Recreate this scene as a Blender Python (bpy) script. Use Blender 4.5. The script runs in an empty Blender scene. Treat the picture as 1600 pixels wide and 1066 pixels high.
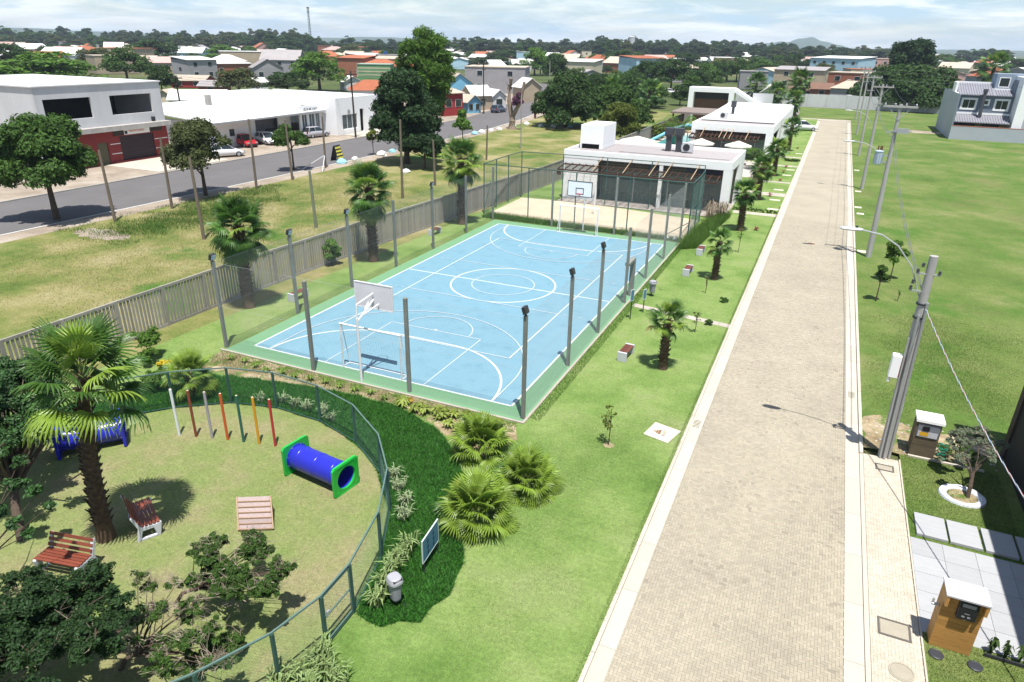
import bpy, bmesh, math, random
import numpy as np
from mathutils import Vector, Matrix
R_ = math.radians
random.seed(7); np.random.seed(7)
S = bpy.context.scene
COL = S.collection

# ------------------------------------------------------------------ camera
CAM = np.array([15.6153, -33.7899, 12.7223]); FPX = 1067.0
YAW, PITCH, ROLL = -0.4175, 0.4114, 0.0188
FW = np.array([math.sin(YAW)*math.cos(PITCH), math.cos(YAW)*math.cos(PITCH), -math.sin(PITCH)])
RT0 = np.array([math.cos(YAW), -math.sin(YAW), 0.0]); UP0 = np.cross(RT0, FW)
RT = math.cos(ROLL)*RT0 + math.sin(ROLL)*UP0
UP = -math.sin(ROLL)*RT0 + math.cos(ROLL)*UP0
cd = bpy.data.cameras.new('camera'); cam = bpy.data.objects.new('camera', cd); COL.objects.link(cam)
cd.sensor_width = 36; cd.lens = 36*FPX/1600; cd.clip_start = 0.1; cd.clip_end = 20000
cam.matrix_world = Matrix(((RT[0], UP[0], -FW[0], CAM[0]), (RT[1], UP[1], -FW[1], CAM[1]), (RT[2], UP[2], -FW[2], CAM[2]), (0, 0, 0, 1)))
S.camera = cam

# ------------------------------------------------------------------ light
SUNV = Vector((0.56, -0.83, 3.25)).normalized()
EL = math.asin(SUNV.z); AZ = math.atan2(SUNV.x, SUNV.y)
sl = bpy.data.lights.new('sun', 'SUN'); sl.energy = 5.0; sl.angle = R_(0.53); sl.color = (1.0, 0.965, 0.90)
so = bpy.data.objects.new('sun', sl); COL.objects.link(so); so.location = (0, 0, 60)
so.rotation_euler = (-SUNV).to_track_quat('-Z', 'Y').to_euler()
W_ = bpy.data.worlds.new('World'); S.world = W_; W_.use_nodes = True
nt = W_.node_tree; nt.nodes.clear(); N = nt.nodes.new; LK = nt.links.new
out = N('ShaderNodeOutputWorld'); bg = N('ShaderNodeBackground'); bg.inputs[1].default_value = 0.085
sky = N('ShaderNodeTexSky'); sky.sky_type = 'NISHITA'; sky.sun_disc = False
sky.sun_elevation = EL; sky.sun_rotation = AZ; sky.air_density = 1.0; sky.dust_density = 0.6; sky.ozone_density = 1.5
tc = N('ShaderNodeTexCoord')
mp = N('ShaderNodeMapping'); mp.inputs['Scale'].default_value = (1, 1, 8.0)
n1 = N('ShaderNodeTexNoise'); n1.inputs['Scale'].default_value = 4.0; n1.inputs['Detail'].default_value = 8; n1.inputs['Roughness'].default_value = 0.6; n1.inputs['Distortion'].default_value = 0.3
cr = N('ShaderNodeValToRGB'); cr.color_ramp.elements[0].position = 0.40; cr.color_ramp.elements[1].position = 0.68
cr.color_ramp.elements[0].color = (0.45, 0.45, 0.45, 1); cr.color_ramp.elements[1].color = (1, 1, 1, 1)
n2 = N('ShaderNodeTexNoise'); n2.inputs['Scale'].default_value = 6.5; n2.inputs['Detail'].default_value = 9; n2.inputs['Roughness'].default_value = 0.62; n2.inputs['Distortion'].default_value = 0.4
cr2 = N('ShaderNodeValToRGB'); cr2.color_ramp.elements[0].position = 0.43; cr2.color_ramp.elements[1].position = 0.60
cr2.color_ramp.elements[0].color = (3.9, 5.8, 7.6, 1); cr2.color_ramp.elements[1].color = (9.2, 9.7, 10.1, 1)
mx = N('ShaderNodeMix'); mx.data_type = 'RGBA'
LK(tc.outputs['Generated'], mp.inputs[0]); LK(mp.outputs[0], n1.inputs[0]); LK(mp.outputs[0], n2.inputs[0])
LK(n1.outputs[0], cr.inputs[0]); LK(n2.outputs[0], cr2.inputs[0])

# broken cumulus: seen edge-on the layer closes up towards the horizon, overhead it has gaps of blue
sp = N('ShaderNodeSeparateXYZ'); ab = N('ShaderNodeMath'); ab.operation = 'ABSOLUTE'; LK(tc.outputs['Generated'], sp.inputs[0]); LK(sp.outputs[2], ab.inputs[0])
dv = N('ShaderNodeMath'); dv.operation = 'MULTIPLY_ADD'; dv.inputs[1].default_value = 5.0; dv.inputs[2].default_value = 1.0; LK(ab.outputs[0], dv.inputs[0])
iv = N('ShaderNodeMath'); iv.operation = 'DIVIDE'; iv.inputs[0].default_value = 1.0; LK(dv.outputs[0], iv.inputs[1])
ml = N('ShaderNodeMath'); ml.operation = 'MULTIPLY'; LK(cr.outputs[0], ml.inputs[0]); LK(iv.outputs[0], ml.inputs[1]); LK(ml.outputs[0], mx.inputs[0]); LK(sky.outputs[0], mx.inputs[6]); LK(cr2.outputs[0], mx.inputs[7])
LK(mx.outputs[2], bg.inputs[0]); LK(bg.outputs[0], out.inputs[0])
S.view_settings.view_transform = 'Standard'; S.view_settings.look = 'None'; S.view_settings.gamma = 1
S.view_settings.exposure = 0.72; S.view_settings.use_curve_mapping = False
S.cycles.max_bounces = 6; S.cycles.transparent_max_bounces = 12; S.cycles.volume_bounces = 0
S.cycles.diffuse_bounces = 3; S.cycles.glossy_bounces = 3; S.cycles.transmission_bounces = 4
S.cycles.caustics_reflective = False; S.cycles.caustics_refractive = False

# ------------------------------------------------------------------ measuring helpers: a point seen in the photo -> where it stands
def at(x, y, z=0.0):
    d = FW + RT*(x-800)/FPX + UP*(533-y)/FPX
    t = (z-CAM[2])/d[2]; P = CAM + d*t
    return (float(P[0]), float(P[1]), z)
def proj(P):
    d = np.array(P)-CAM; z = d@FW
    return 800+FPX*(d@RT)/z, 533-FPX*(d@UP)/z
def hgt(bx, by, ty):
    P = at(bx, by); lo, hi = 0.0, 60.0
    for _ in range(40):
        m = (lo+hi)/2
        if proj((P[0], P[1], m))[1] > ty: lo = m
        else: hi = m
    return lo

# ------------------------------------------------------------------ materials
MATS = {}
def mat(name, col, rough=0.8, var=0.12, scale=3.0, bump=0.0, bscale=None, metal=0.0, island=0.0, objv=0.0,
        cols=None, world=False, spec=0.3, stretch=None, trans=0.0, alpha=None, detail=6, emit=None):
    if name in MATS: return MATS[name]
    m = bpy.data.materials.new(name); m.use_nodes = True; t = m.node_tree; n = t.nodes; l = t.links
    b = n['Principled BSDF']; b.inputs['Roughness'].default_value = rough; b.inputs['Metallic'].default_value = metal
    b.inputs['Specular IOR Level'].default_value = spec
    if world: co = n.new('ShaderNodeNewGeometry').outputs['Position']
    else: co = n.new('ShaderNodeTexCoord').outputs['Object']
    if stretch:
        mpn = n.new('ShaderNodeMapping'); mpn.inputs['Scale'].default_value = stretch; l.new(co, mpn.inputs[0]); co = mpn.outputs[0]
    if cols:   # list of (position, colour) over layered noise
        na = n.new('ShaderNodeTexNoise'); na.inputs['Scale'].default_value = scale; na.inputs['Detail'].default_value = detail; na.inputs['Roughness'].default_value = 0.65
        l.new(co, na.inputs[0])
        rp = n.new('ShaderNodeValToRGB'); e = rp.color_ramp.elements
        while len(e) < len(cols): e.new(0.5)
        for k, (p, c) in enumerate(cols): e[k].position = p; e[k].color = (*c, 1)
        l.new(na.outputs[0], rp.inputs[0]); cur = rp.outputs[0]
    else:
        rgb = n.new('ShaderNodeRGB'); rgb.outputs[0].default_value = (*col, 1); cur = rgb.outputs[0]
    def mul(cur, src, amt, centre=0.5):
        # cur * (1 + amt*2*(src-centre))
        ma = n.new('ShaderNodeMath'); ma.operation = 'MULTIPLY_ADD'; ma.inputs[1].default_value = 2*amt; ma.inputs[2].default_value = 1-2*amt*centre
        l.new(src, ma.inputs[0]); mm = n.new('ShaderNodeVectorMath'); mm.operation = 'SCALE'
        l.new(cur, mm.inputs[0]); l.new(ma.outputs[0], mm.inputs['Scale']); return mm.outputs[0]
    if var:
        nb = n.new('ShaderNodeTexNoise'); nb.inputs['Scale'].default_value = (scale*7 if cols else scale); nb.inputs['Detail'].default_value = 8; nb.inputs['Roughness'].default_value = 0.7
        l.new(co, nb.inputs[0]); cur = mul(cur, nb.outputs[0], var*2)
    if island:
        g = n.new('ShaderNodeNewGeometry'); cur = mul(cur, g.outputs['Random Per Island'], island)
    if objv:
        g = n.new('ShaderNodeObjectInfo'); cur = mul(cur, g.outputs['Random'], objv)
    l.new(cur, b.inputs['Base Color'])
    if bump:
        nc = n.new('ShaderNodeTexNoise'); nc.inputs['Scale'].default_value = bscale or scale*10; nc.inputs['Detail'].default_value = 5
        l.new(co, nc.inputs[0]); bp = n.new('ShaderNodeBump'); bp.inputs['Strength'].default_value = bump; bp.inputs['Distance'].default_value = 0.03
        l.new(nc.outputs[0], bp.inputs['Height']); l.new(bp.outputs[0], b.inputs['Normal'])
    if trans:
        tr = n.new('ShaderNodeBsdfTranslucent'); l.new(cur, tr.inputs[0]); ms = n.new('ShaderNodeMixShader'); ms.inputs[0].default_value = trans
        l.new(b.outputs[0], ms.inputs[1]); l.new(tr.outputs[0], ms.inputs[2]); l.new(ms.outputs[0], n['Material Output'].inputs[0])
    if alpha is not None: b.inputs['Alpha'].default_value = alpha
    MATS[name] = m; return m

def glassmat(name, tint, a=0.35):
    m = bpy.data.materials.new(name); m.use_nodes = True; t = m.node_tree; n = t.nodes; l = t.links
    b = n['Principled BSDF']; b.inputs['Base Color'].default_value = (*tint, 1); b.inputs['Roughness'].default_value = 0.04
    b.inputs['Specular IOR Level'].default_value = 0.6; b.inputs['Alpha'].default_value = a
    MATS[name] = m; return m

leafy = lambda name, col, isl=0.35, tr=0.3, objv=0.12: mat(name, col, rough=0.6, var=0.10, scale=0.7, island=isl, trans=tr, objv=objv, spec=0.25)
M_white = mat('white_paint', (0.80, 0.80, 0.80), 0.6, 0.04, 1.5, bump=0.05)
M_whitedirty = mat('weathered_white_wall', (0.50, 0.50, 0.51), 0.85, 0.12, 0.6, stretch=(1, 1, 0.3))
M_conc = mat('concrete', (0.30, 0.285, 0.26), 0.9, 0.16, 1.3, bump=0.25, bscale=14, objv=0.1)
M_polec = mat('pole_concrete', (0.33, 0.32, 0.305), 0.9, 0.16, 2.5, bump=0.2, bscale=20, stretch=(1, 1, 0.25))
M_steel = mat('galvanised_steel', (0.42, 0.43, 0.44), 0.45, 0.08, 4, metal=0.5)
M_dark = mat('dark_metal', (0.03, 0.032, 0.035), 0.5, 0.1, 4)
M_green = mat('green_painted_steel', (0.035, 0.085, 0.075), 0.55, 0.15, 4)
M_black = mat('dark_opening', (0.008, 0.008, 0.01), 0.8, 0.2, 2)
M_wood = mat('red_brown_timber', (0.135, 0.045, 0.03), 0.55, 0.25, 6, stretch=(1, 6, 6), objv=0.2)
M_trunk = mat('bark', (0.075, 0.055, 0.04), 0.95, 0.3, 6, bump=0.6, bscale=30)
M_glass = glassmat('window_glass', (0.02, 0.03, 0.035), 0.92)
M_glassc = glassmat('clear_glass', (0.16, 0.22, 0.22), 0.30)

# ------------------------------------------------------------------ mesh helpers
WLOC = {}
def wl(o): return WLOC.get(o.name, (0.0, 0.0, 0.0))
def tag(o, label=None, cat=None, group=None, kind=None):
    if label: o['label'] = label
    if cat: o['category'] = cat
    if group: o['group'] = group
    if kind: o['kind'] = kind
    return o
def thing(name, label, cat, loc=(0, 0, 0), group=None, rz=0.0, sc=None, kind=None):
    o = bpy.data.objects.new(name, None); COL.objects.link(o); o.location = loc; o.rotation_euler = (0, 0, rz)
    o.empty_display_size = 0.2
    if sc: o.scale = (sc, sc, sc)
    WLOC[o.name] = tuple(loc); tag(o, label, cat, group, kind); return o
def mkobj(name, me, parent=None, loc=(0, 0, 0), rz=0):
    o = bpy.data.objects.new(name, me); COL.objects.link(o); o.location = loc
    if rz: o.rotation_euler = (0, 0, rz)
    if parent is not None: o.parent = parent
    return o
def copy_tree(o, parent=None, loc=None, rz=None, sc=None, label=None, group=None):
    c = o.copy(); COL.objects.link(c)
    if parent is not None: c.parent = parent
    if loc is not None: c.location = loc
    if rz is not None: c.rotation_euler = (0, 0, rz)
    if sc is not None: c.scale = (sc, sc, sc) if not hasattr(sc, '__len__') else sc
    if label: c['label'] = label
    if group: c['group'] = group
    for ch in list(o.children): copy_tree(ch, c)
    return c

class MB:
    def __init__(s): s.v = []; s.f = []; s.m = []
    def add(s, vs, fs, m=0):
        b = len(s.v); s.v += [tuple(map(float, p)) for p in vs]
        for f in fs: s.f.append(tuple(b+i for i in f)); s.m.append(m)
        return s
    def box(s, x0, x1, y0, y1, z0, z1, m=0):
        if x0 > x1: x0, x1 = x1, x0
        if y0 > y1: y0, y1 = y1, y0
        if z0 > z1: z0, z1 = z1, z0
        return s.add([(x0, y0, z0), (x1, y0, z0), (x1, y1, z0), (x0, y1, z0), (x0, y0, z1), (x1, y0, z1), (x1, y1, z1), (x0, y1, z1)],
              [(0, 3, 2, 1), (4, 5, 6, 7), (0, 1, 5, 4), (1, 2, 6, 5), (2, 3, 7, 6), (3, 0, 4, 7)], m)
    def obox(s, c, size, mtx, m=0):
        hx, hy, hz = [a/2 for a in size]; c = Vector(c)
        P = [c + mtx @ Vector(p) for p in [(-hx, -hy, -hz), (hx, -hy, -hz), (hx, hy, -hz), (-hx, hy, -hz), (-hx, -hy, hz), (hx, -hy, hz), (hx, hy, hz), (-hx, hy, hz)]]
        return s.add(P, [(0, 3, 2, 1), (4, 5, 6, 7), (0, 1, 5, 4), (1, 2, 6, 5), (2, 3, 7, 6), (3, 0, 4, 7)], m)
    def beam(s, a, b, w, h, m=0):   # rectangular bar from a to b
        a = Vector(a); b = Vector(b); d = b-a; L = d.length
        q = d.to_track_quat('X', 'Z').to_matrix(); return s.obox((a+b)/2, (L, w, h), q, m)
    def tube(s, a, b, r0, r1=None, n=8, m=0, cap=True):
        r1 = r0 if r1 is None else r1; a = Vector(a); b = Vector(b); d = b-a
        q = d.to_track_quat('Z', 'Y').to_matrix(); vs = []
        for c, r in ((a, r0), (b, r1)):
            for k in range(n):
                t = 2*math.pi*k/n; vs.append(c + q @ Vector((r*math.cos(t), r*math.sin(t), 0)))
        fs = [(k, (k+1) % n, n+(k+1) % n, n+k) for k in range(n)]
        if cap: fs += [tuple(range(n))[::-1], tuple(range(n, 2*n))]
        return s.add(vs, fs, m)
    def path(s, pts, rs, n=6, m=0):
        if not hasattr(rs, '__len__'): rs = [rs]*len(pts)
        pts = [Vector(p) for p in pts]; vs = []; 
        for i, p in enumerate(pts):
            d = (pts[min(i+1, len(pts)-1)]-pts[max(i-1, 0)])
            if d.length < 1e-6: d = Vector((0, 0, 1))
            q = d.to_track_quat('Z', 'Y').to_matrix()
            for k in range(n):
                t = 2*math.pi*k/n; vs.append(p + q @ Vector((rs[i]*math.cos(t), rs[i]*math.sin(t), 0)))
        fs = []
        for i in range(len(pts)-1):
            for k in range(n): fs.append((i*n+k, i*n+(k+1) % n, (i+1)*n+(k+1) % n, (i+1)*n+k))
        fs += [tuple(range(n))[::-1], tuple(range((len(pts)-1)*n, len(pts)*n))]
        return s.add(vs, fs, m)
    def lathe(s, prof, c=(0, 0, 0), n=16, m=0):
        vs = []
        for r, z in prof:
            for k in range(n):
                t = 2*math.pi*k/n; vs.append((c[0]+r*math.cos(t), c[1]+r*math.sin(t), c[2]+z))
        fs = []
        for i in range(len(prof)-1):
            for k in range(n): fs.append((i*n+k, i*n+(k+1) % n, (i+1)*n+(k+1) % n, (i+1)*n+k))
        fs += [tuple(range(n))[::-1], tuple(range((len(prof)-1)*n, len(prof)*n))]
        return s.add(vs, fs, m)
    def prism(s, poly, z0, z1, m=0):
        n = len(poly); vs = [(p[0], p[1], z0) for p in poly]+[(p[0], p[1], z1) for p in poly]
        fs = [tuple(range(n))[::-1], tuple(range(n, 2*n))]+[(k, (k+1) % n, n+(k+1) % n, n+k) for k in range(n)]
        return s.add(vs, fs, m)
    def slabpoly(s, pts, thick, m=0):   # 3D planar polygon extruded down
        n = len(pts); vs = [tuple(p) for p in pts]+[(p[0], p[1], p[2]-thick) for p in pts]
        fs = [tuple(range(n)), tuple(range(n, 2*n))[::-1]]+[(k, n+k, n+(k+1) % n, (k+1) % n) for k in range(n)]
        return s.add(vs, fs, m)
    def quad(s, a, b, c, d, m=0): return s.add([a, b, c, d], [(0, 1, 2, 3)], m)
    def mesh(s, name, mats, off=(0, 0, 0), smooth=False):
        me = bpy.data.meshes.new(name)
        me.from_pydata([(x-off[0], y-off[1], z-off[2]) for x, y, z in s.v], [], s.f)
        if not isinstance(mats, (list, tuple)): mats = [mats]
        for q in mats: me.materials.append(q)
        if len(mats) > 1: me.polygons.foreach_set('material_index', s.m)
        if smooth: me.polygons.foreach_set('use_smooth', [True]*len(s.f))
        me.validate(); me.update(); return me
    def build(s, name, mats, parent=None, loc=None, smooth=False, label=None, cat=None, group=None, kind=None, bevel=0):
        if parent is not None and loc is None:
            off = wl(parent); o = mkobj(name, s.mesh(name, mats, off, smooth), parent); WLOC[o.name] = off
        else:
            off = loc or (0, 0, 0); o = mkobj(name, s.mesh(name, mats, off, smooth), parent, off); WLOC[o.name] = off
        if bevel:
            bm = o.modifiers.new('bevel', 'BEVEL'); bm.width = bevel; bm.segments = 2; bm.limit_method = 'ANGLE'
        tag(o, label, cat, group, kind); return o

def fastmesh(name, V, F, mats):   # V (n,3) float, F (m,4) or (m,3) int
    me = bpy.data.meshes.new(name); V = np.asarray(V, np.float32); F = np.asarray(F, np.int32); k = F.shape[1]
    me.vertices.add(len(V)); me.vertices.foreach_set('co', V.ravel())
    me.loops.add(F.size); me.loops.foreach_set('vertex_index', F.ravel())
    me.polygons.add(len(F)); me.polygons.foreach_set('loop_start', np.arange(0, F.size, k, dtype=np.int32))
    try: me.polygons.foreach_set('loop_total', np.full(len(F), k, np.int32))
    except Exception: pass
    for q in (mats if isinstance(mats, (list, tuple)) else [mats]): me.materials.append(q)
    me.update(calc_edges=True); me.shade_flat(); return me

def holed(mb, P, U, Nn, Wd, Hh, holes, th, m=0):
    """wall starting at P, running along unit U (width Wd), height Hh, thickness th along Nn, with rectangular holes (s0,s1,z0,z1)"""
    xs = sorted({0, Wd, *[h[0] for h in holes], *[h[1] for h in holes]}); zs = sorted({0, Hh, *[h[2] for h in holes], *[h[3] for h in holes]})
    P = Vector(P); U = Vector(U); Nn = Vector(Nn)
    for i in range(len(xs)-1):
        run = None
        for j in range(len(zs)-1):
            cx = (xs[i]+xs[i+1])/2; cz = (zs[j]+zs[j+1])/2
            if any(h[0] < cx < h[1] and h[2] < cz < h[3] for h in holes): continue
            a = P+U*xs[i]+Vector((0, 0, zs[j])); b = P+U*xs[i+1]+Vector((0, 0, zs[j])); up = Vector((0, 0, zs[j+1]-zs[j]))
            q = [a, b, b+Nn*th, a+Nn*th]
            mb.add(q+[p+up for p in q], [(0, 3, 2, 1), (4, 5, 6, 7), (0, 1, 5, 4), (1, 2, 6, 5), (2, 3, 7, 6), (3, 0, 4, 7)], m)

def text_mesh(name, s, size, mt, parent, origin, xdir, ydir, depth=0.01, align='CENTER'):
    cu = bpy.data.curves.new(name, 'FONT'); cu.body = s; cu.size = size; cu.extrude = depth; cu.align_x = align; cu.align_y = 'CENTER'; cu.resolution_u = 2
    o = bpy.data.objects.new(name, cu); COL.objects.link(o)
    me = bpy.data.meshes.new_from_object(o); bpy.data.objects.remove(o); bpy.data.curves.remove(cu)
    X = Vector(xdir).normalized(); Y = Vector(ydir).normalized(); Z = X.cross(Y)
    off = Vector(wl(parent)); org = Vector(origin)-off
    me.transform(Matrix(((X.x, Y.x, Z.x, org.x), (X.y, Y.y, Z.y, org.y), (X.z, Y.z, Z.z, org.z), (0, 0, 0, 1))))
    me.materials.clear(); me.materials.append(mt)
    c = mkobj(name, me, parent); WLOC[c.name] = tuple(off); return c
# ------------------------------------------------------------------ ground and surfaces
def gmat(name, c_list, s1, fine=0.5, bump=0.5, extra=None):
    """layered grass: big patches (s1), middle mottling and fine blades, all from position"""
    m = bpy.data.materials.new(name); m.use_nodes = True; t = m.node_tree; n = t.nodes; l = t.links
    b = n['Principled BSDF']; b.inputs['Roughness'].default_value = 0.95; b.inputs['Specular IOR Level'].default_value = 0.1
    co = n.new('ShaderNodeNewGeometry').outputs['Position']
    def noise(sc, det=4, ro=0.6, off=0):
        q = n.new('ShaderNodeTexNoise'); q.inputs['Scale'].default_value = sc; q.inputs['Detail'].default_value = det; q.inputs['Roughness'].default_value = ro
        mp = n.new('ShaderNodeMapping'); mp.inputs['Location'].default_value = (off, off*0.7, 0); l.new(co, mp.inputs[0]); l.new(mp.outputs[0], q.inputs[0]); return q.outputs[0]
    a = noise(s1, 9, 0.62)
    rp = n.new('ShaderNodeValToRGB'); e = rp.color_ramp.elements
    while len(e) < len(c_list): e.new(0.5)
    for k, (p, c) in enumerate(c_list): e[k].position = p; e[k].color = (*c, 1)
    l.new(a, rp.inputs[0]); cur = rp.outputs[0]
    if extra:   # (colour, scale, lo, hi) patches
        for (ec, es, lo, hi) in extra:
            x = noise(es, 7, 0.65, 31); r2 = n.new('ShaderNodeMapRange'); r2.inputs[1].default_value = lo; r2.inputs[2].default_value = hi; l.new(x, r2.inputs[0])
            mx = n.new('ShaderNodeMix'); mx.data_type = 'RGBA'; l.new(r2.outputs[0], mx.inputs[0]); l.new(cur, mx.inputs[6]); mx.inputs[7].default_value = (*ec, 1); cur = mx.outputs[2]
    for sc, am, off in ((2.2, fine*.55, 17), (9, fine*1.15, 7), (34, fine*1.7, 3)):
        x = noise(sc, 3, 0.7, off); ma = n.new('ShaderNodeMath'); ma.operation = 'MULTIPLY_ADD'; ma.inputs[1].default_value = 2*am; ma.inputs[2].default_value = 1-am
        l.new(x, ma.inputs[0]); vm = n.new('ShaderNodeVectorMath'); vm.operation = 'SCALE'; l.new(cur, vm.inputs[0]); l.new(ma.outputs[0], vm.inputs['Scale']); cur = vm.outputs[0]
    l.new(cur, b.inputs['Base Color'])
    x = noise(60, 4, 0.7, 11); bp = n.new('ShaderNodeBump'); bp.inputs['Strength'].default_value = bump; bp.inputs['Distance'].default_value = 0.04
    l.new(x, bp.inputs['Height']); l.new(bp.outputs[0], b.inputs['Normal']); MATS[name] = m; return m
def rough(poly, amp=.12, step=.35, seed=3):
    out = []; n = len(poly)
    for i in range(n):
        p = Vector(poly[i]); q = Vector(poly[(i+1) % n]); L = (q-p).length; k = max(1, int(L/step)); nn = Vector((-(q-p).y, (q-p).x))/max(L, 1e-6)
        for j in range(k):
            s = p.lerp(q, j/k); w = amp*(math.sin(s.x*5.1+s.y*3.3+seed)+.6*math.sin(s.x*11.7-s.y*9.1))*.6; out.append((s.x+nn.x*w, s.y+nn.y*w))
    return out

G_far = gmat('far_ground', [(0.35, (0.035, 0.06, 0.02)), (0.5, (0.07, 0.09, 0.03)), (0.65, (0.12, 0.11, 0.06))], 0.02)
G_lawn = gmat('lawn_grass', [(0.30, (0.080, 0.145, 0.030)), (0.44, (0.125, 0.195, 0.050)), (0.56, (0.165, 0.228, 0.070)), (0.72, (0.205, 0.240, 0.100))], 0.30, 0.42)
G_right = gmat('lot_grass', [(0.30, (0.062, 0.105, 0.022)), (0.46, (0.095, 0.140, 0.034)), (0.58, (0.130, 0.162, 0.050)), (0.74, (0.190, 0.190, 0.085))], 0.16, 0.5,
             extra=[((0.068, 0.130, 0.024), 0.22, 0.50, 0.64), ((0.15, 0.14, 0.06), 0.09, 0.58, 0.74)])
G_left = gmat('dry_grass', [(0.30, (0.055, 0.100, 0.020)), (0.43, (0.120, 0.145, 0.04)), (0.53, (0.190, 0.180, 0.07)), (0.66, (0.27, 0.235, 0.125))], 0.20, 0.46,
            extra=[((0.06, 0.13, 0.022), 0.13, 0.54, 0.64), ((0.25, 0.185, 0.10), 0.28, 0.62, 0.72)])
G_play = gmat('play_turf', [(0.30, (0.13, 0.190, 0.05)), (0.48, (0.175, 0.205, 0.075)), (0.60, (0.215, 0.205, 0.10)), (0.75, (0.245, 0.20, 0.125))], 0.45, 0.35)
G_soil = gmat('bare_soil', [(0.35, (0.17, 0.13, 0.075)), (0.50, (0.27, 0.21, 0.125)), (0.66, (0.38, 0.31, 0.21))], 0.9, 0.5,
             extra=[((0.10, 0.15, 0.035), 1.1, 0.52, 0.60)])
G_sand = gmat('sand', [(0.3, (0.42, 0.35, 0.25)), (0.7, (0.50, 0.43, 0.33))], 0.5, 0.10, 0.4)
G_dirt = gmat('shoulder_dirt', [(0.35, (0.22, 0.18, 0.14)), (0.55, (0.30, 0.25, 0.20)), (0.7, (0.36, 0.32, 0.27))], 0.35, 0.22)
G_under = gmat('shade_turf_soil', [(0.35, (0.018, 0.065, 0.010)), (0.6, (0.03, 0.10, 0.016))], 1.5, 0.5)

def sheet(name, poly, z, m, sub=None):
    mb = MB(); mb.add([(p[0], p[1], z) for p in poly], [tuple(range(len(poly)))])
    return mb.build(name, m, loc=(0, 0, 0), kind='structure')
sheet('ground', [(-4000, -300), (4000, -300), (4000, 6000), (-4000, 6000)], -0.13, G_far)
def slab(name, poly, z0, z1, m): return MB().prism(poly, z0, z1).build(name, m, loc=(0, 0, 0), kind='structure')
KL0, KL1, GL1 = 12.72, 12.82, 13.22      # kerb and gutter, left side
GR0, GR1, KR1 = 18.03, 18.47, 18.58
Y0, Y1 = -34.0, 118.0
slab('lawn', [(-11.6, -60), (KL0, -60), (KL0, 119), (-9.0, 119), (-9.0, 30)], -0.12, 0.0, G_lawn)
slab('vacant_lot', [(KR1, -9.9), (140, -9.9), (140, 150), (KR1, 150)], -0.12, 0.0, G_right)
slab('road_end_verge', [(-8, 121.5), (KR1, 121.5), (KR1, 150), (-8, 150)], -0.12, 0.0, G_right)
slab('house_garden', [(19.72, -14.75), (60, -14.75), (60, -9.9), (19.72, -9.9)], -0.12, 0.0, G_right)
slab('front_garden', [(19.72, -60), (60, -60), (60, -18.55), (19.72, -18.55)], -0.12, 0.0, G_right)
slab('dry_field', [(-33.6, -80), (-11.6, -60), (-9.0, 30), (-9.0, 119), (-36, 119), (-33.4, 60)], -0.125, -0.004, G_left)
# soil patch
def blob(cx, cy, rx, ry, n=28, j=0.18, seed=1):
    rr = random.Random(seed); return [(cx+rx*math.cos(2*math.pi*k/n)*(1+rr.uniform(-j, j)), cy+ry*math.sin(2*math.pi*k/n)*(1+rr.uniform(-j, j))) for k in range(n)]
sheet('soil_patch', rough([(18.62, -7.6), (19.4, -7.2), (20.5, -7.9), (21.6, -7.7), (22.6, -7.5), (22.8, -8.6), (22.0, -9.2), (21.6, -9.85), (20.2, -9.9), (18.62, -10.1)], .10), 0.004, G_soil)
sheet('bare_earth', rough(blob(29.5, 105.5, 3.6, 2.4), .3, 1.0), 0.006, G_dirt)
sheet('bare_earth', rough(blob(-29.6, -3.0, 2.6, 1.0), .2), 0.006, G_dirt)
# left asphalt road
M_asph = mat('asphalt', (0.112, 0.105, 0.106), 0.9, 0.14, 0.22, bump=0.15, bscale=60, world=True)
M_line = mat('road_line_paint', (0.55, 0.55, 0.52), 0.7, 0.2, 5, world=True)
def strip(name, ys, xl, xr, z, m, kind='structure', th=0.0):
    mb = MB(); vs = [(x, y, z) for x, y in zip(xl, ys)]+[(x, y, z) for x, y in zip(xr, ys)]; n = len(ys)
    mb.add(vs, [(i, n+i, n+i+1, i+1) for i in range(n-1)]); return mb.build(name, m, loc=(0, 0, 0), kind=kind)
ys = [-80, -10, 20, 50, 70, 85, 100, 120, 150, 200]
edge = [-36.2, -35.4, -34.6, -34.2, -34.8, -36.4, -39.0, -44, -54, -75]
far = [-45.2, -45.2, -45.3, -45.2, -45.4, -46.4, -49.2, -54, -64, -86]
strip('dirt_shoulder', ys, [a-0.2 for a in edge], [a+2.2 for a in edge], 0.0, G_dirt)
strip('forecourt', ys, [-75]*len(ys), [a+0.3 for a in far], 0.0, G_dirt)
strip('asphalt_road', ys, far, edge, 0.012, M_asph)
strip('edge_line', ys, [a+0.05 for a in edge], [a+0.22 for a in edge], 0.018, M_line)
for k in range(30):
    y = -20+k*5.0
    c = lambda yy: np.interp(yy, ys, [(a+b)/2 for a, b in zip(edge, far)])
    MB().add([(c(y)-0.05, y, 0.018), (c(y)+0.05, y, 0.018), (c(y+2)+0.05, y+2, 0.018), (c(y+2)-0.05, y+2, 0.018)], [(0, 1, 2, 3)]).build('lane_dash', mat('worn_line_paint', (0.17, 0.16, 0.155), 0.8, 0.3, 4, world=True), loc=(0, 0, 0), kind='structure')
slab('far_kerb', [(-45.35, -80), (-45.15, -80), (-45.15, 60), (-45.35, 60)], 0.0, 0.12, M_conc)
slab('concrete_apron', [(-54.2, 16), (-46.2, 16), (-46.2, 25.4), (-54.2, 25.4)], 0.0, 0.05, mat('pale_concrete', (0.42, 0.38, 0.32), 0.9, 0.12, 0.7, world=True))
slab('concrete_apron', [(-49.2, 50.2), (-45.8, 50.2), (-45.8, 62), (-49.2, 62)], 0.0, 0.05, MATS['pale_concrete'])
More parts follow.
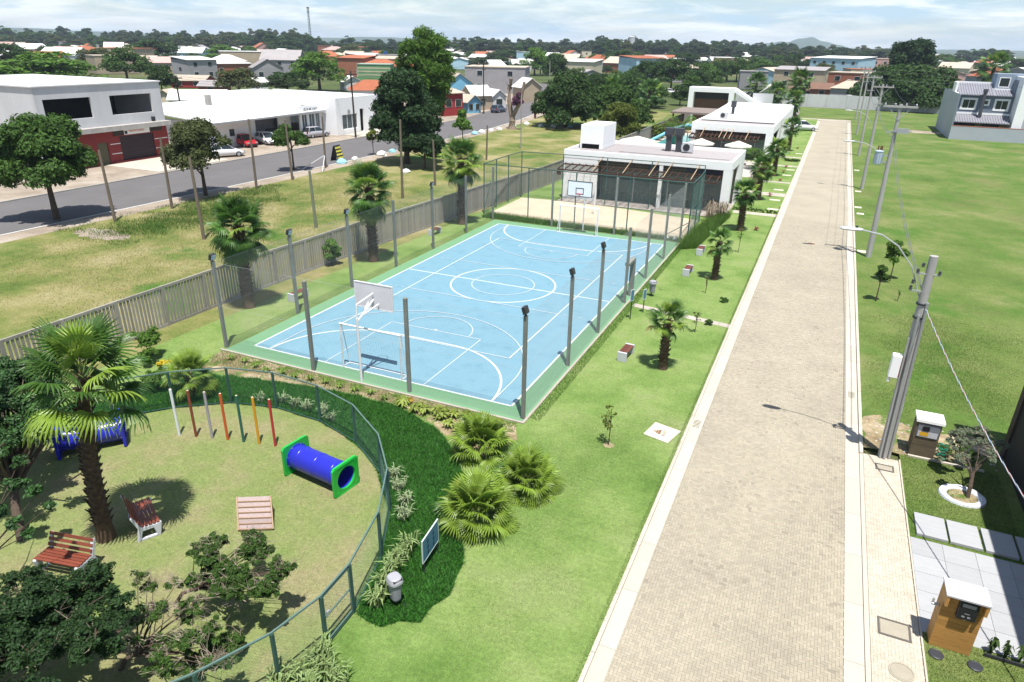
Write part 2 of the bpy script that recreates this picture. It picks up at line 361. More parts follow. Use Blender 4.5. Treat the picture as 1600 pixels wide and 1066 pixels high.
# the estate road: recessed bed, herringbone pavers, gutters and kerbs
M_bed = mat('jointing_sand', (0.20, 0.175, 0.13), 0.95, 0.15, 3, world=True)
def pavermat(name, a, b, c):
    return [mat(name+q, a, 0.9, 0.05, 0.35, bump=0.15, bscale=70, world=True, island=i, objv=o,
            cols=[(0.34, b), (0.5, a), (0.66, c)], detail=7) for q, i, o in (('', 0, .09), ('_joined', .09, 0), ('_far', 0, 0))]+[mat(name+'_grey', a, 0.9, 0.05, 0.35, world=True, island=.12, cols=[(0.34, tuple(q*.82 for q in b)), (0.66, tuple(q*.88 for q in c))])]
M_pav = pavermat('beige_paver', (0.308, 0.272, 0.208), (0.278, 0.246, 0.190), (0.330, 0.292, 0.225))
M_pavc = pavermat('cream_paver', (0.43, 0.38, 0.305), (0.41, 0.36, 0.29), (0.47, 0.42, 0.345))
road = MB().add([(GL1, Y0, -0.105), (GR0, Y0, -0.105), (GR0, Y1, -0.105), (GL1, Y1, -0.105)], [(0, 1, 2, 3)]).build('road', M_bed, loc=(0, 0, 0), kind='structure')
def herring(x0, x1, y0, y1, c, gap, rnd):
    out = []
    for i in range(int(math.floor(x0/c))-1, int(math.ceil(x1/c))+1):
        for j in range(int(math.floor(y0/c))-1, int(math.ceil(y1/c))+1):
            k = (i-j) % 4
            if k == 0: b = (i*c, (i+2)*c, j*c, (j+1)*c)
            elif k == 3: b = (i*c, (i+1)*c, j*c, (j+2)*c)
            else: continue
            b = (max(b[0], x0), min(b[1], x1), max(b[2], y0), min(b[3], y1))
            if b[1]-b[0] < 0.02 or b[3]-b[2] < 0.02: continue
            out.append((b[0]+gap/2, b[1]-gap/2, b[2]+gap/2, b[3]-gap/2))
    return out
def lay_pavers(x0, x1, y0, y1, ztop, c, gap, parent, mt, part, stuffname, rnd, depth=0.02, nparts=300):
    B = herring(x0, x1, y0, y1, c, gap, rnd)
    vis = []
    for b in B:
        u, v = proj(((b[0]+b[1])/2, (b[2]+b[3])/2, ztop))
        d = math.dist((b[0], b[2], ztop), CAM); vis.append((0 if (0 < u < 1600 and 0 < v < 1066) else 1, d))
    order = sorted(range(len(B)), key=lambda k: vis[k]); near = set(order[:nparts]); cache = {}
    V = []; 
    for k, b in enumerate(B):
        dz = rnd.uniform(-0.002, 0.002)
        if k in near:
            w, h = round(b[1]-b[0], 3), round(b[3]-b[2], 3)
            if (w, h) not in cache:
                q = MB().box(-w/2, w/2, -h/2, h/2, -depth, 0)
                cache[(w, h)] = q.mesh(part, mt[0])
            mkobj(part, cache[(w, h)], parent, ((b[0]+b[1])/2, (b[2]+b[3])/2, ztop+dz))
        else: V.append((b, dz))
    n = len(V); A = np.zeros((n, 8, 3), np.float32)
    for k, (b, dz) in enumerate(V):
        zt = ztop+dz; zb = ztop-depth
        A[k] = [(b[0], b[2], zb), (b[1], b[2], zb), (b[1], b[3], zb), (b[0], b[3], zb), (b[0], b[2], zt), (b[1], b[2], zt), (b[1], b[3], zt), (b[0], b[3], zt)]
    F = np.array([(4, 5, 6, 7), (0, 1, 5, 4), (1, 2, 6, 5), (2, 3, 7, 6), (3, 0, 4, 7)])
    FF = (np.arange(n)[:, None, None]*8+F[None]).reshape(-1, 4)
    me = fastmesh(stuffname, A.reshape(-1, 3), FF, [mt[1], mt[3]]); rs = np.random.RandomState(5); cx = A[:, 4, 0]; cy = A[:, 4, 1]
    clus = np.sin(cx*2.3+np.sin(cy*.7)*2)*np.sin(cy*.9+np.cos(cx*1.9)); odd = rs.rand(n) < np.where(clus > .35, .10, .012)
    me.polygons.foreach_set('material_index', np.repeat(odd.astype(np.int32), 5)); o = mkobj(stuffname, me, parent); tag(o, kind='stuff')
rnd = random.Random(3)
lay_pavers(GL1, GR0, -24.0, 26.0, -0.085, 0.078, 0.0042, road, M_pav, 'paver', 'paving', rnd)
pf = MB().box(GL1, GR0, 26.0, Y1, -0.104, -0.0855).build('paving', M_pav[2], road, kind='stuff')
slab('road_end_apron', [(-6, 118), (44, 118), (44, 121.5), (-6, 121.5)], -0.12, -0.06, mat('pale_concrete2', (0.36, 0.32, 0.26), 0.9, 0.12, 0.7, world=True))
# manhole covers and tyre-dark marks set in the road
def cover(name, label, cx, cy, r, z, mt, mr, sq=False, sx=None, sy=None, text=None, group=None):
    t = thing(name, label, 'manhole cover', (cx, cy, z), group)
    if sq:
        fr = MB(); a, b = sx, sy; w = 0.05
        fr.box(cx-a, cx+a, cy-b, cy-b+w, z, z+0.012).box(cx-a, cx+a, cy+b-w, cy+b, z, z+0.012).box(cx-a, cx-a+w, cy-b+w, cy+b-w, z, z+0.012).box(cx+a-w, cx+a, cy-b+w, cy+b-w, z, z+0.012)
        fr.build('frame', mr, t); MB().box(cx-a+w+.012, cx+a-w-.012, cy-b+w+.012, cy+b-w-.012, z-0.005, z+0.01).build('lid', mt, t)
    else:
        fr = MB(); fr.lathe([(r, -0.002), (r, 0.012), (r*0.86, 0.012), (r*0.86, 0.002)], (cx, cy, z), 28); fr.build('frame', mr, t)
        MB().lathe([(r*0.83, -0.002), (r*0.83, 0.01), (r*0.2, 0.012), (0.001, 0.012)], (cx, cy, z), 28).build('lid', mt, t)
    return t
M_lid = mat('cover_concrete', (0.31, 0.28, 0.22), 0.9, 0.1, 3, bump=0.2)
M_joint = mat('dark_joint', (0.10, 0.09, 0.08), 0.9, 0.1, 3)
M_rust = mat('rusty_iron', (0.20, 0.12, 0.08), 0.8, 0.3, 8)
M_cream = mat('cream_cement', (0.50, 0.46, 0.37), 0.9, 0.08, 2)
t = cover('manhole_cover', 'round rusty iron cover with pale red rim in the middle of the paver road', 15.7, 18.5, 0.36, -0.082, M_rust, M_cream)
# gutters / kerbs
for side, (g0, g1, k0, k1) in enumerate(((KL1, GL1, KL0, KL1), (GR0, GR1, GR1, KR1))):
    kb = thing('kerb', None, None, (0, 0, 0), kind='structure')
    M_gut = mat('gutter_concrete', (0.43, 0.385, 0.325), 0.9, 0.07, 1.2, bump=0.1, bscale=40, world=True, objv=0.06)
    gm = MB().box(g0, g1, -0.99, 0.99, -0.12, -0.078).mesh('gutter_slab', M_gut)
    km = MB().box(k0, k1, -0.494, 0.494, -0.12, 0.012).mesh('kerb_stone', M_gut)
    y = -34.0+0.9
    while y < Y1:
        mkobj('gutter_slab', gm, kb, (0, y, 0)); y += 1.99
    y = -34.0
    k = 0
    while y < Y1 and k < 152:
        if not (side == 1 and y < -10): mkobj('kerb_stone', km, kb, (0, y, rnd.uniform(-.004, .004)))
        y += 1.0; k += 1
    if side == 1: MB().box(GR1+.002, KR1, -34, -10.5, -0.12, -0.03).build('dropped_kerb', M_gut, kb)
# storm drain grates
def grate(label, cx, cy):
    t = thing('drain_grate', label, 'drain', (cx, cy, -0.078), 'drain grates in the road gutters')
    MB().box(cx-.2, cx+.2, cy-.34, cy+.34, -.078, -.068).build('frame', M_cream, t)
    for k in range(6): MB().box(cx-.13, cx+.13, cy-.27+k*.1, cy-.23+k*.1, -.068, -.066).build('slot', M_black, t)
grate('slotted drain in the left gutter beside the lawn manhole plate', 13.0, -10.9)
grate('slotted drain in the right gutter just before the near utility pole', 18.24, -5.8)
# right-hand sidewalk of cream pavers
sw = MB().add([(KR1, -34, -0.045), (19.68, -34, -0.045), (19.68, -10.45, -0.045), (KR1, -10.45, -0.045)], [(0, 1, 2, 3)]).build('sidewalk', mat('pale_bed', (0.36, 0.30, 0.22), 0.95, 0.1, 3), loc=(0, 0, 0), kind='structure')
lay_pavers(KR1+.01, 19.67, -24.0, -10.46, -0.022, 0.078, 0.004, sw, M_pavc, 'paver', 'paving', rnd)
slab('sidewalk_edging', [(19.68, -34), (19.72, -34), (19.72, -10.4), (19.68, -10.4)], -0.12, 0.0, M_gut)
cover('inspection_cover', 'square cement cover set in the cream sidewalk beside the wooden meter pillar', 19.12, -18.75, 0, -0.02, M_lid, M_joint, True, 0.36, 0.30)
cover('inspection_cover', 'round cement cover in the cream sidewalk at the bottom of the photo', 19.2, -20.05, 0.27, -0.02, M_lid, M_lid)
cover('inspection_cover', 'small square cement cover in the sidewalk at the foot of the nearest utility pole', 19.22, -11.15, 0, -0.02, M_lid, M_joint, True, 0.28, 0.2)
# driveway of light grey slabs
dw = MB().box(19.72, 60, -18.55, -14.75, -0.12, -0.012).build('driveway', mat('grey_bed', (0.25, 0.25, 0.25), 0.9, 0.1, 2), loc=(0, 0, 0), kind='structure')
M_slab = mat('grey_porcelain', (0.33, 0.335, 0.345), 0.6, 0.10, 1.6, objv=0.06, stretch=(1, 5, 1))
sm = MB().box(-.395, .395, -.374, .374, -0.012, 0.0).mesh('tile', M_slab)
for i in range(5):
    for j in range(5): mkobj('tile', sm, dw, (19.72+.4+i*.8, -18.55+.38+j*.76, 0.002))
for i, x in enumerate((20.28, 21.12, 21.98, 22.84)):
    MB().box(x-.39, x+.39, -14.62, -13.55, 0.0, 0.09).build('stepping_slab', M_slab, loc=(x, -14.1, 0), label='raised grey slab beside the driveway, number %s counted from the sidewalk' % ('one', 'two', 'three', 'four')[i], cat='paving slab', group='raised slabs along the driveway', bevel=0.006)
# narrow concrete paths over the lawn
M_path = mat('path_concrete', (0.37, 0.33, 0.28), 0.9, 0.1, 1.4, world=True, objv=0.08)
pth = thing('path', None, None, (0, 0, 0), kind='structure')
for k in range(9):
    x = 7.6+k*0.575; MB().prism([(x, 0.42-.09*k), (x+.56, .42-.09*(k+.97)), (x+.56, -.08-.09*(k+.97)), (x, -.08-.09*k)], -0.05, 0.014).build('path_slab', M_path, pth)
for (ya, w, xs) in ((26.2, 1.0, 9.2), (35.6, 1.6, 9.3), (42.6, .7, 9.6), (54.3, 1.0, 9.8), (62, 1.0, 10)):
    for k in range(5):
        a = xs+(12.7-xs)*k/5; b = xs+(12.7-xs)*(k+1)/5-.02; MB().box(a, b, ya-w/2, ya+w/2, -.05, .014).build('path_slab', M_path, pth)
for (x, y) in ((12.2, 26.2+2.5), (12.0, 32.9), (11.9, 38.2), (12.0, 47.5), (12.1, 51.5), (12.2, 66)):
    MB().box(x-.45, x+.45, y-.3, y+.3, 0, .02).build('inspection_cover', M_cream, loc=(x, y, 0), label='pale rectangular cover in the lawn strip beside the road', cat='cover', group='pale covers in the lawn by the road')
for (x, y) in ((18.95, 17.6), (19.05, 30.5), (18.9, 33.2), (19.0, 41.3), (19.0, 55.2)):
    MB().box(x-.28, x+.28, y-.3, y+.3, 0, .03).build('inspection_cover', M_cream, loc=(x, y, 0), label='pale cover in the grass on the right of the road near the utility poles', cat='cover', group='pale covers in the grass on the right')
# lawn plate with the emblem
t = thing('lawn_plate', 'cream cement manhole plate in the lawn with a stepped emblem and letters', 'manhole cover', (12.03, -12.2, 0))
MB().prism([(11.42, -12.62), (12.34, -12.86), (12.60, -11.86), (11.62, -11.62)], -.02, .03).build('plate', M_cream, t)
MB().box(11.88, 11.97, -12.42, -12.1, .03, .036).box(11.80, 11.87, -12.36, -12.16, .03, .036).box(11.72, 11.79, -12.30, -12.22, .03, .036).build('emblem', mat('emblem_brown', (0.20, 0.11, 0.06), 0.8, 0.1, 4), t)
text_mesh('lettering', 'BLEST', 0.17, mat('letter_grey', (0.16, 0.14, 0.12), 0.8, 0.1, 4), t, (12.10, -12.27, .034), (0.05, 1, 0), (-1, 0.05, 0), 0.003)

# ------------------------------------------------------------------ sports court
CW, CL = 6.36, 12.85
M_blue = mat('court_blue', (0.088, 0.215, 0.315), 0.75, 0.03, 1.2, world=True, cols=[(0.26, (0.105, 0.215, 0.275)), (0.46, (0.136, 0.256, 0.322)), (0.62, (0.142, 0.264, 0.330)), (0.78, (0.185, 0.290, 0.335))], detail=8)
M_cgreen = mat('court_green', (0.125, 0.250, 0.135), 0.8, 0.06, 1.0, world=True)
M_cwhite = mat('court_line', (0.52, 0.55, 0.56), 0.7, 0.05, 4, world=True)
M_cpink = mat('court_line_faded', (0.40, 0.45, 0.49), 0.7, 0.12, 6, world=True)
court = MB().box(-7.2, 7.2, -13.75, 13.85, -0.12, 0.02).build('court', M_cgreen, loc=(0, 0, 0), kind='structure')
MB().add([(-CW, -CL, .024), (CW, -CL, .024), (CW, CL, .024), (-CW, CL, .024)], [(0, 1, 2, 3)]).build('court_surface', M_blue, court)
lines = MB(); fl = MB(); ZL = .028
def ln(mb, a, b, w, z=ZL):
    a = Vector((*a, z)); b = Vector((*b, z)); d = (b-a).normalized(); s = Vector((-d.y, d.x, 0))*w/2
    mb.quad(a-s, b-s, b+s, a+s)
def arc(mb, c, r, a0, a1, w, z=ZL, n=48):
    for k in range(n):
        p = [R_(a0+(a1-a0)*(k+q)/n) for q in (0, 1)]
        mb.quad(*[(c[0]+rr*math.cos(t), c[1]+rr*math.sin(t), z) for rr, t in ((r-w/2, p[0]), (r+w/2, p[0]), (r+w/2, p[1]), (r-w/2, p[1]))])
for a, b in (((-CW, -CL), (CW, -CL)), ((-CW, CL), (CW, CL)), ((-CW, -CL), (-CW, CL)), ((CW, -CL), (CW, CL)), ((-CW, 0), (CW, 0))): ln(lines, a, b, .085)
z2 = ZL+.004
arc(lines, (0, 0), 3.0, 0, 360, .09, z2, 72)
z3 = ZL+.012
for s in (-1, 1):   # goal area: quarter arcs round the posts joined by a bar
    for px, a0, a1 in ((-1.5, 90, 180), (1.5, 0, 90)):
        A0, A1 = (a0, a1) if s < 0 else (-a1, -a0)
        arc(lines, (px, s*CL), 4.0, A0, A1, .09, z2, 32)
    ln(lines, (-1.5, s*(CL-4.0)), (1.5, s*(CL-4.0)), .09, z2)
z4 = ZL+.008
arc(fl, (0, 0), 1.8, 0, 360, .055, z4, 56)
for a, b in (((-4.5, -9), (-4.5, 9)), ((4.5, -9), (4.5, 9)), ((-4.5, -9), (4.5, -9)), ((-4.5, 9), (4.5, 9)), ((-4.5, -3), (4.5, -3)), ((-4.5, 3), (4.5, 3))): ln(lines if a[0] == b[0] else fl, a, b, .06, z3)
for s in (-1, 1):
    for x in (-1, 1):
        for k in range(3): ln(fl, (x*(4.75+k*.42), s*3), (x*(4.95+k*.42), s*3), .05, z3)
        ln(fl, (x*2.45, s*CL), (x*2.45, s*7.7), .055, z4)
        ln(fl, (x*5.55, s*CL), (x*5.55, s*11.0), .05, z3+.004)
    ln(fl, (-2.45, s*7.7), (2.45, s*7.7), .055, z4)
    arc(fl, (0, s*7.7), 1.8, 0 if s < 0 else 180, 180 if s < 0 else 360, .055, z2+.012, 32)
    yy = 11.0; r = 5.55; arc(fl, (0, s*yy), r, 0 if s < 0 else 180, 180 if s < 0 else 360, .055, z4+.008, 48)
    MB().lathe([(.09, 0), (.09, .002)], (0, s*(CL-5.2), z3), 12).build('penalty_spot', M_cpink, court)
lines.build('court_marking', M_cwhite, court); fl.build('faded_marking', M_cpink, court)

# ------------------------------------------------------------------ chain link
def chainlink(mb, pts, z0, z1, pitch=.1, r=.0022):
    for (a, b) in zip(pts[:-1], pts[1:]):
        a = Vector((a[0], a[1], 0)); b = Vector((b[0], b[1], 0)); L = (b-a).length; U = (b-a)/L; H = z1-z0
        nrm = Vector((-U.y, U.x, 0))
        for sg in (1, -1):
            k = -H if sg > 0 else 0.0; end = L if sg > 0 else L+H
            k = math.ceil(k/pitch)*pitch
            while k < end:
                # s = k + sg*t, z = t
                t0 = 0.0; t1 = H
                if sg > 0: t0 = max(t0, -k); t1 = min(t1, L-k)
                else: t0 = max(t0, k-L); t1 = min(t1, k)
                if t1-t0 > .02:
                    p = a+U*(k+sg*t0)+Vector((0, 0, z0+t0)); q = a+U*(k+sg*t1)+Vector((0, 0, z0+t1))
                    d = (q-p).normalized(); sd = d.cross(nrm)*r; nn = nrm*r
                    mb.add([p+sd, p-sd*.5+nn, p-sd*.5-nn, q+sd, q-sd*.5+nn, q-sd*.5-nn], [(0, 1, 4, 3), (1, 2, 5, 4), (2, 0, 3, 5)])
                k += pitch
M_wire = mat('galvanised_wire', (0.24, 0.26, 0.26), 0.6, 0.05, 3)
M_wireg = mat('green_wire', (0.04, 0.10, 0.085), 0.6, 0.05, 3)
M_cpost = mat('mossy_concrete_post', (0.185, 0.195, 0.175), 0.95, 0.25, 2.2, bump=0.4, bscale=25, stretch=(1, 1, .5), objv=.12)
cf = thing('court_fence', 'tall wire fence on concrete posts round the blue sports court', 'fence', (0, 0, 0))
posts = [(-7.38, -13.5, 4.0, 1), (-7.34, -8.8, 4.0, 1), (-7.34, -4.3, 4.1, 1), (-7.3, .1, 4.1, 0), (-7.3, 4.6, 4.1, 1), (-7.3, 9.3, 4.1, 0), (-7.38, 13.9, 4.1, 0),
         (-2.5, 14.05, 4.1, 0), (2.4, 14.0, 4.1, 0), (7.22, 13.95, 4.15, 0), (7.1, 9.4, 4.2, 0), (7.05, 4.9, 4.2, 0), (7.1, .2, 4.15, 0),
         (7.08, -4.4, 4.15, 2), (7.05, -8.5, 4.05, 2), (7.12, -13.5, 4.1, 2), (2.25, -13.55, 3.95, 0), (-2.35, -13.7, 3.95, 0)]
for i, (x, y, h, l) in enumerate(posts):
    p = MB(); p.prism([(x-.068, y-.068), (x+.068, y-.068), (x+.068, y+.068), (x-.068, y+.068)], -.1, h)
    o = p.build('post', M_cpost, cf, bevel=.015)
    if l:
        dx = 1 if x < 0 else -1
        lm = MB(); mt3 = Matrix.Rotation(R_(18*dx), 3, 'Y')
        lm.obox((x+dx*.02, y, h+.2), (.13, .28, .26), mt3, 0); lm.obox((x+dx*.09, y, h+.175), (.012, .24, .22), mt3, 1); lm.tube((x, y, h), (x, y, h+.1), .04, n=6)
        lm.build('floodlight', [M_dark, M_steel], cf)
ring = [(-7.3, -13.6), (-7.3, 13.95), (7.15, 13.95), (7.05, 1.5)]
ring2 = [(7.05, .2), (7.08, -13.5), (-7.3, -13.6)]
cl = MB(); chainlink(cl, ring, .02, 4.0, .105, .0013); chainlink(cl, ring2, .02, 4.0, .105, .0013)
cl.build('wire_mesh', M_wire, cf)
tw = MB()
for rr in (ring, ring2):
    for a, b in zip(rr[:-1], rr[1:]):
        for z in (.05, 2.0, 3.98): tw.tube((*a, z), (*b, z), .005, n=3)
tw.build('tension_wire', M_wire, cf)
MB().box(6.94, 7.2, 1.42, 1.6, 0, 2.05).box(6.95, 7.19, .28, 1.6, 2.05, 2.2).build('gate_frame', M_cpost, cf)
MB().box(-7.42, 7.3, -13.86, -13.76, -.1, .05).box(7.2, 7.3, -13.76, 13.9, -.1, .04).build('court_edging', mat('edging_conc', (.33, .29, .25), .9, .15, 2), court)

# goals
M_goal = mat('goal_white', (0.66, 0.66, 0.67), 0.5, 0.12, 9)
def goal(label, y, s):
    t = thing('futsal_goal', label, 'goal', (0, y, .02), 'white futsal goals')
    g = MB(); x = 1.45; h = 2.0; d = -s*.42
    for sx in (-x, x): g.tube((sx, y, .02), (sx, y, h), .04, n=10)
    g.tube((-x-.04, y, h), (x+.04, y, h), .04, n=10); g.build('goal_frame', M_goal, t, smooth=False)
    b = MB()
    for sx in (-x, x):
        b.path([(sx, y, h), (sx, y-d*.2, h-.02), (sx, y-d, .06)], .02, 6); b.tube((sx, y, .05), (sx, y-d, .05), .02, n=6)
    b.tube((-x, y-d, .05), (x, y-d, .05), .02, n=6); b.tube((-x, y-d*.2, h-.02), (x, y-d*.2, h-.02), .015, n=6); b.build('net_support', M_goal, t)
    n = MB()
    for k in range(25):
        xx = -x+k*2*x/24; n.tube((xx, y-d*.2, h-.02), (xx, y-d, .05), .0022, n=3)
    for k in range(17):
        f = k/16; n.tube((-x, y-d*(.2+.8*f), h-.02+(.07-h)*f), (x, y-d*(.2+.8*f), h-.02+(.07-h)*f), .0022, n=3)
    n.build('net', mat('net_cord', (.5, .5, .5), .8), t)
goal('white metal futsal goal at the near end of the court, below the bare backboard', -12.85, 1)
goal('white metal futsal goal at the far end of the court near the sand', 12.95, -1)
def hoop(label, y, s, marked):
    t = thing('basketball_hoop', label, 'basketball hoop', (0, y, 0), 'basketball hoops')
    p = MB(); p.tube((0, y, 0), (0, y, 2.75), .055, .05, 10); p.tube((0, y, 2.6), (0, y+s*1.15, 3.15), .04, n=8); p.tube((0, y, 2.72), (0, y+s*.05, 3.3), .04, n=8)
    p.tube((0, y+s*.05, 3.3), (0, y+s*1.15, 3.42), .035, n=8); p.tube((0, y+s*.3, 2.75), (-.25, y+s*1.15, 3.0), .03, n=6); p.tube((0, y+s*.3, 2.75), (.25, y+s*1.15, 3.0), .03, n=6)
    p.build('pole', M_goal, t)
    by = y+s*1.2; b = MB().box(-.9, .9, by-.02, by+.02, 2.75, 3.8); b.build('backboard', mat('board_white', (.62, .60, .64), .6, .06, 2) if marked == 0 else M_white, t)
    fr = MB(); f = by+s*.024
    for x0, x1, z0, z1 in ((-.92, .92, 2.73, 2.77), (-.92, .92, 3.78, 3.82), (-.92, -.88, 2.77, 3.78), (.88, .92, 2.77, 3.78)): fr.box(x0, x1, by-.03, by+.03, z0, z1)
    fr.build('board_rim', M_goal if marked == 0 else M_dark, t)
    k = MB()
    for x0, x1, z0, z1 in ((-.3, .3, 2.9, 2.95), (-.3, .3, 3.3, 3.35), (-.3, -.25, 2.95, 3.3), (.25, .3, 2.95, 3.3)): k.box(x0, x1, f, f+s*.004, z0, z1)
    k.build('target_square', M_dark, t)
    ring = MB(); n = 20; ps = [(.225*math.cos(2*math.pi*i/n), by+s*(.30+.225*math.sin(2*math.pi*i/n)), 2.95) for i in range(n+1)]
    ring.path(ps, .012, 5); ring.box(-.06, .06, by, by+s*.09, 2.9, 2.96); ring.build('rim', mat('red_rim', (.45, .03, .03), .5), t)
hoop('white basketball hoop on a pole at the near end of the court, seen from behind', -13.6, 1, 0)
hoop('white basketball backboard with black square at the far end of the court', 14.05, -1, 1)
# ------------------------------------------------------------------ playground: turf disc, dark ground cover, green fence
base = [(-11.0, -29.5), (-8.6, -25.2), (-7.5, -22.3), (-6.2, -20.0), (-4.9, -18.5), (-3.3, -17.3), (-1.5, -16.85), (.6, -16.95), (2.6, -17.55), (4.45, -18.75), (5.75, -20.2), (6.65, -21.95), (7.15, -23.85), (7.2, -24.95), (6.95, -26.2), (6.3, -27.6), (5.0, -29.5)]
play = [(x*.985-.02, y) for x, y in base]
slab('play_turf_area', play+[(-11, -40)], -.05, .008, G_play)
edge_o = [(-8.6, -20.2), (-7.6, -17.9), (-6.9, -16.2), (-4.6, -15.5), (-2.0, -15.0), (.2, -14.75), (2.5, -14.75), (4.4, -15.4), (5.5, -16.2), (6.9, -17.6), (7.8, -19.2), (8.6, -21.0), (8.95, -22.4), (8.7, -23.4), (8.0, -23.95), (7.3, -23.9)]
cov = edge_o+[p for p in base[1:13]][::-1]
cov = rough(cov, .10)
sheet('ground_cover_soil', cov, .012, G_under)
def inpoly(P, poly):
    x, y = P[:, 0], P[:, 1]; r = np.zeros(len(P), bool); j = len(poly)-1
    for i in range(len(poly)):
        xi, yi = poly[i]; xj, yj = poly[j]
        c = ((yi > y) != (yj > y)) & (x < (xj-xi)*(y-yi)/(yj-yi+1e-12)+xi); r ^= c; j = i
    return r
def blades(name, poly, n, h, w, lean, m, z=0.0, seed=0, hv=.5, mask=None, fade=None):
    rg = np.random.RandomState(seed); P = np.array(poly); lo, hi = P.min(0), P.max(0)
    q = lo+rg.rand(int(n*2.5), 2)*(hi-lo); q = q[inpoly(q, poly)]
    if mask is not None: q = q[mask(q)]
    if fade:   # thin out towards the edges of the patch
        pc = P.mean(0); px = q[:, 0]; py = q[:, 1]; dmin = np.full(len(q), 1e9)
        for i in range(len(P)):
            s0 = P[i-1]; e_ = P[i]-s0; tt = np.clip(((q-s0)@e_)/(e_@e_+1e-9), 0, 1); dmin = np.minimum(dmin, np.linalg.norm(q-(s0+tt[:, None]*e_), axis=1))
        k_ = np.clip(dmin/fade+.35*np.sin(px*1.3+np.sin(py*.9)*2)*np.sin(py*1.1+px*.4), 0, 1); q = q[rg.rand(len(q)) < k_]
    q = q[:n]; n = len(q)
    a = rg.rand(n)*2*np.pi; b = rg.rand(n)*2*np.pi; hh = h*(1-hv+hv*2*rg.rand(n)*.5+0*a); ww = w*(.6+.8*rg.rand(n)); le = lean*hh*(.4+rg.rand(n))
    V = np.zeros((n, 3, 3)); dx = np.cos(a)*ww/2; dy = np.sin(a)*ww/2
    V[:, 0] = np.c_[q[:, 0]-dx, q[:, 1]-dy, np.full(n, z)]; V[:, 1] = np.c_[q[:, 0]+dx, q[:, 1]+dy, np.full(n, z)]
    V[:, 2] = np.c_[q[:, 0]+np.cos(b)*le, q[:, 1]+np.sin(b)*le, z+hh]
    F = np.arange(n*3).reshape(n, 3); o = mkobj(name, fastmesh(name, V.reshape(-1, 3), F, m)); return tag(o, kind='stuff')
M_cover = leafy('mondo_grass', (0.036, 0.135, 0.016), .75, .35, 0)
o = blades('ground_cover', cov, 150000, .12, .022, 1.3, M_cover, .012, 5)
tag(o, 'dark green leafy ground cover round the playground fence', 'ground cover')
# strip of dark turf inside, under the shade trees; soil strip beside the court
sheet('soil_bed', rough([(-4.6, -15.5), (-7.0, -15.6), (-7.2, -14.2), (-7.2, -13.9), (7.0, -13.9), (7.6, -15.0), (6.9, -16.6), (5.9, -16.2), (4.4, -15.3), (2.5, -14.7), (.2, -14.7), (-2, -14.95)], .06), .006, G_soil)
tag(blades('bed_grass', [(-7.2, -15.2), (-7.2, -13.9), (7.1, -13.9), (7.2, -14.6), (2, -14.6), (-3, -14.9)], 9000, .12, .012, .7, leafy('bed_green', (.09, .15, .03), .4, .3, 0), 0, 6), 'short green weeds growing in the soil bed beside the court', 'grass')
# lawn blades near the camera
M_gb = leafy('lawn_blade', (0.145, 0.210, 0.06), .35, .35, 0)
lawn_near = [(5.5, -28), (12.7, -24), (12.7, -9), (7.4, -13.2), (7.2, -15), (7.9, -17), (8.8, -20), (9.1, -22.5), (8.6, -24), (7.3, -24.1)]
tag(blades('lawn_blades', lawn_near, 150000, .030, .008, .9, M_gb, 0, 8, fade=4.0), 'short green grass blades of the near lawn', 'grass')
tag(blades('kerb_grass', [(12.60, -24), (12.76, -24), (12.76, 30), (12.60, 30)], 26000, .045, .010, .9, M_gb, 0, 18, hv=.9), 'ragged grass edge along the left kerb', 'grass')
M_gb2 = leafy('turf_blade', (0.175, 0.205, 0.075), .35, .35, 0)
tag(blades('turf_blades', play, 70000, .03, .010, 1.0, M_gb2, .008, 9), 'short worn turf blades inside the playground', 'grass')
M_gb3 = leafy('lot_blade', (0.07, 0.115, 0.02), .5, .35, 0)
tag(blades('garden_blades', [(18.7, -7), (26, -7), (26, 6), (18.7, 6)], 42000, .06, .012, .9, M_gb3, 0, 10, hv=.8, fade=3.0), 'taller green grass blades in the vacant lot beside the poles', 'grass')
tag(blades('garden_blades', [(19.75, -14.7), (22.6, -14.7), (22.6, -9.95), (19.75, -9.95)], 22000, .04, .010, .9, leafy('garden_blade', (0.07, 0.125, 0.018), .4, .35, 0), 0, 11), 'green garden grass between the meter pillar and the grey slabs', 'grass')
tag(blades('garden_blades', [(19.75, -22), (23, -22), (23, -18.6), (19.75, -18.6)], 16000, .05, .010, .9, M_gb3, 0, 12), 'patchy garden grass at the bottom right corner', 'grass')
tag(blades('weed_blades', [(7.3, -13.4), (7.75, -13.4), (7.7, 0), (7.7, 14), (7.3, 14)], 14000, .09, .012, .7, leafy('edge_weed', (0.07, 0.16, 0.02), .4, .35, 0), 0, 13), 'tufts of longer grass along the court edge', 'grass')
tag(blades('weed_blades', [(7.4, 12), (8.6, 13), (9.3, 24), (8.6, 24.5), (7.6, 18)], 9000, .75, .02, .6, leafy('tall_weed', (0.09, 0.17, 0.03), .4, .35, 0), 0, 14), 'patch of tall feathery green grass beside the sand area fence', 'tall grass')
tag(blades('field_tufts', [(-33, -12), (-12.5, -18), (-10, 20), (-33, 30)], 52000, .12, .020, .8, leafy('field_blade', (0.21, 0.20, 0.085), .4, .45, 0), 0, 15, hv=.8, fade=5.0), 'dry yellowish grass tufts of the open field behind the slatted fence', 'grass')
tag(blades('field_tufts', [(-33.2, -4), (-26, -5), (-23.5, 3), (-26, 12), (-31, 18), (-33.2, 14)], 24000, .28, .026, .7, leafy('lush_blade', (0.075, 0.155, 0.025), .4, .45, 0), 0, 16, hv=.8, fade=4.5), 'lush green verge grass along the asphalt road', 'grass')
